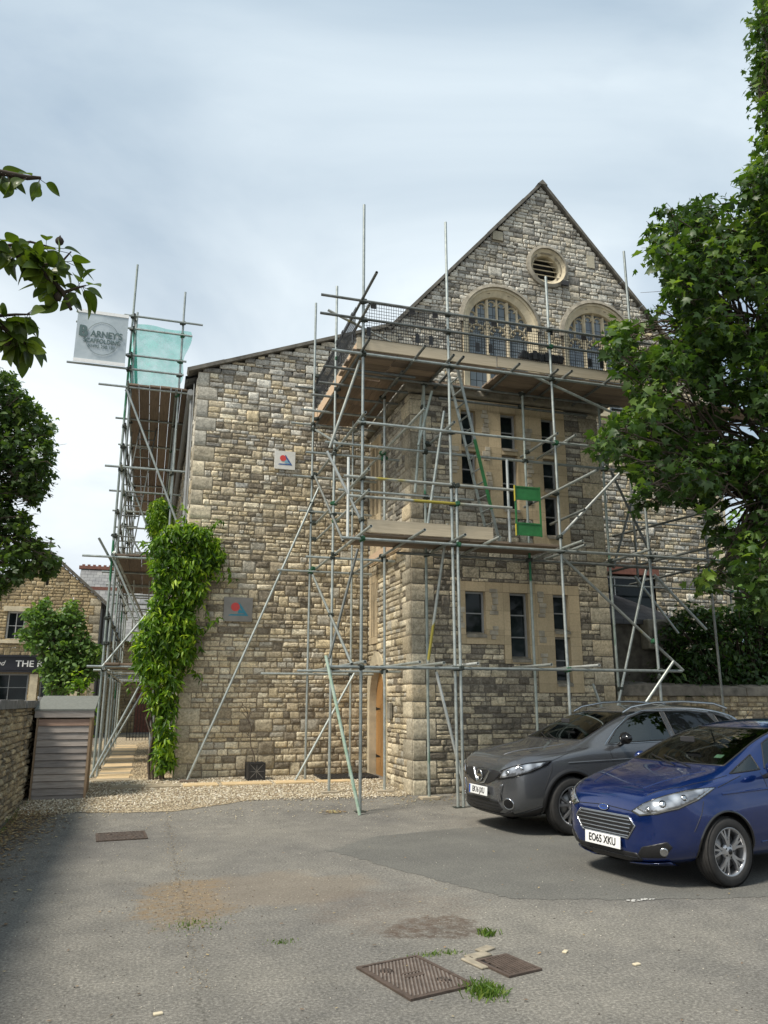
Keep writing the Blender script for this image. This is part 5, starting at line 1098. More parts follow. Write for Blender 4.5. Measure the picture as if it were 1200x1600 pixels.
MAPLE = unpack('1009,949,1151,18 1071,1008,941,28 728,890,484,49 1021,846,1400,40 1005,888,927,29 754,891,741,33 1017,981,747,32 992,1046,566,37 916,907,564,32 953,951,378,41 918,878,862,40 784,952,850,23 856,948,921,28 1035,1029,795,33 828,899,802,13 1267,1012,1706,12 1043,1018,525,39 783,852,807,47 808,918,777,35 853,975,638,29 734,1029,694,18 866,896,395,46 624,877,678,25 903,911,826,35 850,889,696,40 911,889,739,34 741,911,654,28 942,907,339,13 1215,1020,1637,49 609,905,536,16 1070,884,1478,32 946,1045,405,35 978,947,564,50 621,859,461,19 1169,1007,1304,41 988,915,959,34 1095,1050,722,47 602,863,642,20 1009,966,983,33 1109,1044,777,38 624,863,444,15 1019,896,1055,38 767,1056,666,13 1027,907,932,29 803,894,632,28 1182,1049,1584,31 933,864,978,39 1186,1037,1199,31 1103,910,1494,48 978,1025,321,41 1008,961,427,16 989,927,852,35 931,966,914,29 874,983,800,37 828,892,483,21 857,1040,746,48 638,851,541,29 723,875,322,19 1109,992,1120,47 788,1002,546,41 1031,1051,339,40 738,1007,704,29 851,917,507,39 905,899,609,39 1224,1011,1448,25 863,938,534,25 1170,1017,1041,16 1184,972,1434,25 611,841,432,17 943,1024,691,32 677,895,628,38 1017,1054,446,40 923,924,691,34 861,956,977,28 775,907,809,36 933,948,564,19 855,919,728,25 913,1038,528,27 819,981,490,34 1069,1026,476,29 931,917,646,33 878,960,345,21 990,943,819,29 787,933,476,34 982,992,960,41 968,856,1049,46 700,997,593,25 982,889,993,49 778,847,353,38 816,1013,480,16 1183,1041,964,15 725,998,519,27 971,1052,435,30 582,861,491,20 783,877,881,33 1014,968,866,32 989,971,1051,33 778,968,932,29 1130,1041,1426,28 589,853,517,24 824,848,295,29 1048,900,1448,30 922,973,1011,17 722,884,831,38 813,997,594,44 843,895,462,12 841,852,349,30 823,1034,551,28 956,848,1298,36 897,869,982,27 875,907,356,37 681,913,669,16 1017,1057,937,40 672,850,620,32 761,873,697,48 1021,1019,250,11 896,870,407,30 985,1004,563,36 996,929,612,25 996,1039,762,32 682,851,462,30 803,857,695,16 912,902,517,48 898,1036,368,21 915,1034,971,45 939,882,812,34 1078,1054,529,40 863,956,720,40 831,961,675,29 1083,1038,627,48 739,946,470,31 689,844,798,31 1006,846,1104,17 819,916,717,48 990,989,457,29 723,905,545,39 1217,1028,1503,30 681,932,720,15 987,947,1024,28 830,1025,486,18 691,931,509,30 703,972,694,30 763,873,604,30 671,899,509,32 746,914,782,18 825,853,687,28 750,1035,720,37 659,859,578,33 749,954,644,20 718,990,457,23 1165,1017,1086,28 902,956,640,13 907,960,738,40 716,866,787,22 757,1016,589,41 1095,1011,909,41 813,900,930,38 855,909,293,21 827,1059,623,45 1044,994,917,42 667,947,583,17 923,1044,742,46 939,1041,528,22 855,934,757,22 1131,1004,1558,27 826,868,630,40 908,1006,667,19 935,863,597,18 653,940,674,16 1179,989,1493,28 889,1051,921,40 1142,1046,919,40 779,901,355,12 903,931,450,30 872,865,652,40 865,1018,818,28 802,1021,798,23 877,848,608,29 798,898,388,13 668,898,476,32 1071,1032,1157,27 1040,909,1403,48 1079,937,1348,36 782,1035,497,28 921,1032,616,19 1041,865,1174,14 1303,1056,1759,20 1056,944,910,28 867,856,928,34 925,964,768,17 1073,938,1192,43 1030,978,567,34 757,918,584,22 876,843,968,27 971,891,638,17 976,966,803,21 752,956,870,14 890,979,651,15 782,840,318,28 774,989,792,14 826,1005,354,15 981,842,1329,40 860,866,550,15 1141,1050,1502,19 809,925,347,15 962,973,310,30 1113,1043,823,48 699,844,735,26 1009,991,390,29 764,1057,776,23 1150,1031,858,19 980,986,653,35 1016,929,1032,36 1005,935,743,44 928,1031,598,15 808,1024,714,39 698,870,649,29 789,927,336,20 915,1042,572,43 765,843,716,18 761,876,461,18 908,876,932,37 1164,984,1544,39 861,941,872,40 1106,1013,725,22 1052,926,867,12 1059,972,1309,31 1020,1016,763,29 1004,852,1293,38 1054,952,860,31 1034,940,1208,39 880,1003,887,34 1020,948,1276,18 814,958,731,35 1052,920,1009,29 949,996,981,34 708,1001,742,36 1015,936,1311,22 959,1054,579,29 1276,1053,1463,19 655,964,718,13 952,854,938,38 831,998,334,21 1129,1015,1340,46 1024,928,1360,30 852,987,607,31 712,885,670,28 945,976,867,28 1085,935,1556,14 789,955,546,41 690,936,585,31 823,973,828,30 1048,908,1158,41 851,899,832,43 1060,1022,341,12 951,959,444,34 936,868,701,38 833,977,463,25 867,989,688,32 778,1056,575,39 698,1038,569,31 1035,1059,587,38 1052,1030,916,30 765,971,602,30 779,933,696,44 746,980,636,32 1107,1054,1015,28 786,1057,689,24 1075,1058,1162,16 902,888,1001,13 822,962,521,28 1075,959,878,23 1074,857,1411,13 1007,883,1187,48 894,987,570,13 1149,959,1470,32 994,971,523,46 763,900,877,28 743,1051,551,22 695,957,735,19 1223,1016,1679,30 1118,1032,638,15 763,953,800,12 1048,1026,736,37 1207,1059,1117,33 915,978,320,28 696,998,552,37 935,1051,1015,33 986,922,1250,11 869,964,390,34 1166,1046,1320,43 1165,1024,960,15 1007,935,1280,19 835,951,769,31 1222,1059,1454,46 886,1013,617,29 813,934,962,16 1202,970,1528,21 764,1041,662,18 779,934,653,13 869,858,303,28 905,962,299,22 966,959,936,34 983,1039,374,43 840,1008,698,20 709,999,696,23 1176,989,1220,13 840,1000,953,46 1050,979,1336,14 1158,1025,1487,48 1120,1021,699,12 880,1030,354,19 1021,1013,275,30 909,921,273,28 691,886,440,19 685,884,704,11 892,987,408,26 652,991,545,20 1165,1052,1381,48 1028,969,1040,43 947,901,470,23 1025,930,806,31 995,985,324,32 1059,983,1195,29 820,898,753,15 1116,955,1087,15 782,868,504,26 921,976,429,30 939,876,1029,28 956,897,1059,29 889,852,365,13 1192,979,1396,17 860,925,637,25 1017,921,893,41 857,1008,581,30 932,841,671,11 1004,883,1367,43 914,987,959,50 896,854,748,32 919,906,1020,11 1169,949,1583,33 953,1044,951,41 1059,883,1238,25 1026,1018,689,33 1003,867,1144,45 855,871,497,48 886,907,461,31 1267,1015,1651,23 986,847,1246,34 1068,1012,848,29 930,1002,434,21 845,995,441,17 1123,1004,847,16 833,963,599,31 1052,1053,282,32 847,997,728,32 854,885,605,22 985,864,946,29 922,922,926,31 625,887,622,12 706,1021,536,14 1223,1042,1244,24 1267,1054,1694,36 1230,980,1637,21 1127,976,1586,31 716,851,409,11 727,913,634,14 1012,968,1109,26 805,938,403,18 952,944,761,30 1028,894,1291,38 1030,1050,1041,34 902,874,824,36 1051,988,983,29 773,1044,616,40 1003,981,903,30 1203,1052,1049,20 864,870,578,20 910,948,522,29 1025,976,694,42 1173,1022,1240,39 976,1034,466,13 1066,1005,581,29 871,1022,439,18 1234,1028,1702,22 1266,1025,1621,29 1052,907,1499,29 872,1042,877,35 841,850,246,13 1076,1004,1358,15 1177,955,1484,23 948,912,898,34 1078,870,1370,15 1080,995,1333,28 845,850,777,29 1123,949,1336,31 841,904,875,34 1015,1004,417,30 1270,1038,1538,23 1019,942,845,29 893,1036,426,22 830,1001,907,32 1076,978,1072,31 806,909,890,34 961,934,830,28 1006,1020,477,37 674,965,735,18 1151,1015,1022,29 695,841,866,13 804,903,350,17 910,1047,821,43 992,999,853,16 762,884,632,24 827,872,419,14 1064,1018,672,30 1157,972,1298,28 1007,911,824,28 851,1017,492,26 1011,944,1231,13 805,1032,740,14 789,990,483,27 788,998,748,13 928,1051,1054,30 985,956,452,36 755,852,764,33 1043,1022,271,17 933,873,558,24 894,869,894,43 1301,1058,1655,33 1136,1020,1161,40 1035,947,1327,31 934,846,1275,25 1048,961,778,34 808,913,511,41 993,840,1167,28 986,931,682,36 943,853,1124,31 883,1046,1036,20 968,950,255,16 783,884,845,39 843,863,575,13 1085,1028,1054,47 737,885,772,24 914,988,876,25 795,952,903,30 959,1026,446,22 1057,1027,1023,32 751,924,934,15 662,941,524,31 1165,1043,855,15 1065,947,824,13 896,875,264,13 1047,979,1105,31 846,1025,531,33 1151,1043,771,16 992,897,1389,11 1105,1043,1185,42 1124,966,1280,39 882,973,536,37 867,851,440,29 834,881,305,32 830,1051,973,19 876,871,957,20 778,1035,470,14 1067,982,1389,22 898,966,850,13 657,953,565,21 881,968,840,14 1014,1010,652,33 1190,1023,1543,43 936,980,751,35 834,840,591,29 1158,918,1545,14 941,863,761,39 1083,906,1376,48 932,1007,906,37 984,970,768,34 939,987,536,46 590,896,523,14 1090,1042,1109,36', 1, 0.8)
LEFT = unpack('-642,2264,1129,31 -399,2213,941,53 -478,2239,868,65 -452,2088,921,37 -458,2164,907,62 -410,2132,704,25 -528,2192,1066,39 -285,2242,547,29 -318,2158,536,58 -401,2190,433,20 -466,2278,475,49 -554,2234,917,41 -438,2223,762,28 -393,2130,940,46 -581,2268,759,43 -490,2173,460,57 -581,2118,842,18 -502,2086,394,34 -514,2165,602,37 -608,2215,888,21 -550,2087,854,49 -339,2278,598,23 -477,2225,1009,45 -591,2272,822,39 -417,2193,860,40 -387,2084,804,52 -569,2087,1080,17 -553,2192,650,45 -514,2135,788,53 -376,2236,539,43 -435,2081,715,37 -551,2195,994,49 -470,2127,635,62 -345,2194,890,56 -437,2296,985,47 -419,2097,412,22 -523,2166,696,49 -345,2107,836,39 -545,2221,488,38 -448,2290,815,39 -257,2145,501,27 -311,2235,825,28 -359,2120,457,35 -385,2292,826,42 -341,2084,502,60 -335,2122,687,19 -529,2118,544,37 -554,2182,851,44 -347,2222,954,16 -406,2265,885,38 -477,2177,1040,32 -460,2285,675,45 -573,2122,945,47 -500,2228,672,46 -523,2291,1076,46 -591,2284,939,39 -518,2134,870,43 -635,2267,1078,33 -396,2198,701,27 -524,2230,424,46 -528,2133,439,25 -570,2104,1037,42 -601,2163,977,28 -455,2259,540,52 -514,2234,608,55 -564,2124,696,17 -401,2218,659,38 -302,2212,510,37 -581,2220,1096,47 -518,2295,418,25 -397,2275,661,30 -355,2132,738,27 -540,2110,608,30 -441,2127,845,42 -535,2099,687,46 -434,2082,480,55 -600,2293,705,25 -525,2081,973,48 -422,2169,740,23 -260,2217,525,16 -386,2134,608,57 -600,2237,772,18 -512,2277,805,64 -511,2296,506,41 -595,2235,1012,36 -612,2186,1042,32 -339,2256,773,44 -618,2252,906,22 -415,2294,449,22 -556,2296,590,56 -381,2198,470,38 -351,2284,949,35 -558,2163,604,23 -408,2096,885,36 -320,2183,774,47 -416,2229,586,42 -536,2291,968,55 -453,2090,991,42 -329,2090,455,16 -482,2164,983,56 -374,2103,676,20 -583,2084,914,17 -342,2087,711,31 -564,2214,795,50 -468,2267,743,39 -595,2196,830,21 -532,2290,716,56 -533,2127,505,27 -478,2134,723,43 -414,2153,533,36 -256,2084,508,25 -584,2294,528,16 -360,2296,498,25 -603,2121,1060,26 -385,2268,775,20 -603,2139,1104,28 -449,2195,605,37 -354,2250,628,27 -556,2224,545,34 -418,2293,603,58 -368,2257,970,24 -377,2128,429,19 -423,2233,713,37 -575,2293,1133,28 -316,2290,855,22 -507,2179,545,48 -388,2091,423,23 -583,2228,664,20 -411,2214,434,20 -396,2264,453,25 -312,2229,740,23 -348,2220,642,22 -417,2097,561,39 -290,2288,528,44 -419,2235,802,32 -510,2170,394,20 -342,2279,695,22 -313,2257,856,19 -548,2105,743,41 -341,2216,595,21 -570,2108,774,18 -442,2258,778,23 -613,2275,791,16 -530,2217,733,40 -403,2164,797,46 -515,2297,909,45 -455,2102,411,32 -578,2223,695,30 -378,2237,758,19 -501,2212,780,42 -654,2252,1166,18 -574,2193,728,31 -632,2190,1105,17 -300,2113,846,20 -587,2289,645,31 -333,2093,586,30 -423,2124,762,38 -490,2283,1020,37 -401,2144,997,17 -373,2207,752,20 -430,2200,510,45 -345,2165,709,30 -580,2168,810,30 -532,2169,413,26 -421,2252,1010,36 -603,2207,960,36 -626,2212,1012,17 -342,2178,613,26 -369,2285,555,36 -541,2084,587,17 -543,2174,451,20 -363,2168,943,26 -299,2095,701,27 -301,2222,795,21 -437,2216,460,37 -437,2268,1060,20 -561,2141,667,22 -505,2110,1042,26 -489,2119,510,39 -632,2224,1064,22 -288,2094,543,27 -575,2111,810,18 -331,2087,617,17 -489,2250,1060,40 -433,2251,434,21 -367,2205,794,40 -373,2244,860,36 -310,2141,871,24 -451,2196,800,44 -465,2190,712,40 -335,2182,492,24 -404,2081,641,39 -567,2146,777,34 -407,2185,1009,18 -367,2132,887,48 -638,2284,1174,20 -598,2259,709,17 -478,2293,593,39 -566,2273,879,43 -655,2288,1112,19 -635,2277,1011,25 -612,2246,839,16 -339,2191,639,19 -426,2151,428,30 -515,2198,935,40 -593,2181,899,31 -657,2291,1189,18 -298,2090,811,26 -361,2294,657,23 -307,2168,841,23 -480,2114,393,19 -290,2108,737,21 -598,2198,863,24 -334,2257,899,35 -615,2210,1136,23 -629,2275,960,24 -312,2279,587,19 -551,2140,1085,18 -506,2293,641,38 -524,2087,499,26 -360,2174,747,29 -270,2188,496,28 -388,2139,672,33 -605,2150,1027,27 -388,2092,754,22 -379,2184,639,28 -624,2243,968,22 -546,2220,390,19 -522,2092,442,20 -385,2296,749,31 -318,2157,676,21 -361,2284,621,29 -350,2083,912,27 -291,2142,778,22 -587,2106,904,16 -562,2260,434,19 -332,2232,712,31 -477,2145,401,21 -405,2284,721,20 -556,2231,1044,42 -346,2118,924,20 -349,2289,730,27 -479,2297,1085,24 -312,2136,716,37 -390,2181,722,17 -564,2256,466,20 -302,2090,671,19 -316,2143,909,17 -378,2218,719,17 -536,2086,1055,23 -485,2264,419,21 -579,2257,1136,17 -623,2297,876,24 -418,2293,748,17 -319,2220,584,18 -322,2082,762,50 -313,2129,486,23 -308,2201,717,19 -564,2292,483,35 -569,2130,720,16 -627,2287,910,22 -410,2116,991,27 -438,2224,1042,27 -531,2260,1108,19 -385,2237,784,18 -478,2095,871,44 -523,2112,415,21 -627,2157,1120,16 -548,2269,403,25 -560,2261,673,36 -457,2299,925,38 -329,2299,505,18 -475,2182,408,20 -363,2164,445,17 -495,2082,800,37 -536,2122,475,17 -415,2288,1034,18 -356,2267,485,20 -576,2255,568,22 -394,2258,744,19 -290,2209,569,16 -624,2253,940,20 -276,2246,495,19 -526,2129,1066,19 -369,2080,937,22 -484,2089,1025,25 -470,2112,1033,17 -605,2167,941,18 -331,2149,592,16 -550,2204,454,21 -385,2169,691,21 -465,2142,1035,21 -588,2297,1029,61', 1, 0.8)
SMALL = unpack('-244,1947,276,12 -255,2010,352,21 -140,1974,295,11 -168,1962,204,25 -180,1986,392,11 -152,1949,192,12 -204,1998,190,17 -278,2007,355,14 -181,1961,334,20 -226,1968,268,17 -161,1996,191,14 -179,1996,370,21 -126,1981,274,18 -136,1938,270,16 -167,1998,330,24 -245,1970,385,11 -257,1971,308,17 -208,1974,284,23 -191,2004,262,22 -205,1934,236,19 -208,1912,266,23 -219,1940,264,20 -181,1941,233,18 -239,1993,327,21 -230,1998,255,14 -135,1928,210,18 -143,1991,257,20 -228,1952,305,21 -150,1976,212,22 -238,1933,321,16 -191,1991,340,16 -125,2002,246,16 -122,1911,268,21 -265,1976,333,12 -207,1971,188,17 -196,1945,223,18 -184,1927,215,25 -165,1915,204,19 -254,1922,322,19 -160,1918,312,18 -142,1953,260,20 -213,1964,346,16 -277,1953,302,9 -120,1936,221,13 -153,1920,271,23 -165,2005,213,23 -153,1982,287,17 -155,1947,312,20 -224,1918,302,22 -168,1958,284,24 -123,1954,285,12 -241,1979,350,27 -187,1932,339,16 -203,1927,312,20 -222,1924,224,13 -201,1957,265,26 -209,1933,347,12 -238,1983,306,16 -208,1931,288,23 -144,1940,229,24 -206,1982,323,24 -196,1975,362,19 -226,1970,237,16 -172,1941,296,18 -207,1987,348,20 -213,1992,233,25 -190,1950,368,17 -190,1930,270,19 -172,1910,234,25 -248,1914,277,11 -182,1942,190,16 -119,1984,240,10 -183,1910,347,18 -219,1913,358,11 -177,1922,320,16 -269,1943,310,21 -154,1994,236,22 -122,1943,235,16 -285,2006,312,12 -196,1983,297,16 -160,1975,307,23 -261,2010,324,20 -264,2003,367,13 -156,2010,314,18 -156,1920,334,15 -228,1941,363,16 -215,1914,338,21 -257,1986,373,11 -192,1965,213,19 -192,1945,307,21 -150,1920,194,14 -227,2000,286,28 -212,1942,212,14 -162,1924,253,16 -114,1948,280,10 -177,1995,190,14 -260,1930,337,13 -230,1947,284,19 -250,1960,373,12 -189,1932,366,16 -136,2001,212,16 -173,1954,251,17 -279,1985,301,10 -199,1940,354,15 -252,1914,353,17 -217,1993,208,10 -140,1959,206,16 -137,1964,294,10 -132,2009,282,21 -249,1927,283,17 -222,2006,346,18 -160,1956,352,10 -188,2002,233,18 -189,1970,250,17 -205,2007,331,17 -149,1991,317,11 -267,1958,286,10 -187,1977,387,10 -227,1936,232,11 -279,1960,359,10 -206,1960,315,21 -124,1981,221,15 -192,1960,292,21 -260,2007,281,9 -195,1995,377,14 -189,1924,247,25 -189,2006,313,21 -136,1910,247,21 -191,1911,318,16 -165,2008,264,19 -239,1928,370,18 -228,1971,321,18 -122,1948,251,17 -179,1976,187,12 -122,1951,220,15 -173,1962,359,21 -281,1980,361,11 -248,1955,326,22 -204,1944,186,14 -262,1973,363,13 -208,1967,207,15 -219,1942,320,18 -128,1979,209,10 -221,1910,224,13 -166,1939,241,16 -120,1923,230,15 -175,1991,254,15 -181,1985,312,19 -248,2008,289,17 -242,1974,284,23 -209,1918,185,10 -205,1927,200,12 -184,1979,234,19 -159,1974,251,27 -159,1964,334,15 -161,1938,342,16 -168,2010,355,16 -140,1912,300,10 -117,1959,273,13 -193,1911,285,16 -217,1948,239,16 -173,2009,378,10 -267,1922,348,14 -159,1933,194,18 -262,1993,306,27 -243,1952,352,25 -132,1928,241,16 -245,2001,393,12 -145,1933,254,17 -120,2004,267,13 -184,1918,186,13 -221,2005,312,18 -270,1951,349,13 -134,1973,245,24 -178,1921,378,14 -171,2003,290,28 -230,1979,225,10 -240,1935,385,9 -115,1960,258,9 -285,1991,315,12 -142,1947,293,15 -161,1910,288,17 -143,1968,197,10 -229,1961,256,10 -235,1931,348,19 -193,2001,211,25 -183,1983,204,17 -217,1983,209,9 -171,1987,347,18 -151,1929,293,25 -236,1959,383,11 -176,1945,388,10 -236,1911,269,9 -147,1964,280,17 -154,1982,193,12 -260,1946,359,14 -185,2008,352,17 -241,1947,379,14 -121,1930,275,19 -161,1924,350,13 -234,1923,268,10 -220,1915,251,15 -207,1914,216,18 -273,1918,303,9 -118,1974,234,10 -206,1967,242,16 -173,1972,374,13 -119,1987,252,11 -186,1983,275,20 -162,1950,264,16 -245,2009,274,11 -143,1962,306,10 -227,1996,364,11 -114,1921,252,10 -200,1911,196,17 -207,2009,361,15 -274,1965,315,18 -262,1915,291,14 -242,1941,298,16 -261,1991,359,16 -131,1912,219,18 -127,1918,285,13 -186,1950,381,10 -177,1955,186,11 -204,1968,226,16 -262,1974,291,18 -278,1997,365,11 -225,1949,225,13 -275,1977,350,11 -190,1958,184,10 -238,1970,371,16 -139,1991,282,17 -265,1992,284,9 -220,2002,214,12 -214,2005,259,17 -205,1910,181,9 -153,2008,195,12 -192,1972,187,13 -143,1985,300,11 -118,1970,257,12 -189,2003,389,10 -220,1969,218,13 -132,1997,232,16 -198,1923,351,15 -155,1974,340,9 -242,1910,336,17 -274,1982,292,9 -272,1952,361,9 -223,1955,333,18 -274,1998,325,15 -187,1976,343,15 -216,2008,182,10 -245,2006,372,16 -229,1917,376,9 -171,1912,187,12 -178,1914,279,16 -202,2009,282,18 -260,1960,364,11 -209,1930,187,11 -147,2008,298,15 -272,1923,318,10 -162,1976,353,11', 1, 0.8)
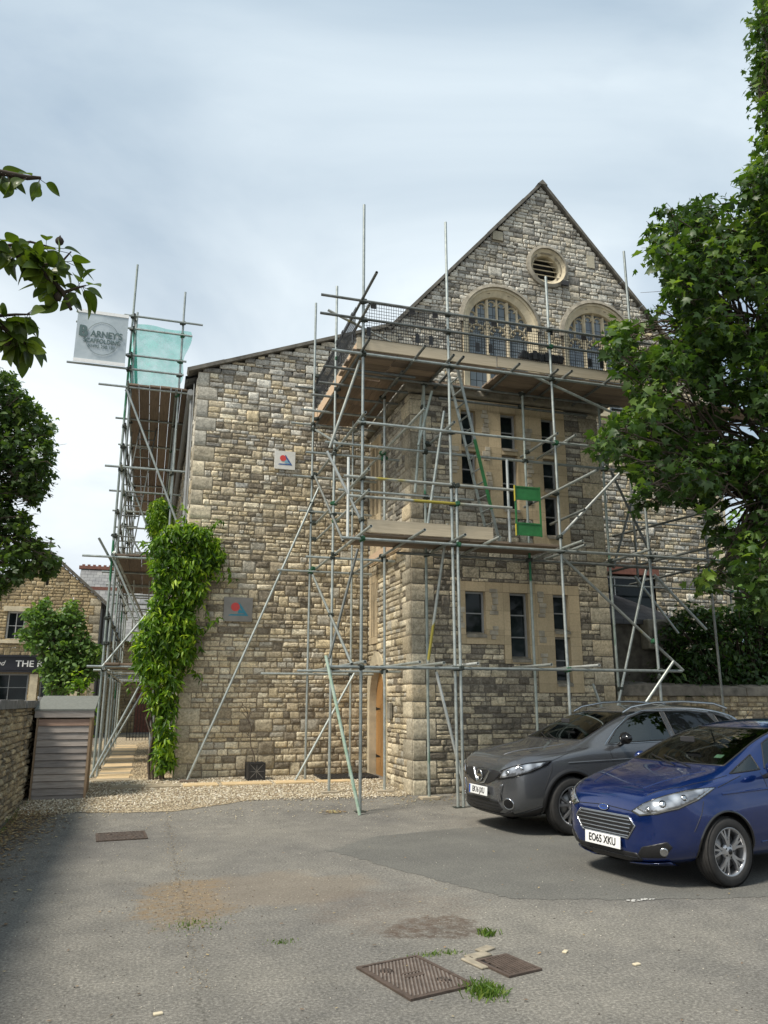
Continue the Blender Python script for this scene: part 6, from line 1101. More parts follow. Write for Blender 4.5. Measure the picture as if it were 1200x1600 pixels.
WIST = unpack('-5,1516,449,11 97,1512,409,13 109,1524,466,12 45,1519,415,12 56,1536,358,16 52,1524,301,15 94,1502,482,7 17,1519,243,14 29,1525,403,13 36,1513,146,16 112,1502,455,11 3,1507,338,9 51,1525,57,11 8,1518,407,12 46,1513,50,11 4,1539,457,15 73,1502,428,15 -10,1531,246,15 6,1501,299,15 40,1508,455,19 30,1532,187,17 27,1538,66,6 70,1536,487,12 110,1532,452,18 49,1501,246,11 70,1535,267,16 8,1539,267,12 53,1531,95,8 48,1507,123,11 48,1522,337,19 37,1539,136,17 34,1519,72,14 32,1531,91,14 33,1531,435,14 100,1536,421,14 62,1525,332,12 49,1507,62,12 17,1501,352,11 12,1513,387,17 33,1533,308,14 65,1504,348,13 32,1507,57,11 47,1504,423,11 10,1502,438,20 29,1528,81,10 44,1534,430,15 40,1534,175,14 31,1501,294,19 43,1533,100,16 57,1525,488,13 73,1539,249,14 54,1524,239,13 78,1539,451,18 61,1529,499,11 39,1514,431,19 15,1524,312,11 52,1530,43,7 25,1532,171,17 32,1501,413,19 26,1510,203,16 29,1505,72,9 21,1526,228,19 39,1524,40,7 -9,1522,269,16 57,1525,409,14 37,1538,163,13 41,1509,42,6 39,1512,482,17 24,1515,433,15 3,1524,206,16 37,1525,349,13 109,1519,409,6 109,1538,472,12 72,1511,239,9 3,1511,271,17 102,1537,409,8 54,1504,295,17 18,1511,335,16 52,1525,382,13 55,1522,189,10 57,1538,411,17 14,1527,322,14 34,1507,107,12 54,1510,392,20 27,1518,383,18 33,1500,175,14 48,1516,153,10 25,1501,395,14 -12,1530,280,17 47,1504,72,14 49,1535,159,11 26,1517,296,19 88,1506,365,12 20,1523,159,17 28,1530,256,18 76,1525,380,13 69,1501,414,20 92,1533,432,19 59,1502,367,12 50,1526,157,9 94,1525,477,13 65,1510,444,12 21,1534,471,17 30,1532,65,9 36,1526,239,17 47,1512,468,12 34,1521,457,14 61,1536,373,11 39,1507,213,15 82,1539,414,20 0,1526,447,15 54,1539,267,12 -4,1507,254,14 72,1507,307,15 77,1511,355,15 75,1527,490,11 114,1533,415,7 -12,1532,303,9 118,1501,420,6 33,1504,370,16 27,1505,79,8 49,1514,362,14 75,1521,289,17 18,1524,394,16 38,1526,284,16 66,1534,309,19 -14,1506,260,13 61,1516,430,14 54,1506,274,14 26,1522,327,16 -8,1512,237,17 46,1505,197,11 0,1536,184,7 85,1507,402,12 67,1500,473,20 -20,1537,241,7 35,1511,161,20 2,1515,296,19 86,1510,374,12 95,1511,422,18 7,1531,356,7 33,1511,281,19 77,1521,246,9 32,1516,184,16 86,1530,354,8 74,1539,330,12 12,1524,439,13 31,1508,237,13 74,1501,274,13 70,1507,265,12 9,1523,254,18 -7,1530,294,17 53,1531,195,13 25,1536,272,16 71,1518,455,14 48,1508,137,11 62,1540,207,6 27,1526,118,12 8,1502,394,14 29,1515,221,17 52,1520,166,9 90,1526,488,10 55,1537,57,7 17,1531,346,17 25,1531,447,19 4,1519,223,18 16,1501,259,14 54,1535,253,15 42,1510,291,13 17,1519,470,17 108,1515,444,19 20,1503,226,16 65,1530,293,17 6,1536,418,15 61,1537,231,13 73,1504,374,16 2,1510,412,10 44,1505,314,13 58,1539,336,16 89,1505,467,17 48,1520,350,12 77,1538,353,15 125,1536,447,9 57,1503,491,11 35,1503,309,12 2,1539,215,15 20,1533,148,12 36,1504,199,14 41,1531,212,14 87,1508,354,7 48,1511,441,15 40,1532,461,15 54,1537,499,10 79,1511,478,16 100,1522,418,12 12,1509,471,11 -27,1537,257,6 86,1510,486,10 97,1522,451,12 64,1518,321,14 2,1536,232,16 13,1531,218,14 100,1531,485,9 39,1536,62,12 68,1519,400,12 50,1516,454,12 89,1533,374,12 22,1531,288,16 115,1500,435,15 38,1536,295,15 10,1509,198,19 91,1509,450,17 80,1516,436,17 32,1536,106,16 60,1538,385,11 73,1536,434,20 72,1515,337,11 31,1508,334,17 54,1518,55,8 6,1514,346,9 80,1528,393,14 -6,1527,310,12 84,1521,461,18 47,1529,407,12 27,1508,474,14 10,1503,313,18 80,1520,274,14 3,1524,465,10 50,1524,261,19 37,1524,264,14 10,1513,361,12 48,1501,87,12 75,1539,402,14 65,1505,239,13 -24,1510,265,7 31,1525,38,6 59,1517,377,15 75,1503,318,10 1,1524,402,7 -4,1501,269,13 7,1504,357,7 -11,1514,225,11 50,1511,323,15 34,1505,121,16 32,1503,487,10 36,1533,385,12 23,1538,403,15 -1,1504,419,9 113,1513,411,6 75,1523,346,13 55,1531,185,9 -27,1520,261,6 -3,1537,314,13 50,1501,100,10 -19,1533,257,14 86,1538,291,8 24,1519,451,11 82,1514,299,9 25,1501,214,17 23,1503,243,11 46,1507,337,17 63,1519,473,19 8,1538,355,9 87,1525,411,13 15,1504,409,13 87,1534,254,6 47,1502,375,16 45,1517,230,17 39,1515,369,13 87,1504,394,6 49,1514,491,12 69,1527,499,8 4,1525,177,9 39,1536,490,13 48,1533,137,11 41,1526,122,11 12,1524,420,14 16,1506,481,7 30,1523,105,14 50,1512,181,13 54,1518,214,14 91,1502,377,6 4,1514,378,7 82,1530,312,7 84,1508,290,9 42,1506,266,16 4,1500,279,15 5,1535,346,9 118,1516,428,10 61,1525,223,11 23,1519,482,14 15,1527,199,16 47,1540,66,11 22,1536,366,19 24,1517,345,13 39,1517,309,16 60,1538,218,11 20,1510,451,12 17,1506,272,19 3,1517,329,13 21,1502,464,14 44,1526,479,16 54,1507,191,10 26,1512,248,13 0,1517,416,8 122,1534,429,7 48,1500,109,12 -8,1517,306,11 42,1534,365,14 46,1538,89,13 3,1536,279,14 2,1507,242,11 51,1523,78,10 8,1514,174,11 122,1506,429,6 78,1524,357,11 41,1516,88,16 9,1515,459,16 -4,1507,209,12 123,1516,442,9 68,1518,489,16 -16,1510,279,12 61,1520,274,18 -13,1538,235,11 50,1538,50,12 51,1515,133,7 35,1507,401,13 86,1520,368,12 34,1511,40,6 2,1531,397,7 72,1527,242,10 -4,1526,457,9 21,1519,264,17 -7,1531,208,9 92,1533,455,19 9,1535,383,12 89,1527,260,9 58,1505,331,12 41,1535,75,15 111,1502,408,6 60,1528,449,11 20,1523,372,14 60,1520,455,12 52,1521,139,7 24,1504,439,13 42,1537,340,20 9,1521,374,12 113,1526,426,14 44,1539,200,17 7,1538,166,7 20,1503,487,7 38,1538,263,16 15,1519,277,15 120,1526,456,7 103,1530,410,9 41,1529,48,15 53,1528,285,14 27,1520,275,12 54,1511,51,7 64,1536,466,17 115,1536,437,16 34,1500,473,12 -2,1503,329,7 -8,1534,449,7 33,1530,150,14 39,1517,134,14 61,1517,256,12 119,1510,448,10 65,1501,253,12 60,1526,356,11 23,1501,362,12 1,1512,403,7 2,1505,404,8 106,1516,429,15 51,1529,150,8 44,1525,146,14 86,1533,484,11 -11,1530,220,9 97,1515,484,7 102,1531,470,11 72,1532,501,6 15,1501,147,6 12,1532,239,13 18,1512,418,15 15,1537,480,11 50,1538,241,15 13,1516,155,8 13,1539,434,17 72,1529,329,13 54,1525,46,8 5,1520,318,11 -3,1503,224,15 8,1507,168,9 13,1510,161,11 42,1521,166,11 -18,1527,240,10 47,1533,314,15 43,1527,390,12 66,1514,294,12 91,1525,359,6 0,1832,607,17 8,1781,543,13 -7,1751,544,16 -7,1873,608,15 -7,1856,583,13 6,1798,591,14 1,1758,568,21 -9,1900,596,19 6,1822,545,11 -2,1866,547,11 14,1752,549,17 -10,1819,551,12 -4,1861,564,19 14,1844,589,20 0,1758,591,13 25,1872,596,11 10,1884,607,12 -4,1784,572,15 9,1897,622,17 15,1862,570,13 -8,1820,568,16 16,1793,576,19 -14,1861,597,13 -4,1754,523,11 18,1765,574,12 11,1820,582,13 -6,1820,595,15 14,1896,600,12 4,1806,561,18 -8,1874,591,14 1,1787,556,13 21,1816,564,13 -9,1793,545,12 9,1814,605,16 4,1856,622,15 -5,1792,600,10 7,1863,601,14 -7,1897,622,11 22,1852,604,13 20,1781,552,11 -11,1876,560,10 23,1794,559,12 1,1885,576,18 -1,1773,529,11 22,1885,587,15 24,1771,560,10 -6,1808,542,14 25,1889,612,11 3,1842,558,16 -16,1798,570,10 -1,1891,553,11 0,1776,589,16 20,1775,593,10 -18,1886,599,11 2,1878,623,16 -12,1841,571,13 23,1803,591,12 23,1862,583,13 23,1836,570,12 -16,1843,591,11 0,1795,534,11 22,1764,587,12 -14,1807,586,11 23,1833,604,11 -11,1898,573,12 21,1787,594,11 12,1782,601,11 -5,1839,540,12 -9,1761,533,11 4,1800,613,10 23,1826,588,12', 0.6, 0.8)
SHRUB = unpack('1237,1363,288,39 1047,1344,211,31 1134,1359,198,24 1017,1359,252,17 1119,1365,240,42 1319,1347,264,21 1081,1366,347,20 1169,1351,238,33 1094,1359,292,46 1275,1349,312,37 1205,1345,320,29 1034,1358,271,36 1201,1389,239,29 1150,1377,264,35 1341,1384,344,27 1136,1351,305,32 1269,1371,239,28 1291,1375,281,32 1355,1386,233,26 1321,1358,344,23 1314,1355,319,27 1194,1382,274,34 1174,1388,309,45 1301,1381,334,41 1320,1347,223,23 1308,1345,195,22 1343,1373,209,27 1311,1376,218,41 1060,1359,324,29 1291,1351,362,22 1218,1390,193,18 1337,1389,284,40 1246,1360,357,19 1240,1389,250,36 1062,1385,236,35 1238,1382,330,34 1076,1350,238,28 1184,1374,202,29 1118,1390,290,31 1275,1367,204,32 1093,1368,197,22 1133,1386,336,28 1264,1347,361,18 1244,1347,227,34 1239,1386,209,36 1182,1346,202,29 1285,1342,248,30 1046,1383,304,19 1211,1349,201,29 1143,1356,340,19 1172,1361,344,19 1011,1342,292,20 1055,1389,275,28 1328,1371,252,35 1178,1344,289,32 1155,1387,194,19 1108,1350,199,25 1078,1384,330,26 1278,1373,357,25 1366,1384,191,17 1210,1352,263,33 1051,1373,208,20 1327,1372,192,18 1265,1353,270,28 1257,1349,193,20 1194,1349,344,22 1236,1341,197,24 1167,1379,228,28 1080,1343,344,17 1032,1344,313,24 1105,1343,338,18 1328,1380,371,19 1224,1353,347,25 1325,1354,291,19 1126,1380,196,21 1108,1375,344,22 1157,1364,192,17 1031,1365,304,17 1302,1385,368,17 1030,1342,238,28 1198,1380,342,25 1314,1348,364,17 1212,1382,305,31 1319,1340,244,16 1023,1361,223,16 1351,1384,310,21 1138,1342,264,36 1032,1387,282,17 1084,1387,203,23 1307,1340,283,23 1231,1365,194,20 1353,1390,365,20 1036,1377,251,21 1346,1366,233,17 1370,1390,212,17 1123,1342,336,19 1160,1381,344,17 1073,1367,195,18 1333,1367,329,20 1252,1342,334,29 1273,1380,305,29 1145,1341,218,30', 0.8, 0.8)

tree('maple_tree', 'large leafy maple leaning in from the right in front of the scaffold', (11.7, 9.6, 0), (10.9, 9.9, 8.5), .26, MAPLE, 'maple', .15, 'maple_leaf', 640, 3, hubs=[(9.8, 9.8, 5.6), (9.6, 9.9, 7.6), (10.3, 9.9, 9.0), (10.9, 9.7, 10.6), (9.4, 9.8, 4.8), (11, 9.4, 4)])
tree('far_tree', 'dense dark green tree beyond the left wall with a ragged edge', (-7.2, 22.0, 0), (-6.8, 22.2, 9.5), .3, LEFT, 'clump', .17, 'far_leaf', 640, 5, hubs=[(-5.5, 22, 6), (-5.3, 22, 8)])
tree('garden_tree', 'small bright bushy tree behind the stone wall in front of the pub hall', (-2.05, 19.6, .2), (-2.0, 19.6, 3.2), .07, SMALL, 'oval', .12, 'apple_leaf', 1000, 7)
def climber():
    t_ = thing('climber', 'bright green climber covering the left corner of the stone wall from ground to mid height', 'climbing plant', (.45, 15.3, .2)); mb = MB(); bv = Vector((.45, 15.3, .2)); rr = random.Random(4)
    for k in range(5):
        x = .18 + .06 * k; limb(mb, (x - .45, .05, 0), (x - .45 + rr.uniform(-.3, .3), .12, 2.2 + rr.random()), .028, .018, k, 7, .05); limb(mb, (x - .45, .12, 2.2), (rr.uniform(-.4, .6), .1, 4.2), .018, .008, k + 20, 7, .07)
    mb.build('stem', M['bark'], t_)
    sh_ = []
    for (x, z, dx, dz) in ((1.25, 4.4, .25, -.5), (1.0, 3.9, .3, .1), (.95, 2.9, .28, .25), (-.2, 2.3, -.1, -.5), (.9, 4.9, .3, .2), (.55, 5.0, -.1, .35), (.85, 3.6, .2, -.45), (-.1, 4.3, -.15, .3), (.75, 2.3, .2, -.3)):
        for k in range(5): sh_.append((x + dx * k / 4, 15.2, z + dz * k / 4, .045, .05, .05))
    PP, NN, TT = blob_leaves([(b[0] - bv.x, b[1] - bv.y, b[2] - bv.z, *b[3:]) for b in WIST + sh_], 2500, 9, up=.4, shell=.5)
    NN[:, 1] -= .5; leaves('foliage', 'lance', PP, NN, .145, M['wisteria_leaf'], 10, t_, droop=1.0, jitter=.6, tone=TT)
climber()
def bush(name, label, blobs, kind, size, mat, dens, seed, group=None, cat='shrub'):
    b0 = blobs[0]; t_ = thing(name, label, cat, (b0[0], b0[1], .1), group=group); mb = MB()
    for i, b in enumerate(blobs):
        for k in range(2): limb(mb, (random.Random(i + k).uniform(-.1, .1), 0, 0), (b[0] - b0[0], b[1] - b0[1], b[2] - .1), .03, .01, seed + i * 3 + k, 5, .06)
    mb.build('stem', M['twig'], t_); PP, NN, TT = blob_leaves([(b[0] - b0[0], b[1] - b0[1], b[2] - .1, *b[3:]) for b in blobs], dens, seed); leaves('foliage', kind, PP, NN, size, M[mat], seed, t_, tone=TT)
bush('laurel_shrub', 'dark leafy shrub behind the low wall below the lean-to window', [(10.2, 13.55, 1.9, .6, .45, .5), (10.7, 13.4, 2.5, .6, .4, .55), (11.0, 13.5, 3.0, .4, .4, .35), (10.3, 13.4, 1.4, .6, .4, .6), (11.3, 13.5, 2.2, .5, .4, .6)], 'lance', .16, 'shrub_leaf', 1500, 31, 'shrubs behind the low wall')
bush('laurel_shrub', 'broad dark shrub behind the low wall at the right edge', [(12.2, 13.7, 2.2, .7, .5, .6), (12.9, 13.7, 1.5, .6, .5, .6)] + SHRUB, 'oval', .13, 'shrub_leaf', 1100, 32, 'shrubs behind the low wall')
bush('ivy_clump', 'small round green clump behind the low wall beside the bay corner', [(8.85, 13.25, 1.75, .28, .2, .28), (8.95, 13.3, 1.4, .25, .2, .3)], 'oval', .07, 'shrub_leaf', 3000, 33, 'shrubs behind the low wall')
bush('garden_shrub', 'low yellow-green shrub behind the shed and wall', [(-1.25, 17.5, 1.3, .35, .4, .4), (-1.35, 17.8, 1.9, .25, .3, .3)], 'oval', .10, 'wisteria_leaf', 1500, 34)
BK = []
rr = random.Random(12)
for i, (x, y, z, s) in enumerate(((21, 30, 6, 3.0), (25, 31, 8.5, 3.6), (18.6, 24, 3.5, 1.9), (29, 30, 5, 3.8), (22, 33, 3, 3.2))):
    lb = ['pale green tree far behind the right end of the hall', 'tall tree far behind the maple branches on the right', 'bushy tree just beyond the right end of the hall', 'broad far tree at the extreme right', 'low far tree behind the hall end']
    bl = [(x + rr.gauss(0, .45) * s, y + rr.gauss(0, .3) * s, z + rr.gauss(0, .45) * s, .5 * s, .5 * s, .42 * s) for k in range(9)]
    tree('background_tree', lb[i], (x, y, 0), (x, y, z + .5), .18, bl, 'clump', .32, 'apple_leaf', 110, 60 + i, group='trees far behind the right end of the hall', sprigs=False)

# near fruit-tree branch hanging in at the upper left
ft = thing('fruit_tree', 'fruit tree branch with broad glossy leaves hanging in at the upper left', 'tree', (-2.6, 2.6, 0)); fb = Vector((-2.6, 2.6, 0)); mb = MB()
limb(mb, (0, 0, 0), (.05, .2, 4.6), .11, .05, 1, 8, .02)
mains = [[(-2.55, 2.75, 3.3), (-1.6, 2.9, 3.42), (-.92, 3.0, 3.40), (-.66, 3.0, 3.33), (-.52, 3.0, 3.27), (-.42, 3.0, 3.17), (-.385, 3.0, 3.10)], [(-.66, 3.0, 3.33), (-.56, 3.0, 3.37), (-.47, 3.02, 3.37)], [(-2.5, 2.8, 2.9), (-1.5, 2.9, 3.1), (-.80, 3.0, 3.12), (-.66, 3.0, 3.03), (-.58, 3.0, 2.96), (-.53, 3.0, 2.935)], [(-2.56, 2.7, 3.9), (-1.5, 2.9, 3.75), (-.85, 3.0, 3.66), (-.60, 3.0, 3.655), (-.55, 3.0, 3.665)], [(-.42, 3.0, 3.17), (-.37, 3.0, 3.20), (-.34, 3.0, 3.215)], [(-.52, 3.0, 3.27), (-.44, 3.0, 3.30), (-.41, 3.01, 3.36)], [(-.66, 3.0, 3.03), (-.58, 3.0, 3.05), (-.52, 3.0, 3.06)]]
for k, pts in enumerate(mains): mb.path([Vector(q) - fb for q in pts], [(.024 if k in (0, 2, 3) else .006) * (1 - .8 * i / (len(pts) - 1)) + .0015 for i in range(len(pts))], 6)
mb.build('branch', M['twig'], ft)
rg = random.Random(22); V = []; F = []; C = []; pet = MB()
def bigleaf(p, d, nrm, L, wd, curl, tone):
    d = d.normalized(); s = d.cross(nrm).normalized(); n_ = s.cross(d); b = len(V); K = 9
    for i in range(K + 1):
        u = i / K; w_ = wd * (math.sin(PI * min(1, u ** .8 * .985 + .012)) ** .8 * (1 - .12 * u)); c = p + d * (L * u) + n_ * (curl * L * (u ** 2) * -.5)
        for j in (-1, -.5, 0, .5, 1): q = c + s * (w_ * j) + n_ * (abs(j) * w_ * .32); V.append(tuple(q)); C.append((tone + .06 * (j == 0),) * 3)
    for i in range(K):
        for j in range(4): a = b + i * 5 + j; F.append((a, a + 1, a + 6, a + 5))
spots = []
for k, pts in enumerate(mains):
    pts = [Vector(q) for q in pts]; n = {0: 100, 1: 14, 2: 80, 3: 16, 4: 7, 5: 12, 6: 12}[k]
    lo = -1.02 if k in (0, 2) else (-.78 if k == 3 else -9)
    while n > 0:
        i = rg.randrange(len(pts) - 1); q = pts[i].lerp(pts[i + 1], rg.random())
        if q.x < lo or (k in (0, 4) and q.z < 3.2 and rg.random() < .8): continue
        n -= 1; spots.append(q)
for q in spots:
    d = Vector((rg.gauss(.15, .55), rg.gauss(-.05, .6), rg.gauss(-.5, .55))); d.normalize(); st = q + d * rg.uniform(.015, .05); pet.tube(q - fb, st - fb, .0013, 4)
    nrm = Vector((rg.gauss(0, .6), rg.gauss(-.5, .6), rg.gauss(.7, .4))); bigleaf(st - fb, d, nrm, rg.uniform(.06, .10), rg.uniform(.021, .031), rg.uniform(.1, .9), min(1, max(0, rg.gauss(.42, .22))))
o = link('leaves', np_mesh('leaves', V, F, M['pear_leaf'], np.array(C), smooth=True), ft); pet.build('leaf_stalks', M['twig'], ft)
for (x, z) in ((-.715, 3.47), (-.455, 3.375), (-.44, 3.13), (-.60, 2.915)):
    mb = MB(); q = Vector((x, 3.0, z)) - fb; mb.lathe([(.001, .0), (.008, .002), (.015, .010), (.017, .020), (.012, .030), (.005, .036), (.001, .045)], 12, Matrix.Translation(q) @ Matrix.Rotation(R(90), 4, 'X')); mb.build('fruitlet', M['twig'], ft)
# ------------------------------------------------------------------ boundary walls, shed, hall across the road
random.seed(6)
PAL_W = [(.42, .35, .23), (.34, .28, .185), (.28, .235, .165), (.48, .41, .28), (.20, .17, .125), (.37, .30, .19)]
def wall_thing(name, label, O, U, Nn, L, z0, z1, seed, thick=.4, cmat='cop_grey', cop=(.10, .07), hh=(.05, .10), ww=(.12, .34), mats=None, slant=0.0, coplen=.55):
    t_ = thing(name, label, 'stone wall', O); O0 = Vector(O)
    o = masonry('stonework', (0, 0, 0), U, Nn, courses(z0 - O0.z, z1 - O0.z, seed, *hh), lambda z: 0, lambda z: L, [], PAL_W, seed, mats or [M['rubble'], M['mortar'], M['quoin']], t_, minw=ww[0], maxw=ww[1], proj=(.012, .04))
    U = Vector(U); Nn = Vector(Nn); mb = MB(); zz = z1 - O0.z
    c = U * (L / 2) - Nn * (thick / 2 + .01); A_ = MB(); x, y = U * L / 2, Nn
    vs = [Vector((0, 0, z0 - O0.z)) - Nn * .012, U * L - Nn * .012 + Vector((0, 0, z0 - O0.z)), U * L - Nn * thick + Vector((0, 0, z0 - O0.z)), -Nn * thick + Vector((0, 0, z0 - O0.z))]; vs += [v + Vector((0, 0, z1 - z0)) for v in vs]
    A_.add(vs, [(1, 2, 6, 5), (2, 3, 7, 6), (3, 0, 4, 7), (4, 5, 6, 7)]); A_.build('wall_core', M['mortar'], t_)
    rr = random.Random(seed); s = 0
    while s < L - .02:
        w_ = min(rr.uniform(coplen * .6, coplen * 1.2), L - s); h = cop[0] * rr.uniform(.85, 1.15); a, b = s + .004, s + w_ - .004; f = lambda u, d, z: U * u + Nn * d + Vector((0, 0, z)); e = rr.uniform(-.012, .012)
        vs = [f(a, cop[1] + e, zz), f(b, cop[1] + e, zz), f(b, -thick - .03, zz), f(a, -thick - .03, zz), f(a, cop[1] + e - .01, zz + h), f(b, cop[1] + e - .01, zz + h + rr.uniform(-.006, .006)), f(b, -thick - .02, zz + h + slant), f(a, -thick - .02, zz + h + slant)]
        mb.add(vs, [(0, 3, 2, 1), (4, 5, 6, 7), (0, 1, 5, 4), (1, 2, 6, 5), (2, 3, 7, 6), (3, 0, 4, 7)]); s += w_
    mb.build('coping', M[cmat], t_); return t_
M['cop_grey'] = simple('grey_coping', (.17, .165, .155), .9, var=.35, scale=9, bmp=.6)
wall_thing('boundary_wall', 'low rubble stone wall with flat grey coping running down the left edge', (-1.70, 3.0, 0), (0, 1, 0), (1, 0, 0), 11.45, -.05, 1.50, 51, mats=[M['rubble'], M['mortar_dark'], M['quoin']])
wall_thing('boundary_wall', 'short dark-capped stretch of stone wall behind the timber store', (-1.72, 14.47, 0), (1, 0, 0), (0, -1, 0), .80, .0, 1.58, 52)
wall_thing('boundary_wall', 'stone wall with thick dark coping on the right behind the grey car', (8.5, 13.0, 0), (1, 0, 0), (0, -1, 0), 8.0, -.05, 1.70, 53, cmat='coping', cop=(.17, .08), hh=(.06, .12), mats=[M['rubble_dark'], M['mortar'], M['quoin']], slant=.08, coplen=.9)
# timber store
sh = thing('timber_store', 'weathered grey timber-clad store with a sloping felt lid against the left wall', 'shed', (-1.19, 13.9, .09)); b0 = Vector((-1.19, 13.9, .09))
X0, X1, Y0, Y1 = -.385, .385, -.44, .42
rr = random.Random(5); z = 0; k = 0
while z < 1.22:
    h = .103; mb = MB(); mb.add([(X0 + .012, Y0 - .012, z), (X1 - .012, Y0 - .012, z), (X1 - .012, Y0 + .004, z + h - .006), (X0 + .012, Y0 + .004, z + h - .006), (X0 + .012, Y0 + .03, z), (X1 - .012, Y0 + .03, z), (X1 - .012, Y0 + .03, z + h), (X0 + .012, Y0 + .03, z + h)], [(0, 1, 2, 3), (0, 4, 5, 1), (3, 2, 6, 7), (0, 3, 7, 4), (1, 5, 6, 2)])
    mb.build('front_board', M['shed_wood'] if z < 1.10 else M['shed_red'], sh); z += h; k += 1
for a_, b_ in ((X1 + .006, .034), (X0 - .004, .028)): mb = MB(); mb.box((a_, Y0 + .02, .66), (b_, .07, 1.31)); mb.build('corner_post', M['shed_side'], sh)
mb = MB(); mb.box((X1 + .002, .03, .64), (.02, Y1 - Y0 - .1, 1.28)); mb.box((X0, 0, .64), (.02, Y1 - Y0 - .06, 1.28)); mb.box((0, Y1, .66), (X1 - X0, .02, 1.32)); mb.build('side_panel', M['shed_side'], sh)
mb = MB(); mb.box((0, Y0 - .015, 1.315), (X1 - X0 + .10, .03, .115)); mb.build('fascia_board', M['shed_wood'], sh)
mb = MB(); mb.add([(X0 - .06, Y0 - .04, 1.36), (X1 + .06, Y0 - .04, 1.36), (X1 + .06, Y1 + .05, 1.57), (X0 - .06, Y1 + .05, 1.57), (X0 - .06, Y0 - .04, 1.385), (X1 + .06, Y0 - .04, 1.385), (X1 + .06, Y1 + .05, 1.595), (X0 - .06, Y1 + .05, 1.595)], [(0, 3, 2, 1), (4, 5, 6, 7), (0, 1, 5, 4), (1, 2, 6, 5), (2, 3, 7, 6), (3, 0, 4, 7)]); mb.build('lid', M['felt'], sh)
# planter with a dead sapling
pt = thing('planter', 'small black square planter holding a thin dead sapling by the stone wall', 'planter', (2.03, 14.93, .2), R(4)); mb = MB(); q = .15
mb.box((0, 0, .15), (.29, .29, .28)); 
for sx in (-1, 1):
    for sy in (-1, 1): mb.box((sx * .148, sy * .148, .15), (.024, .024, .31), bev=.003)
for zz in (.02, .29):
    mb.box((0, -.15, zz), (.28, .018, .022)); mb.box((0, .15, zz), (.28, .018, .022)); mb.box((-.15, 0, zz), (.018, .28, .022)); mb.box((.15, 0, zz), (.018, .28, .022))
mb.build('tub', M['black'], pt)
mb = MB()
for d in (-.21, -.14, -.07, 0, .07, .14, .21):
    for s in (-1, 1):
        pts = [(max(-.13, min(.13, d + s * a_)), a_) for a_ in (-.12, .12)]; x0, x1 = d - s * .12, d + s * .12; z0, z1 = .035, .275
        if abs(x0) < .135 and abs(x1) < .135: mb.bar((x0, -.149, z0), (x1, -.149, z1), .006, .008)
mb.bar((-.13, -.149, .15), (.13, -.149, .15), .006, .006); mb.bar((0, -.149, .04), (0, -.149, .27), .006, .006, up=(0, 1, 0)); mb.build('lattice_relief', M['cop_grey'], pt)
sp = thing('dead_sapling', 'thin bare brown sapling growing out of the small black planter', 'sapling', (2.03, 14.93, .46)); mb = MB()
pts = limb(mb, (0, 0, 0), (-.20, .05, 1.02), .011, .006, 3, 7, .04); rr = random.Random(8)
for k in range(9):
    s = pts[3 + k % 5]; limb(mb, s, s + Vector((rr.uniform(-.22, .16), rr.uniform(-.1, .1), rr.uniform(.08, .3))), .005, .002, k, 3, .1)
mb.build('stem', M['bark'], sp)
# iron gate and rail at the end of the alley
gt = thing('iron_gate', 'small black iron gate across the far end of the alley', 'gate', (-.35, 30.5, .2)); mb = MB()
for i in range(13): mb.tube((-.2 + i * .11, 0, 0), (-.2 + i * .11, 0, 1.45), .011, 6)
for zz in (.12, 1.32): mb.bar((-.22, 0, zz), (1.16, 0, zz), .02, .035)
mb.build('bars', M['iron'], gt)

# gabled stone hall across the road, with a shop front
ph = thing('stone_pub', 'gabled sandy stone building with a black shop sign and a small gable cross', 'building', (-4.1, 33, 0)); hb = Vector((-4.1, 33, 0)); YH = 33.0
def Q(o): o.parent = ph; o.location = -hb; return o
PAL_P = [(.44, .35, .21), (.38, .30, .18), (.48, .40, .26), (.33, .26, .16), (.41, .32, .19)]
def pcl(X, Z): return X, np.minimum(Z, np.where(X < -4.07, 7.35 + (X + 4.07) * .98, 7.35 - (X + 4.07) * .86))
zsP = courses(0, 7.35, 71, .10, .17)
doors = [(-5.75, -4.35, 0, 2.62), (-3.95, -2.9, 0, 2.62)]; wins = [(-5.35, -4.7, 3.9, 5.0), (-3.95, -3.25, 3.9, 4.85)]
blk = [rect(*d, True) for d in doors + wins] + [rect(-4.09, -3.99, 6.05, 6.55, True), rect(-7.5, -2.0, 2.62, 3.35)]
Q(masonry('gable_wall', (0, YH, 0), (1, 0, 0), (0, -1, 0), zsP, lambda z: max(-8.0, -4.07 - (7.35 - z) / .98), lambda z: min(-1.95, -4.07 + (7.35 - z) / .86), blk, PAL_P, 72, [M['rubble'], M['mortar'], M['quoin']], None, 'R', clamp=pcl, minw=.18, maxw=.45))
fH = lambda x, d, z: (x, YH - d, z)
for a, b, c, d in wins: Q(window(None, fH, a, b, c, d, [(c + d) / 2], fm='white_frame', vb=((a + b) / 2,), fw=.06, d=-.15)); 
for a, b, c, d in doors: Q(window(None, fH, a, b, c, d, [2.1], fm='frame', vb=((a + b) / 2,), fw=.06, d=-.15, name='shop_window'))
for a, b, c, d in wins:
    for z_, h_, y_ in ((d + .1, .2, .1), (c - .07, .13, .16)): mb = MB(); mb.box(((a + b) / 2, YH - .03, z_), (b - a + .3, y_, h_)); Q(mb.build('lintel' if h_ > .15 else 'window_sill', M['limestone']))
for x in (-4.15, -2.65, -5.95): mb = MB(); mb.box((x, YH - .06, 1.3), (.28, .12, 2.6)); Q(mb.build('shop_pilaster', M['limestone']))
fa = MB(); fa.box((-4.75, YH - .07, 2.99), (5.5, .12, .50)); fa.box((-4.75, YH - .1, 3.28), (5.6, .2, .07)); fa.box((-4.75, YH - .09, 2.70), (5.6, .16, .05)); M['sign_black'] = simple('sign_board_black', (.012, .013, .02), .4); f_ = Q(fa.build('shop_sign', M['sign_black']))
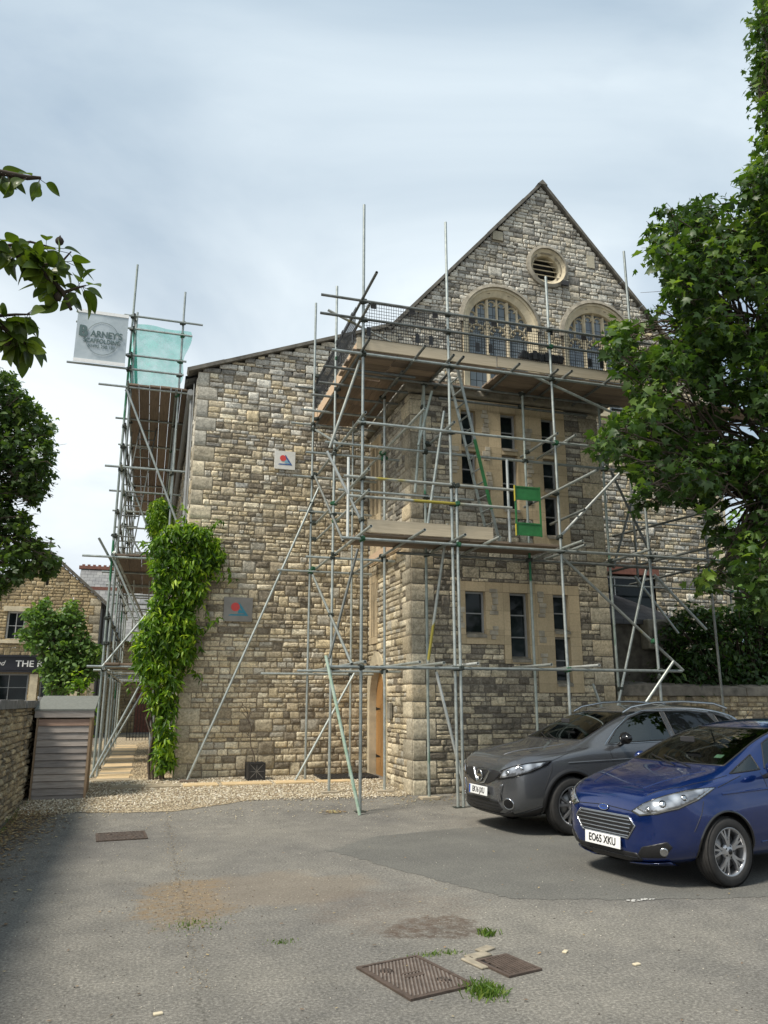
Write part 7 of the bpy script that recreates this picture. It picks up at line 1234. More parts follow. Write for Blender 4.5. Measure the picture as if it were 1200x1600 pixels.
text_mesh('sign_lettering', 'THE R', .34, M['white'], f_, (-4.85, YH - .138, 2.98), align='LEFT', bold=.006, sx=1.05); text_mesh('script_lettering', 'ed', .26, M['white'], f_, (-5.5, YH - .138, 3.0), align='LEFT', shear=.35)
mb = MB()
for (x0, z0), (x1, z1) in (((-8.05, 3.42), (-4.07, 7.38)), ((-4.07, 7.38), (-1.75, 5.36))):
    n_ = Vector((-(z1 - z0), 0, x1 - x0)).normalized() * .10; mb.prism([(x0, z0), (x1, z1), (x1 + n_.x, z1 + n_.z), (x0 + n_.x, z0 + n_.z)], YH - .1, YH + .3)
Q(mb.build('coping', M['coping']))
mb = MB(); mb.bar((-4.07, YH, 7.4), (-4.07, YH, 7.98), .05, .05, up=(0, 1, 0)); mb.bar((-4.24, YH, 7.78), (-3.90, YH, 7.78), .05, .05); Q(mb.build('gable_cross', M['coping']))
mb = MB(); mb.add([(-4.07, YH + .3, 7.35), (-4.07, 46, 7.35), (-1.75, 46, 5.35), (-1.75, YH + .3, 5.35)], [(0, 3, 2, 1)]); mb.add([(-4.07, YH + .3, 7.35), (-4.07, 46, 7.35), (-8.2, 46, 3.2), (-8.2, YH + .3, 3.2)], [(0, 1, 2, 3)]); mb.add([(-1.97, YH + .02, 0), (-1.97, 46, 0), (-1.97, 46, 5.5), (-1.97, YH + .02, 5.5)], [(0, 3, 2, 1)]); Q(mb.build('roof', M['slate']))
mb = MB(); mb.path([(-1.85, YH - .12, 5.2), (-1.85, YH - .12, .2)], .05, 6); Q(mb.build('downpipe', M['iron']))
rng_ = thing('slate_range', 'long slate-roofed range with red ridge tiles behind the alley scaffold', 'building', (2, 41, 0)); rb = Vector((2, 41, 0))
mb = MB(); mb.add([(-3.6, 38, 4.3), (12, 38, 4.3), (12, 42, 8.25), (-3.6, 42, 8.25)], [(0, 1, 2, 3)]); mb.add([(-3.6, 38, 4.3), (-3.6, 42, 8.25), (-3.6, 46, 4.3)], [(0, 1, 2)]); o = mb.build('roof', M['slate_x'], rng_); o.location = -rb
mb = MB(); mb.box((4.2, 42, 8.28), (15.8, .3, .16))
for i in range(60): mb.box((-3.5 + i * .26, 42, 8.40), (.14, .07, .10))
mb.box((4.2, 40.75, 7.06), (15.6, .10, .16)); o = mb.build('ridge_tiles', M['ridge'], rng_); o.location = -rb
m_ = masonry('front_wall', (-3.4, 38.3, 0), (1, 0, 0), (0, -1, 0), courses(0, 4.3, 77, .12, .2), lambda z: 0, lambda z: 9, [rect(3.0, 4.0, 0, 2.2, True), rect(2.9, 3.6, 2.9, 3.9, True)], PAL_P, 78, [M['rubble'], M['mortar'], M['quoin']], rng_, minw=.2, maxw=.5); m_.location = -rb
fZ = lambda x, d, z: (x, 38.3 - d, z)
for a, b, c, d in ((-.4, .6, 0, 2.2), (-.5, .2, 2.9, 3.9)):
    o = window(rng_, fZ, a, b, c, d, [(c + d) / 2], fm='white_frame' if c else 'ridge', gm='glass' if c else 'ridge', name='window' if c else 'red_door', fw=.06); o.location = -rb
# hedge closing the view
hd = MB()
PP, NN, TT = blob_leaves([(x, 60 + (i % 3), 3.2, 4.2, 2, 4.2 + (i % 4) * .5) for i, x in enumerate(range(-70, 90, 5))], 60, 81); o = leaves('distant_trees', 'clump', PP, NN, .8, M['far_leaf'], 82, None, tone=TT); tag(o, kind='stuff')
# ------------------------------------------------------------------ cars
def paint(name, c, rough=.28, flake=.3, metal=.5, coat=1.0):
    m, t, p = new_mat(name); geo = nd(t, 'ShaderNodeNewGeometry'); n = noise(t, 900, 2, .5, objco(t))
    cc = mixc(t, flake, c, ramp(t, n, [(.35, tuple(x * .6 for x in c)), (.65, tuple(min(1, x * 1.6) for x in c))]))
    dust = ramp(t, noise(t, 3.5, 6, .7, objco(t)), [(.48, (0, 0, 0)), (.85, (.10, .10, .10))]); cc = mixc(t, dust, cc, (.20, .18, .15))
    p.inputs['Metallic'].default_value = metal; p.inputs['Roughness'].default_value = rough; p.inputs['Coat Weight'].default_value = coat; p.inputs['Coat Roughness'].default_value = .04
    lk(t, mixc(t, geo.outputs['Backfacing'], cc, (.012, .012, .013)), p.inputs['Base Color']); return m
M['paint_grey'] = paint('grey_metallic_paint', (.105, .110, .118), .26, .4, .6); M['paint_blue'] = paint('blue_metallic_paint', (.002, .017, .105), .16, .35, .45)
M['tyre'] = simple('tyre_rubber', (.022, .021, .020), .85, var=.3, scale=20); M['alloy'] = simple('alloy_wheel', (.42, .42, .43), .3, .8, var=.12); M['chrome'] = simple('chrome_trim', (.50, .51, .52), .16, 1, var=.03)
M['trim'] = simple('black_trim', (.013, .013, .014), .45, var=.2); M['trim_gloss'] = simple('gloss_black_trim', (.008, .008, .009), .12, var=.1); M['interior'] = simple('car_interior', (.022, .022, .024), .8, var=.2); M['brake'] = simple('brake_disc', (.20, .20, .20), .4, .8)
m, t, p = new_mat('car_glass'); gls = nd(t, 'ShaderNodeBsdfGlossy'); gls.inputs['Roughness'].default_value = .015; gls.inputs[0].default_value = (.9, .95, .93, 1); trn = nd(t, 'ShaderNodeBsdfTransparent'); trn.inputs[0].default_value = (.36, .42, .39, 1)
fr = nd(t, 'ShaderNodeFresnel'); fr.inputs[0].default_value = 1.55; mx = nd(t, 'ShaderNodeMixShader'); lk(t, math_(t, 'ADD', fr.outputs[0], .05, True), mx.inputs[0]); lk(t, trn.outputs[0], mx.inputs[1]); lk(t, gls.outputs[0], mx.inputs[2]); lk(t, mx.outputs[0], t.nodes['Material Output'].inputs[0]); M['car_glass'] = m
m, t, p = new_mat('dark_car_glass'); p.inputs['Base Color'].default_value = (.006, .007, .008, 1); p.inputs['Roughness'].default_value = .04; M['privacy'] = m
m, t, p = new_mat('headlight_lens'); vo = nd(t, 'ShaderNodeTexVoronoi'); vo.inputs['Scale'].default_value = 9; lk(t, objco(t), vo.inputs['Vector'])
lk(t, ramp(t, vo.outputs['Distance'], [(.12, (.66, .68, .71)), (.40, (.40, .42, .45)), (.62, (.20, .21, .23))]), p.inputs['Base Color']); p.inputs['Roughness'].default_value = .12; p.inputs['Metallic'].default_value = .65; p.inputs['Coat Weight'].default_value = 1; M['lens'] = m
M['plate_white'] = simple('plate_white', (.80, .80, .78), .4, var=.02); M['plate_blue'] = simple('plate_blue', (.02, .08, .38), .4); M['badge_blue'] = simple('badge_blue', (.02, .06, .25), .3, .3); M['sticker'] = simple('pale_green_sticker', (.45, .62, .48), .6)

def shrink(H, k, dz=0.0):
    n = len(H); c_ = [sum(h[i] for h in H) / n for i in range(3)]; return [tuple(c_[i] + (h[i] - c_[i]) * k for i in range(3)) for h in H]
class Car:
    def __init__(c, name, label, loc, rz, S_, paintm, prm):
        c.t = thing(name, label, 'car', (loc[0], loc[1], gz(*loc) + .004), rz); c.t.scale = (prm['s'], prm['s'], prm['s'] * 1.03); c.p = prm; c.paint = M[paintm]
        # S_: x, zbot, wsill, wmid, zmid, wsh, zsh, we, ze, zt
        V = []; n = 12
        for (x, zb, wl, wm, zm, ws, zs, we, ze, zt) in S_:
            zl = zb + .05; pr = [(0, zb), (.62 * wl, zb), (wl, zl), (wl + (wm - wl) * .85, zl + (zm - zl) * .45), (wm, zm), (ws + (wm - ws) * .35, zm + (zs - zm) * .72), (ws, zs), (ws + (we - ws) * .30, zs + (ze - zs) * .28), (we + (ws - we) * .05, ze - (ze - zs) * .10), (we - .05, ze + (zt - ze) * .42), (we * .5, zt - (zt - ze) * .17), (0, zt)]
            V += [(x, y, z) for y, z in pr] + [(x, -y, z) for y, z in pr[1:-1]][::-1]
        k = len(S_); R_ = 2 * n - 2; F = [(i * R_ + j, (i + 1) * R_ + j, (i + 1) * R_ + (j + 1) % R_, i * R_ + (j + 1) % R_) for i in range(k - 1) for j in range(R_)]
        F.append(tuple(range(R_))); F.append(tuple(range((k - 1) * R_, k * R_))[::-1])
        me = bpy.data.meshes.new('cage'); me.from_pydata(V, [], F); o = bpy.data.objects.new('cage', me); col.objects.link(o); md = o.modifiers.new('s', 'SUBSURF'); md.levels = 3; md.render_levels = 3
        dg = bpy.context.evaluated_depsgraph_get(); me2 = bpy.data.meshes.new_from_object(o.evaluated_get(dg)); bpy.data.objects.remove(o)
        c.bm = bmesh.new(); c.bm.from_mesh(me2); bmesh.ops.recalc_face_normals(c.bm, faces=c.bm.faces[:]); c.bvh = BVHTree.FromBMesh(c.bm)
    def mbuild(c, name, mb, mat, parent=None): return mb.build(name, mat, parent or c.t)
    def cast(c, p, d): 
        h = c.bvh.ray_cast(Vector(p) - Vector(d) * 1.2, Vector(d)); return h if h[0] else (None, None, None, None)
    def cut(c, poly, ax, test, take=True):
        """bisect the body along a convex outline seen along axis ax ('y': points are (x,z); 'x': (y,z)); returns the faces removed"""
        to3 = (lambda a, b: Vector((a, 0, b))) if ax == 'y' else (lambda a, b: Vector((0, a, b))); axis = Vector((0, 1, 0)) if ax == 'y' else Vector((1, 0, 0))
        ctr = sum((to3(*q) for q in poly), Vector()) / len(poly); lo = [min(to3(*q)[i] for q in poly) - .06 for i in range(3)]; hi = [max(to3(*q)[i] for q in poly) + .06 for i in range(3)]
        ii = (0, 2) if ax == 'y' else (1, 2)
        for i in range(len(poly)):
            a, b = to3(*poly[i]), to3(*poly[(i + 1) % len(poly)]); no = (b - a).cross(axis).normalized()
            if (ctr - a).dot(no) > 0: no = -no
            fs = [f for f in c.bm.faces if test(f.calc_center_median()) and all(lo[k] <= f.calc_center_median()[k] <= hi[k] for k in ii)]
            ge = set(fs)
            for f in fs: ge.update(f.edges); ge.update(f.verts)
            bmesh.ops.bisect_plane(c.bm, geom=list(ge), plane_co=a, plane_no=no, dist=1e-5)
        def inside(q):
            for i in range(len(poly)):
                a, b = to3(*poly[i]), to3(*poly[(i + 1) % len(poly)]); no = (b - a).cross(axis)
                if (ctr - a).dot(no) > 0: no = -no
                if (q - a).dot(no) > 0: return False
            return True
        rm = [f for f in c.bm.faces if test(f.calc_center_median()) and inside(f.calc_center_median())]
        out = MB(); idx = {}
        for f in rm:
            l = []
            for v in f.verts:
                if v not in idx: idx[v] = len(out.v); out.v.append(tuple(v.co))
                l.append(idx[v])
            out.f.append(l); out.m.append(0); out.sm.append(True)
        bmesh.ops.delete(c.bm, geom=rm, context='FACES'); return out
    def strip(c, name, pts, d, r, mat, closed=False, off=.0, n=6, step=.03, parent=None):
        P_ = []; pts = [Vector(q) for q in pts]
        if closed: pts = pts + [pts[0]]
        for a, b in zip(pts, pts[1:]):
            k = max(1, int((b - a).length / step))
            for i in range(k): P_.append(a.lerp(b, i / k))
        P_.append(pts[-1]); out = []
        for q in P_:
            h = c.cast(q, d)
            if h[0] is not None: out.append(h[0] + h[1] * off)
        mb = MB()
        if len(out) > 2: mb.path(out, r, n)
        return c.mbuild(name, mb, mat, parent)
    def patch(c, name, poly, d, mat, off=.004, cuts=4, rim=.012, parent=None, smooth=True, flat=None):
        d = Vector(d).normalized(); pts = [Vector(q) for q in poly]; ref = pts[0]; pr = [q - d * (q - ref).dot(d) for q in pts]
        bm = bmesh.new(); f = bm.faces.new([bm.verts.new(q) for q in pr]); bmesh.ops.triangulate(bm, faces=[f])
        for _ in range(cuts): 
            es = [e for e in bm.edges if e.calc_length() > .028]
            if not es: break
            bmesh.ops.subdivide_edges(bm, edges=es, cuts=1); bmesh.ops.triangulate(bm, faces=bm.faces[:])
        for v in list(bm.verts):
            h = c.cast(v.co + d * 0.0, d)
            if h[0] is None: v.tag = True; continue
            v.co = h[0] + h[1] * off
        bmesh.ops.delete(bm, geom=[v for v in bm.verts if v.tag], context='VERTS')
        bmesh.ops.recalc_face_normals(bm, faces=bm.faces[:])
        if bm.faces and sum((g.normal.dot(d) for g in bm.faces)) > 0: bmesh.ops.reverse_faces(bm, faces=bm.faces[:])
        be = [e for e in bm.edges if e.is_boundary]; r_ = bmesh.ops.extrude_edge_only(bm, edges=be)
        for v in [g for g in r_['geom'] if isinstance(g, bmesh.types.BMVert)]: v.co = v.co + d * rim
        for g in bm.faces: g.smooth = smooth
        me = bpy.data.meshes.new(name); bm.to_mesh(me); bm.free(); me.materials.append(mat); return link(name, me, parent or c.t)
    def finish(c):
        me = bpy.data.meshes.new('body'); c.bm.to_mesh(me)
        for p_ in me.polygons: p_.use_smooth = True
        me.materials.append(c.paint); c.body = link('body', me, c.t); return c.body
    def wheel(c, x, side, r, w_, rim_r, y, style):
        wn = bpy.data.objects.new('wheel', None); col.objects.link(wn); wn.parent = c.t; wn.location = (x, side * y, r); wn.rotation_euler = (0, 0, 0 if side > 0 else PI)
        mb = MB(); pr = [(rim_r * .98, -w_ + .01), (rim_r + .012, -w_), (r - .02, -w_ + .004), (r - .003, -w_ + .03), (r, -w_ / 2), (r - .003, -.03), (r - .02, -.004), (r - .035, .0), (rim_r + .03, .004), (rim_r + .012, 0), (rim_r * .98, -.012)]
        mb.lathe(pr, 48); 
        for k in range(4): mb.lathe([(r + .0012, -w_ + .035 + k * .042), (r + .003, -w_ + .040 + k * .042), (r + .003, -w_ + .062 + k * .042), (r + .0012, -w_ + .066 + k * .042)], 48)
        mb.build('tyre', M['tyre'], wn)
        mb = MB(); mb.lathe([(rim_r * .97, -w_ + .02), (rim_r * .90, -w_ * .6), (rim_r * .90, -.03), (rim_r * .96, -.012), (rim_r * 1.02, -.006), (rim_r * 1.02, -.014)], 48)
        mb.lathe([(.001, -.012), (.035, -.013), (.05, -.022), (.068, -.024), (.075, -.05)], 24)
        def spoke(a, w0, w1, d0=-.020, d1=-.016, tw=0.0):
            c0, s0 = math.cos(a), math.sin(a); c1, s1 = math.cos(a + tw), math.sin(a + tw); r0, r1 = .045, rim_r * .95; vs = []
            for (rr_, cc, ss, w2, d) in ((r0, c0, s0, w0, d0), (r1 * .6, math.cos(a + tw * .5), math.sin(a + tw * .5), (w0 + w1) * .42, d0 + .004), (r1, c1, s1, w1, d1)):
                px, pz = rr_ * cc, rr_ * ss; ux, uz = -ss, cc
                vs += [(px - ux * w2, d - .03, pz - uz * w2), (px - ux * w2 * .85, d, pz - uz * w2 * .85), (px + ux * w2 * .85, d, pz + uz * w2 * .85), (px + ux * w2, d - .03, pz + uz * w2)]
            mb.add(vs, [(i * 4 + j, i * 4 + j + 1, i * 4 + j + 5, i * 4 + j + 4) for i in range(2) for j in range(3)])
        if style == 'twin':
            for k in range(5):
                a = 2 * PI * k / 5 + .3; spoke(a - .11, .020, .017, tw=-.13); spoke(a + .11, .020, .017, tw=.13)
        else:
            for k in range(5):
                a = 2 * PI * k / 5 + .15; spoke(a - .05, .019, .012, tw=-.24); spoke(a + .05, .019, .012, tw=.24); spoke(a, .016, .010, d0=-.03, d1=-.03)
        mb.build('rim', M['alloy'], wn)
        mb = MB(); mb.lathe([(.001, -.075), (rim_r * .72, -.075), (rim_r * .72, -.09)], 32); mb.build('brake_disc', M['brake'], wn)
        mb = MB(); mb.lathe([(.001, -.008), (.024, -.008), (.026, -.016)], 18)
        for k in range(5): 
            a = 2 * PI * k / 5 + .6; mb.lathe([(.001, -.017), (.008, -.017), (.008, -.03)], 8, Matrix.Translation((.05 * math.cos(a), 0, .05 * math.sin(a))))
        mb.build('hub_cap', M['trim_gloss'], wn); return wn
    def arch(c, x, r, zc, clad=None, depth=.45):
        poly = [(x + r * math.cos(a * PI / 18), zc + r * math.sin(a * PI / 18)) for a in range(36)]
        c.cut(poly, 'y', lambda q: abs(q.y) > .42 and q.z < zc + r + .06); 
        c.arches.append((x, r, zc, clad))
    def plate(c, txt, pos, nrm_rz, w_=.52, h=.111, blue=True):
        t_ = bpy.data.objects.new('number_plate', None); col.objects.link(t_); t_.parent = c.t; t_.location = pos; t_.rotation_euler = (0, R(-4), 0)
        mb = MB(); mb.box((0, 0, 0), (.012, w_, h), bev=.003); mb.build('plate', M['plate_white'], t_)
        if blue: mb = MB(); mb.box((.0065, -w_ / 2 + .02, 0), (.002, .034, h - .006)); mb.build('blue_band', M['plate_blue'], t_)
        text_mesh('plate_lettering', txt, .098, M['black'], t_, (.0068, .016 if blue else .0, 0), (PI / 2, 0, PI / 2), fat=.0018, sx=.88); return t_
    def seats(c, xs_, zt):
        for x in xs_:
            for y in (-.36, .36):
                mb = MB(); mb.box((x + .1, y, .52), (.52, .48, .14), bev=.04); mb.box((x - .2, y, .80), (.14, .46, .56), Matrix.Rotation(R(-14), 3, 'Y'), bev=.05); mb.box((x - .29, y, zt), (.09, .24, .17), Matrix.Rotation(R(-8), 3, 'Y'), bev=.035); c.mbuild('seat', mb, M['interior'])
def c_paint(c): return c.paint
def mir(pts): return [(x, -y, z) for x, y, z in pts]

def finish_arches(c):
    for (x, r, zc, clad) in c.arches:
        for s in (-1, 1):
            mb = MB(); rr_ = r * .995; n = 20; vs = []
            for i in range(n + 1):
                a = -.12 + (PI + .24) * i / n; vs += [(x + rr_ * math.cos(a), s * .89 * c.p['w'] / .9, zc + rr_ * math.sin(a)), (x + rr_ * math.cos(a), s * .50, zc + rr_ * math.sin(a))]
            # liner kept just inside the skin
            for k in range(0, len(vs), 2):
                h = c.bvh.ray_cast(Vector((vs[k][0], s * 2, vs[k][2])), Vector((0, -s, 0))); 
                if h[0] is not None: vs[k] = (vs[k][0], h[0].y - s * .004, vs[k][2])
            mb.add(vs, [(2 * i, 2 * i + 1, 2 * i + 3, 2 * i + 2) for i in range(n)], 0, True); mb.add([(x, s * .5, zc)] + [vs[2 * i + 1] for i in range(n + 1)], [(0, i + 1, i + 2) for i in range(n)])
            c.mbuild('wheel_arch_liner', mb, M['trim'])
            mb = MB(); out = []; wd = clad or .018
            for i in range(31):
                a = -.15 + (PI + .30) * i / 30; row = []
                for q in (0, .5, 1):
                    rq = r - .004 + wd * q; h = c.bvh.ray_cast(Vector((x + rq * math.cos(a), s * 2, zc + rq * math.sin(a))), Vector((0, -s, 0)))
                    if h[0] is None: row = None; break
                    off = (.016 if clad else .008) * (1 if q < 1 else -.1); row.append((h[0].x, h[0].y + s * off, h[0].z))
                if row: row.append((row[0][0], row[0][1] - s * .05, row[0][2])); out.append(row)
            vs = [p_ for r_ in out for p_ in r_]; fs = []
            for i in range(len(out) - 1):
                for (a, b) in ((0, 1), (1, 2), (3, 0)): fs.append((i * 4 + a, i * 4 + b, (i + 1) * 4 + b, (i + 1) * 4 + a))
            mb.add(vs, fs, 0, True); c.mbuild('arch_cladding' if clad else 'arch_lip', mb, M['trim'] if clad else c.paint)

def common(c, ws_poly, side_polys, priv, belt_d=(0, -1, 0)):
    g_ = c.cut(ws_poly, 'x', lambda q: q.x > c.p['ws_x'] and q.z > c.p['cowl'] - .02); c.mbuild('windscreen', g_, M['car_glass'])
    for i, sp_ in enumerate(side_polys):
        g_ = c.cut(sp_, 'y', lambda q: abs(q.y) > .40 and q.z > .9)
        for s in (-1, 1):
            h_ = MB(); h_.v = g_.v; h_.f = [k for k in g_.f if g_.v[k[0]][1] * s > 0]; used = sorted({i_ for k in h_.f for i_ in k}); mp_ = {a: b for b, a in enumerate(used)}
            h_.v = [g_.v[a] for a in used]; h_.f = [[mp_[a] for a in k] for k in h_.f]; h_.m = [0] * len(h_.f); h_.sm = [True] * len(h_.f); c.mbuild('side_window', h_, M['privacy'] if i in priv else M['car_glass'])
    c.finish()
    wsp = [(0, y, z) for y, z in ws_poly]
    c.strip('windscreen_seal', wsp, (-1, 0, 0), .009, M['trim'], True)
    for sp_ in side_polys:
        for s in (-1, 1): c.strip('window_seal', [(x, 0, z) for x, z in sp_], (0, s, 0), .008, M['trim'], True)

# ---- grey crossover
SQ = [(.885, .30, .30, .36, .44, .36, .56, .30, .60, .62), (.86, .24, .50, .58, .46, .58, .68, .50, .75, .78), (.79, .20, .68, .75, .50, .74, .79, .62, .865, .895), (.62, .19, .74, .825, .54, .80, .865, .68, .94, .97), (.40, .19, .77, .865, .58, .83, .92, .71, .99, 1.02),
      (.10, .20, .80, .89, .62, .85, .95, .71, 1.02, 1.055), (-.10, .20, .81, .895, .64, .855, .98, .74, 1.055, 1.095), (-.24, .20, .815, .90, .66, .86, .995, .75, 1.085, 1.125), (-.56, .20, .82, .90, .68, .86, 1.015, .715, 1.23, 1.285), (-.90, .20, .82, .90, .68, .86, 1.035, .665, 1.375, 1.44),
      (-1.22, .20, .82, .90, .68, .86, 1.045, .63, 1.47, 1.535), (-1.6, .20, .82, .90, .68, .86, 1.06, .61, 1.51, 1.575), (-2.1, .20, .82, .90, .70, .86, 1.085, .575, 1.515, 1.59), (-2.6, .20, .82, .90, .72, .86, 1.12, .56, 1.49, 1.565), (-3.0, .22, .81, .89, .74, .84, 1.16, .535, 1.44, 1.51), (-3.24, .25, .79, .875, .76, .80, 1.17, .50, 1.37, 1.43),
      (-3.38, .28, .76, .86, .78, .75, 1.08, .52, 1.17, 1.20), (-3.48, .32, .72, .83, .76, .70, .98, .52, 1.01, 1.03), (-3.52, .40, .60, .70, .70, .60, .88, .45, .92, .93)]
q = Car('crossover_car', 'dark grey metallic crossover car parked against the scaffold beside the blue hatchback', (5.10, 9.785), R(183.5), SQ, 'paint_grey', dict(s=.955, w=.9, ws_x=-1.35, cowl=1.09))
q.arches = []
q.arch(0, .395, .35, .055); q.arch(-2.646, .395, .35, .055)
common(q, [(-.69, 1.12), (.69, 1.12), (.66, 1.25), (.58, 1.475), (-.58, 1.475), (-.66, 1.25)], [[(-.62, 1.08), (-1.68, 1.12), (-1.68, 1.48), (-1.4, 1.475), (-1.12, 1.40), (-.86, 1.27)], [(-1.76, 1.125), (-2.55, 1.165), (-2.62, 1.30), (-2.55, 1.45), (-2.2, 1.48), (-1.76, 1.48)], [(-2.68, 1.20), (-2.95, 1.235), (-3.05, 1.31), (-2.85, 1.40), (-2.68, 1.44)]], (1, 2))
finish_arches(q)
for s in (-1, 1):
    for (x, z0) in ((0, .35), (-2.646, .35)): q.wheel(x, s, .345, .215, .235, .885, 'twin')
q.strip('window_chrome', [(-.56, .0, 1.07), (-.80, 0, 1.245), (-1.1, 0, 1.42), (-1.4, 0, 1.495), (-2.2, 0, 1.50), (-2.6, 0, 1.47)], (0, -1, 0), .009, M['chrome']); q.strip('window_chrome', [(-.56, .0, 1.07), (-1.7, 0, 1.105), (-2.6, 0, 1.15)], (0, -1, 0), .009, M['chrome'])
for s in (-1, 1):
    mb = MB(); mb.path([(-1.05, s * .60, 1.47), (-1.2, s * .60, 1.54), (-1.6, s * .595, 1.60), (-2.1, s * .585, 1.615), (-2.7, s * .565, 1.585), (-2.95, s * .55, 1.52)], .017, 8); q.mbuild('roof_rail', mb, M['chrome'])
    H = [(.80, s * .46, .755), (.68, s * .58, .805), (.48, s * .74, .865), (.28, s * .85, .895), (.36, s * .85, .835), (.54, s * .80, .755), (.70, s * .68, .690), (.80, s * .50, .655), (.82, s * .38, .640)]
    hl = q.patch('headlight', H, (-1, -s * .75, -.1), M['trim_gloss'], .004); q.patch('reflector', shrink(H, .80), (-1, -s * .75, -.1), M['lens'], .008, parent=hl); q.strip('headlight_rim', H, Vector((-1, -s * .75, -.1)).normalized(), .006, M['trim_gloss'], True, parent=hl)
    for (x, y, z, rr_) in ((.72, .56, .735, .030), (.58, .69, .79, .026)):
        h = q.cast((x, s * y, z), Vector((-1, -s * .75, -.1)).normalized())
        if h[0] is not None:
            mb = MB(); mb.lathe([(rr_ * .98, .008), (rr_ * 1.06, .010), (rr_ * 1.10, .006), (rr_ * 1.10, 0)], 18, Matrix.Translation(h[0]) @ h[1].to_track_quat('Y', 'Z').to_matrix().to_4x4()); mb.build('lamp_ring', M['trim_gloss'], hl); mb = MB(); mb.lathe([(.001, .012), (rr_ * .6, .010), (rr_, .004), (rr_, 0)], 16, Matrix.Translation(h[0]) @ h[1].to_track_quat('Y', 'Z').to_matrix().to_4x4()); mb.build('lamp', M['chrome'], hl)
    F_ = [(.8, s * .62 + .085 * math.cos(a * PI / 8), .375 + .062 * math.sin(a * PI / 8)) for a in range(16)]
    fl = q.patch('fog_lamp', F_, (-1, -s * .35, 0), M['trim_gloss'], .006); q.strip('fog_lamp_ring', F_, Vector((-1, -s * .35, 0)).normalized(), .010, M['chrome'], True, parent=fl)
# grille, winged emblem, lower intake, skirt
q.patch('upper_grille', [(.8, -.52, .745), (.8, .52, .745), (.8, .38, .635), (.8, .18, .575), (.8, -.18, .575), (.8, -.38, .635)], (-1, 0, 0), M['trim'], .005)
for s in (-1, 1): q.strip('grille_wing', [(.8, s * .23, .745), (.8, s * .17, .67), (.8, s * .10, .595), (.8, 0, .580)], (-1, 0, 0), .021, M['chrome'], off=.006)
def disc(c, name, y, z, r_, mat, off=.02, sy=1.0, ring=None, parent=None):
    h = c.cast((.8, y, z), (-1, 0, 0)); x = h[0].x + off; mb = MB(); n = 28
    if ring: mb.path([(x, y + sy * r_ * math.cos(a * 2 * PI / n), z + r_ * math.sin(a * 2 * PI / n)) for a in range(n + 1)], ring, 6)
    else: mb.add([(x, y + sy * r_ * math.cos(a * 2 * PI / n), z + r_ * math.sin(a * 2 * PI / n)) for a in range(n)], [tuple(range(n))])
    return c.mbuild(name, mb, mat, parent), x
e_, x_ = disc(q, 'front_badge', 0, .675, .066, M['chrome'], .03, ring=.011); mb = MB(); mb.box((x_, 0, .675), (.012, .17, .034), bev=.004); mb.build('badge_bar', M['chrome'], e_)
q.patch('lower_intake', [(.8, -.46, .40), (.8, .46, .40), (.8, .52, .30), (.8, .40, .25), (.8, -.40, .25), (.8, -.52, .30)], (-1, 0, 0), M['trim'], .005)
for z in (.29, .33, .37): q.strip('intake_slat', [(.8, -.44, z), (.8, .44, z)], (-1, 0, 0), .006, M['trim_gloss'], off=.006)
q.patch('front_skirt', [(.8, -.66, .30), (.8, -.5, .245), (.8, .5, .245), (.8, .66, .30), (.8, .60, .20), (.8, -.60, .20)], (-1, 0, 0), M['trim'], .010)
for s in (-1, 1):
    q.patch('sill_cladding', [(-.42, 0, .24), (-.42, 0, .37), (-2.22, 0, .37), (-2.22, 0, .24)], (0, -s, 0), M['trim'], .010)
    q.patch('bumper_cladding', [(.44, 0, .20), (.42, 0, .36), (.62, 0, .30), (.78, 0, .24)], (0, -s, 0), M['trim'], .008)
q.plate('EK16 JXU', (.932, 0, .49), 0)
# ---- blue hatchback
SF = [(.815, .28, .30, .36, .40, .36, .52, .30, .56, .58), (.79, .21, .46, .52, .42, .51, .625, .45, .68, .71), (.715, .175, .59, .66, .45, .65, .715, .56, .785, .82), (.55, .165, .67, .755, .50, .75, .785, .62, .85, .88), (.34, .165, .73, .82, .54, .785, .85, .655, .915, .94),
      (.13, .17, .76, .85, .58, .80, .89, .68, .955, .985), (-.04, .17, .775, .855, .60, .805, .915, .695, .985, 1.015), (-.18, .17, .78, .86, .62, .81, .93, .70, 1.01, 1.045), (-.50, .17, .785, .86, .64, .81, .955, .67, 1.155, 1.20), (-.86, .17, .785, .86, .64, .81, .975, .60, 1.305, 1.355),
      (-1.2, .17, .785, .86, .64, .81, .99, .575, 1.385, 1.445), (-1.55, .17, .785, .86, .64, .81, 1.01, .56, 1.42, 1.485), (-2.0, .17, .785, .86, .66, .81, 1.05, .55, 1.415, 1.49), (-2.45, .17, .78, .855, .68, .80, 1.09, .53, 1.38, 1.455), (-2.8, .20, .76, .84, .70, .77, 1.11, .50, 1.31, 1.38),
      (-2.98, .24, .73, .82, .72, .72, 1.04, .48, 1.16, 1.20), (-3.10, .28, .70, .79, .70, .68, .92, .48, .96, .98), (-3.16, .36, .55, .65, .66, .56, .82, .4, .86, .87)]
f = Car('hatchback_car', 'glossy blue hatchback parked nearest the camera, its back cut off by the right edge', (4.97, 6.93), R(188.5), SF, 'paint_blue', dict(s=.925, w=.86, ws_x=-1.3, cowl=1.01))
f.arches = []; f.arch(0, .345, .315, None); f.arch(-2.489, .345, .315, None)
common(f, [(-.64, 1.05), (.64, 1.05), (.615, 1.17), (.535, 1.39), (-.535, 1.39), (-.615, 1.17)], [[(-.20, .985), (-.60, 1.015), (-.60, 1.15)], [(-.67, 1.02), (-1.62, 1.06), (-1.62, 1.40), (-1.4, 1.39), (-1.12, 1.345), (-.85, 1.25)], [(-1.70, 1.065), (-2.4, 1.12), (-2.5, 1.2), (-2.35, 1.34), (-1.70, 1.395)]], (2,))
finish_arches(f)
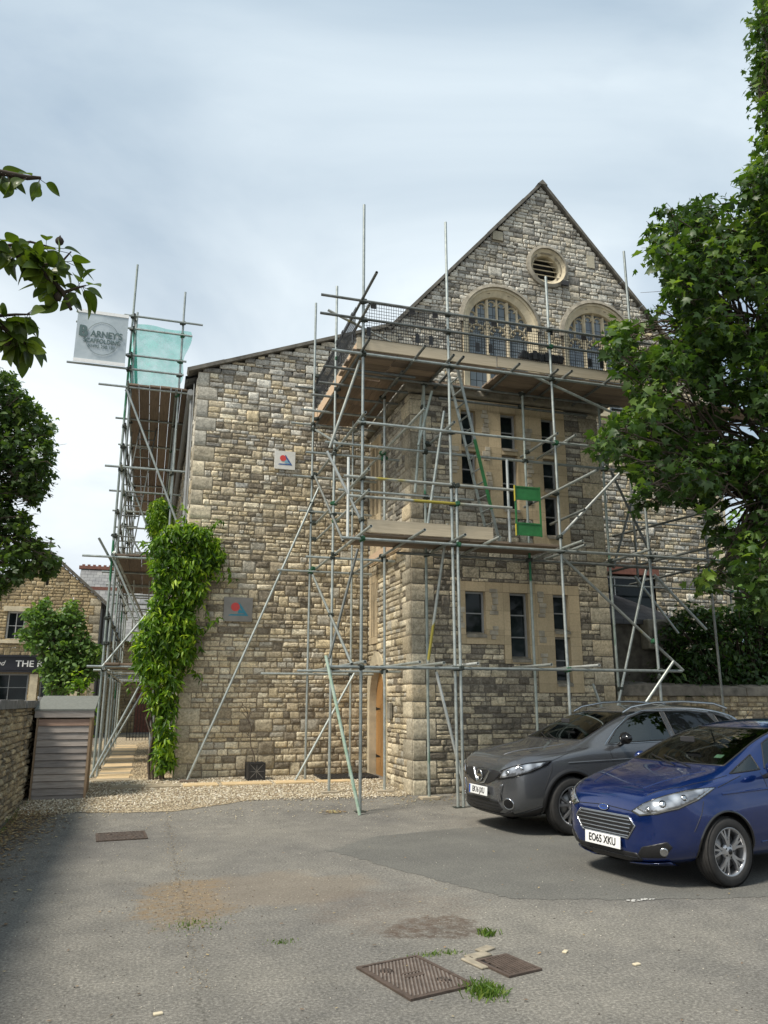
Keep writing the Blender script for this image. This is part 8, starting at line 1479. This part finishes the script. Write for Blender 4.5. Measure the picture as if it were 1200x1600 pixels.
for s in (-1, 1):
    for x in (0, -2.489): f.wheel(x, s, .305, .20, .212, .845, 'multi')
    H = [(.78, s * .38, .650), (.70, s * .47, .715), (.52, s * .60, .790), (.34, s * .69, .838), (.20, s * .76, .862), (.08, s * .80, .875), (.16, s * .80, .838), (.32, s * .80, .775), (.52, s * .74, .695), (.67, s * .61, .635), (.76, s * .47, .612)]
    hl = f.patch('headlight', H, (-1, -s * .9, -.45), M['chrome'], .004); f.patch('reflector', shrink(H, .86), (-1, -s * .9, -.45), M['lens'], .008, parent=hl); f.strip('headlight_rim', H, Vector((-1, -s * .9, -.45)).normalized(), .005, M['trim_gloss'], True, parent=hl)
    for (x, y, z, rr_) in ((.60, .62, .715, .032), (.42, .72, .775, .026), (.70, .53, .67, .022)):
        h = f.cast((x, s * y, z), Vector((-1, -s * .9, -.45)).normalized())
        if h[0] is not None: mb = MB(); mb.lathe([(rr_ * .98, .008), (rr_ * 1.06, .010), (rr_ * 1.10, .006), (rr_ * 1.10, 0)], 18, Matrix.Translation(h[0]) @ h[1].to_track_quat('Y', 'Z').to_matrix().to_4x4()); mb.build('lamp_ring', M['trim_gloss'], hl); mb = MB(); mb.lathe([(.001, .012), (rr_ * .6, .010), (rr_, .004), (rr_, 0)], 16, Matrix.Translation(h[0]) @ h[1].to_track_quat('Y', 'Z').to_matrix().to_4x4()); mb.build('lamp', M['chrome'], hl)
    fl = f.patch('fog_lamp_recess', [(.8, s * .44, .285), (.8, s * .50, .355), (.8, s * .76, .415), (.8, s * .80, .37), (.8, s * .72, .275), (.8, s * .46, .255)], (-1, -s * .5, 0), M['trim'], .005)
    h = f.cast((.70, s * .67, .325), Vector((-1, -s * .5, 0)).normalized())
    if h[0] is not None: mb = MB(); mb.lathe([(.001, .012), (.024, .012), (.036, .016), (.040, .004)], 20, Matrix.Translation(h[0]) @ h[1].to_track_quat('Y', 'Z').to_matrix().to_4x4()); mb.build('fog_lamp', M['chrome'], fl)
f.patch('upper_grille', [(.8, -.36, .60), (.8, .36, .60), (.8, .43, .53), (.8, .33, .415), (.8, -.33, .415), (.8, -.43, .53)], (-1, 0, 0), M['trim'], .005)
for k, z in enumerate((.43, .465, .50, .535, .57, .597)): f.strip('grille_slat', [(.8, -(.345 + .014 * k if k < 4 else .40 - .02 * (k - 3)), z), (.8, (.345 + .014 * k if k < 4 else .40 - .02 * (k - 3)), z)], (-1, 0, 0), .0075, M['chrome'], off=.006)
f.strip('grille_surround', [(.8, -.36, .605), (.8, .36, .605), (.8, .435, .53), (.8, .335, .41), (.8, -.335, .41), (.8, -.435, .53)], (-1, 0, 0), .009, M['chrome'], True, off=.004)
h = f.cast((.8, 0, .655), (-1, 0, -.5)); bq = h[1].to_track_quat('Y', 'Z').to_matrix().to_4x4(); bo = bpy.data.objects.new('front_badge', None); col.objects.link(bo); bo.parent = f.t; bo.location = h[0]
nrm = h[1]; ux = Vector((0, 1, 0)); uz = nrm.cross(ux) * -1
mb = MB(); mb.add([nrm * .008 + ux * .068 * math.cos(a * PI / 14) + uz * .027 * math.sin(a * PI / 14) for a in range(28)], [tuple(range(28))]); mb.build('badge_oval', M['badge_blue'], bo)
mb = MB(); mb.path([nrm * .008 + ux * .070 * math.cos(a * PI / 14) + uz * .029 * math.sin(a * PI / 14) for a in range(29)], .004, 6); mb.build('badge_rim', M['chrome'], bo)
tm = text_mesh('badge_script', 'Ford', .042, M['chrome'], bo, nrm * .010, ext=.0005, shear=.3); tm.rotation_euler = Matrix((( ux.x, uz.x, nrm.x), (ux.y, uz.y, nrm.y), (ux.z, uz.z, nrm.z))).to_euler()
f.patch('lower_intake', [(.8, -.42, .29), (.8, .42, .29), (.8, .46, .235), (.8, .38, .20), (.8, -.38, .20), (.8, -.46, .235)], (-1, 0, 0), M['trim'], .005)
f.strip('intake_slat', [(.8, -.42, .245), (.8, .42, .245)], (-1, 0, 0), .007, M['trim_gloss'], off=.005)
f.plate('EO65 XKU', (.845, 0, .355), 0, blue=False)
h = f.cast((-.45, .46, 1.13), (-1, 0, 0)); mb = MB(); mb.box((0, 0, 0), (.002, .09, .07)); o = f.mbuild('windscreen_sticker', mb, M['sticker']); o.location = h[0] - h[1] * .004 if h[0] else (0, 0, 0); o.rotation_euler = h[1].to_track_quat('X', 'Z').to_euler()
for s in (-1, 1):
    f.patch('bumper_lip', [(.8, s * .30, .205), (.8, s * .72, .245), (.8, s * .74, .205), (.8, s * .30, .168)], (-1, -s * .4, 0), c_paint(f), .022, rim=.03)
    q.patch('bumper_blade', [(.8, s * .50, .60), (.8, s * .56, .60), (.8, s * .50, .44), (.8, s * .52, .40), (.8, s * .46, .40), (.8, s * .44, .46)], (-1, -s * .2, 0), c_paint(q), .014, rim=.02)
for c_, L1 in ((f, ([(.02, .0, .815), (-.8, 0, .845), (-2.0, 0, .90), (-2.7, 0, .955)], [(-.45, 0, .36), (-1.3, 0, .40), (-2.15, 0, .44)])), (q, ([(.05, .0, .86), (-.8, 0, .885), (-2.0, 0, .93), (-2.9, 0, .99)], [(-.5, 0, .47), (-1.4, 0, .50), (-2.2, 0, .53)]))):
    for s in (-1, 1):
        for l_ in L1: c_.strip('body_crease', l_, (0, -s, 0), .016, c_.paint, off=-.009)
for s in (-1, 1):
    f.strip('bonnet_crease', [(.60, s * .36, 1), (.3, s * .46, 1), (-.06, s * .56, 1)], (0, 0, -1), .016, f.paint, off=-.010); q.strip('bonnet_crease', [(.66, s * .26, 1), (.3, s * .42, 1), (-.1, s * .55, 1)], (0, 0, -1), .018, q.paint, off=-.010)
    q.strip('bonnet_shut', [(.70, s * .60, 1.1), (.45, s * .745, 1.1), (.1, s * .80, 1.1), (-.2, s * .80, 1.1)], (0, 0, -1), .0035, M['trim']); f.strip('bonnet_shut', [(.68, s * .50, 1.1), (.4, s * .67, 1.1), (.1, s * .735, 1.1), (-.15, s * .745, 1.1)], (0, 0, -1), .0035, M['trim'])
# ---- details shared by both
def details(c, hood, doorx, zb, zt, wsz, mz, ant=False, hd=None, dash=(-.55, .98)):
    w_ = c.p['w']
    for s in (-1, 1):
        d = (0, -s, 0)
        c.strip('shut_line', [(x, 0, z) for x, z in hood], d, .0035, M['trim'])
        for X in doorx: c.strip('shut_line', [(x, 0, z) for x, z in X], d, .0035, M['trim'])
        for (x, z) in hd:
            h = c.cast((x, s * .9, z), d)
            if h[0] is not None: mb = MB(); mb.path([h[0] + Vector((.09, 0, 0)), h[0] + Vector((.07, s * .030, 0)), h[0] + Vector((-.07, s * .030, .004)), h[0] + Vector((-.09, 0, .004))], .011, 8); c.mbuild('door_handle', mb, c.paint)
        # mirror
        mx_, mzz = mz; h = c.cast((mx_, s * .9, mzz - .06), d); base = h[0] if h[0] is not None else Vector((mx_, s * .8, mzz - .06))
        mb = MB(); mb.bar(base - Vector((0, s * .02, 0)), (mx_ + .02, s * (w_ + .04), mzz - .02), .06, .03); mo = c.mbuild('wing_mirror', mb, M['trim'])
        mb = MB(); bm = bmesh.new(); bmesh.ops.create_uvsphere(bm, u_segments=20, v_segments=14, radius=1)
        for v in bm.verts: x, y, z = v.co; v.co = Vector((mx_ + .03 + (x * .085 if x > 0 else x * .03), s * (w_ + (.12 if s > 0 or c is q else .05)) + y * (.115 if s > 0 or c is q else .07), mzz + .035 + z * .075 * (1 - .12 * y * s)))
        mb.add([v.co for v in bm.verts], [[v.index for v in g_.verts] for g_ in bm.faces], 0, True); bm.free(); mb.build('mirror_shell', c.paint if mx_ > -.64 else M['trim_gloss'], mo)
    # bonnet shut line across and wipers
    for s in (-1, 1):
        mb = MB(); z0 = c.p['cowl']; a = c.cast((-.2, s * .1 + .25, z0 + .012), (-1, 0, 0))[0]; b = c.cast((-.2, s * .1 - .30, z0 + .085), (-1, 0, 0))[0]
        if a is not None and b is not None:
            a = a + Vector((.02, 0, .004)); b = b + Vector((.018, 0, .008)); mb.path([a, (a + b) / 2 + Vector((.02, 0, .01)), b], .007, 6); c.mbuild('wiper', mb, M['trim'])
    mb = MB(); mb.box((dash[0] + .06, 0, dash[1] - .10), (.42, 1.36, .16), bev=.05); mb.box((dash[0] - .05, .36, dash[1] + .0), (.22, .34, .08), bev=.03); c.mbuild('dashboard', mb, M['interior'])
    mb = MB(); n = 24; ctr = Vector((dash[0] - .26, -.36, dash[1] - .02)); tl = Matrix.Rotation(R(25), 3, 'Y')
    mb.path([ctr + tl @ Vector((0, .185 * math.cos(a * 2 * PI / n), .185 * math.sin(a * 2 * PI / n))) for a in range(n + 1)], .014, 8)
    for a in (0, PI, -PI / 2): mb.bar(ctr, ctr + tl @ Vector((0, .18 * math.cos(a), .18 * math.sin(a))), .03, .015, up=(1, 0, 0))
    mb.box(ctr, (.04, .11, .09), bev=.02); c.mbuild('steering_wheel', mb, M['interior'])
    mb = MB(); mb.box((dash[0] - .02, -.02, c.p['cowl'] + .265), (.02, .20, .06), bev=.01); c.mbuild('rear_view_mirror', mb, M['interior'])
    mb = MB(); mb.box((-1.4, 0, .30), (3.0, 1.3, .04)); c.mbuild('floor_pan', mb, M['interior'])
    if c is q: c.seats((-1.25, -2.1), 1.18)
    else: c.seats((-1.2, -2.0), 1.08)
details(q, [(.30, .885), (.0, .985), (-.30, 1.035)], [[(-.62, .42), (-.66, .8), (-.60, 1.06)], [(-1.72, .40), (-1.74, .8), (-1.72, 1.10)], [(-2.30, .72), (-2.56, 1.0), (-2.62, 1.14)], [(.42, .55), (.30, .78), (.28, .86)]], 0, 0, 0, (-.80, 1.12), hd=[(-1.55, .93), (-2.42, .98)], dash=(-.50, 1.05))
details(f, [(.05, .875), (-.15, .93), (-.30, .965)], [[(-.60, .36), (-.64, .7), (-.58, .99)], [(-1.66, .36), (-1.68, .8), (-1.66, 1.04)], [(.40, .5), (.30, .66), (.26, .76)]], 0, 0, 0, (-.62, 1.0), hd=[(-1.48, .86), (-2.3, .9)], dash=(-.44, .99))
mb = MB(); mb.path([(-1.35, 0, 1.465), (-1.55, 0, 1.62)], [.004, .002], 5); f.mbuild('aerial', mb, M['trim'])
for c in (q, f): c.strip('bonnet_front_line', [(.9, y, z) for y, z in (((-.46, .745), (0, .765), (.46, .745)) if c is q else ((-.40, .655), (0, .675), (.40, .655)))], (-1, 0, 0), .004, M['trim'])
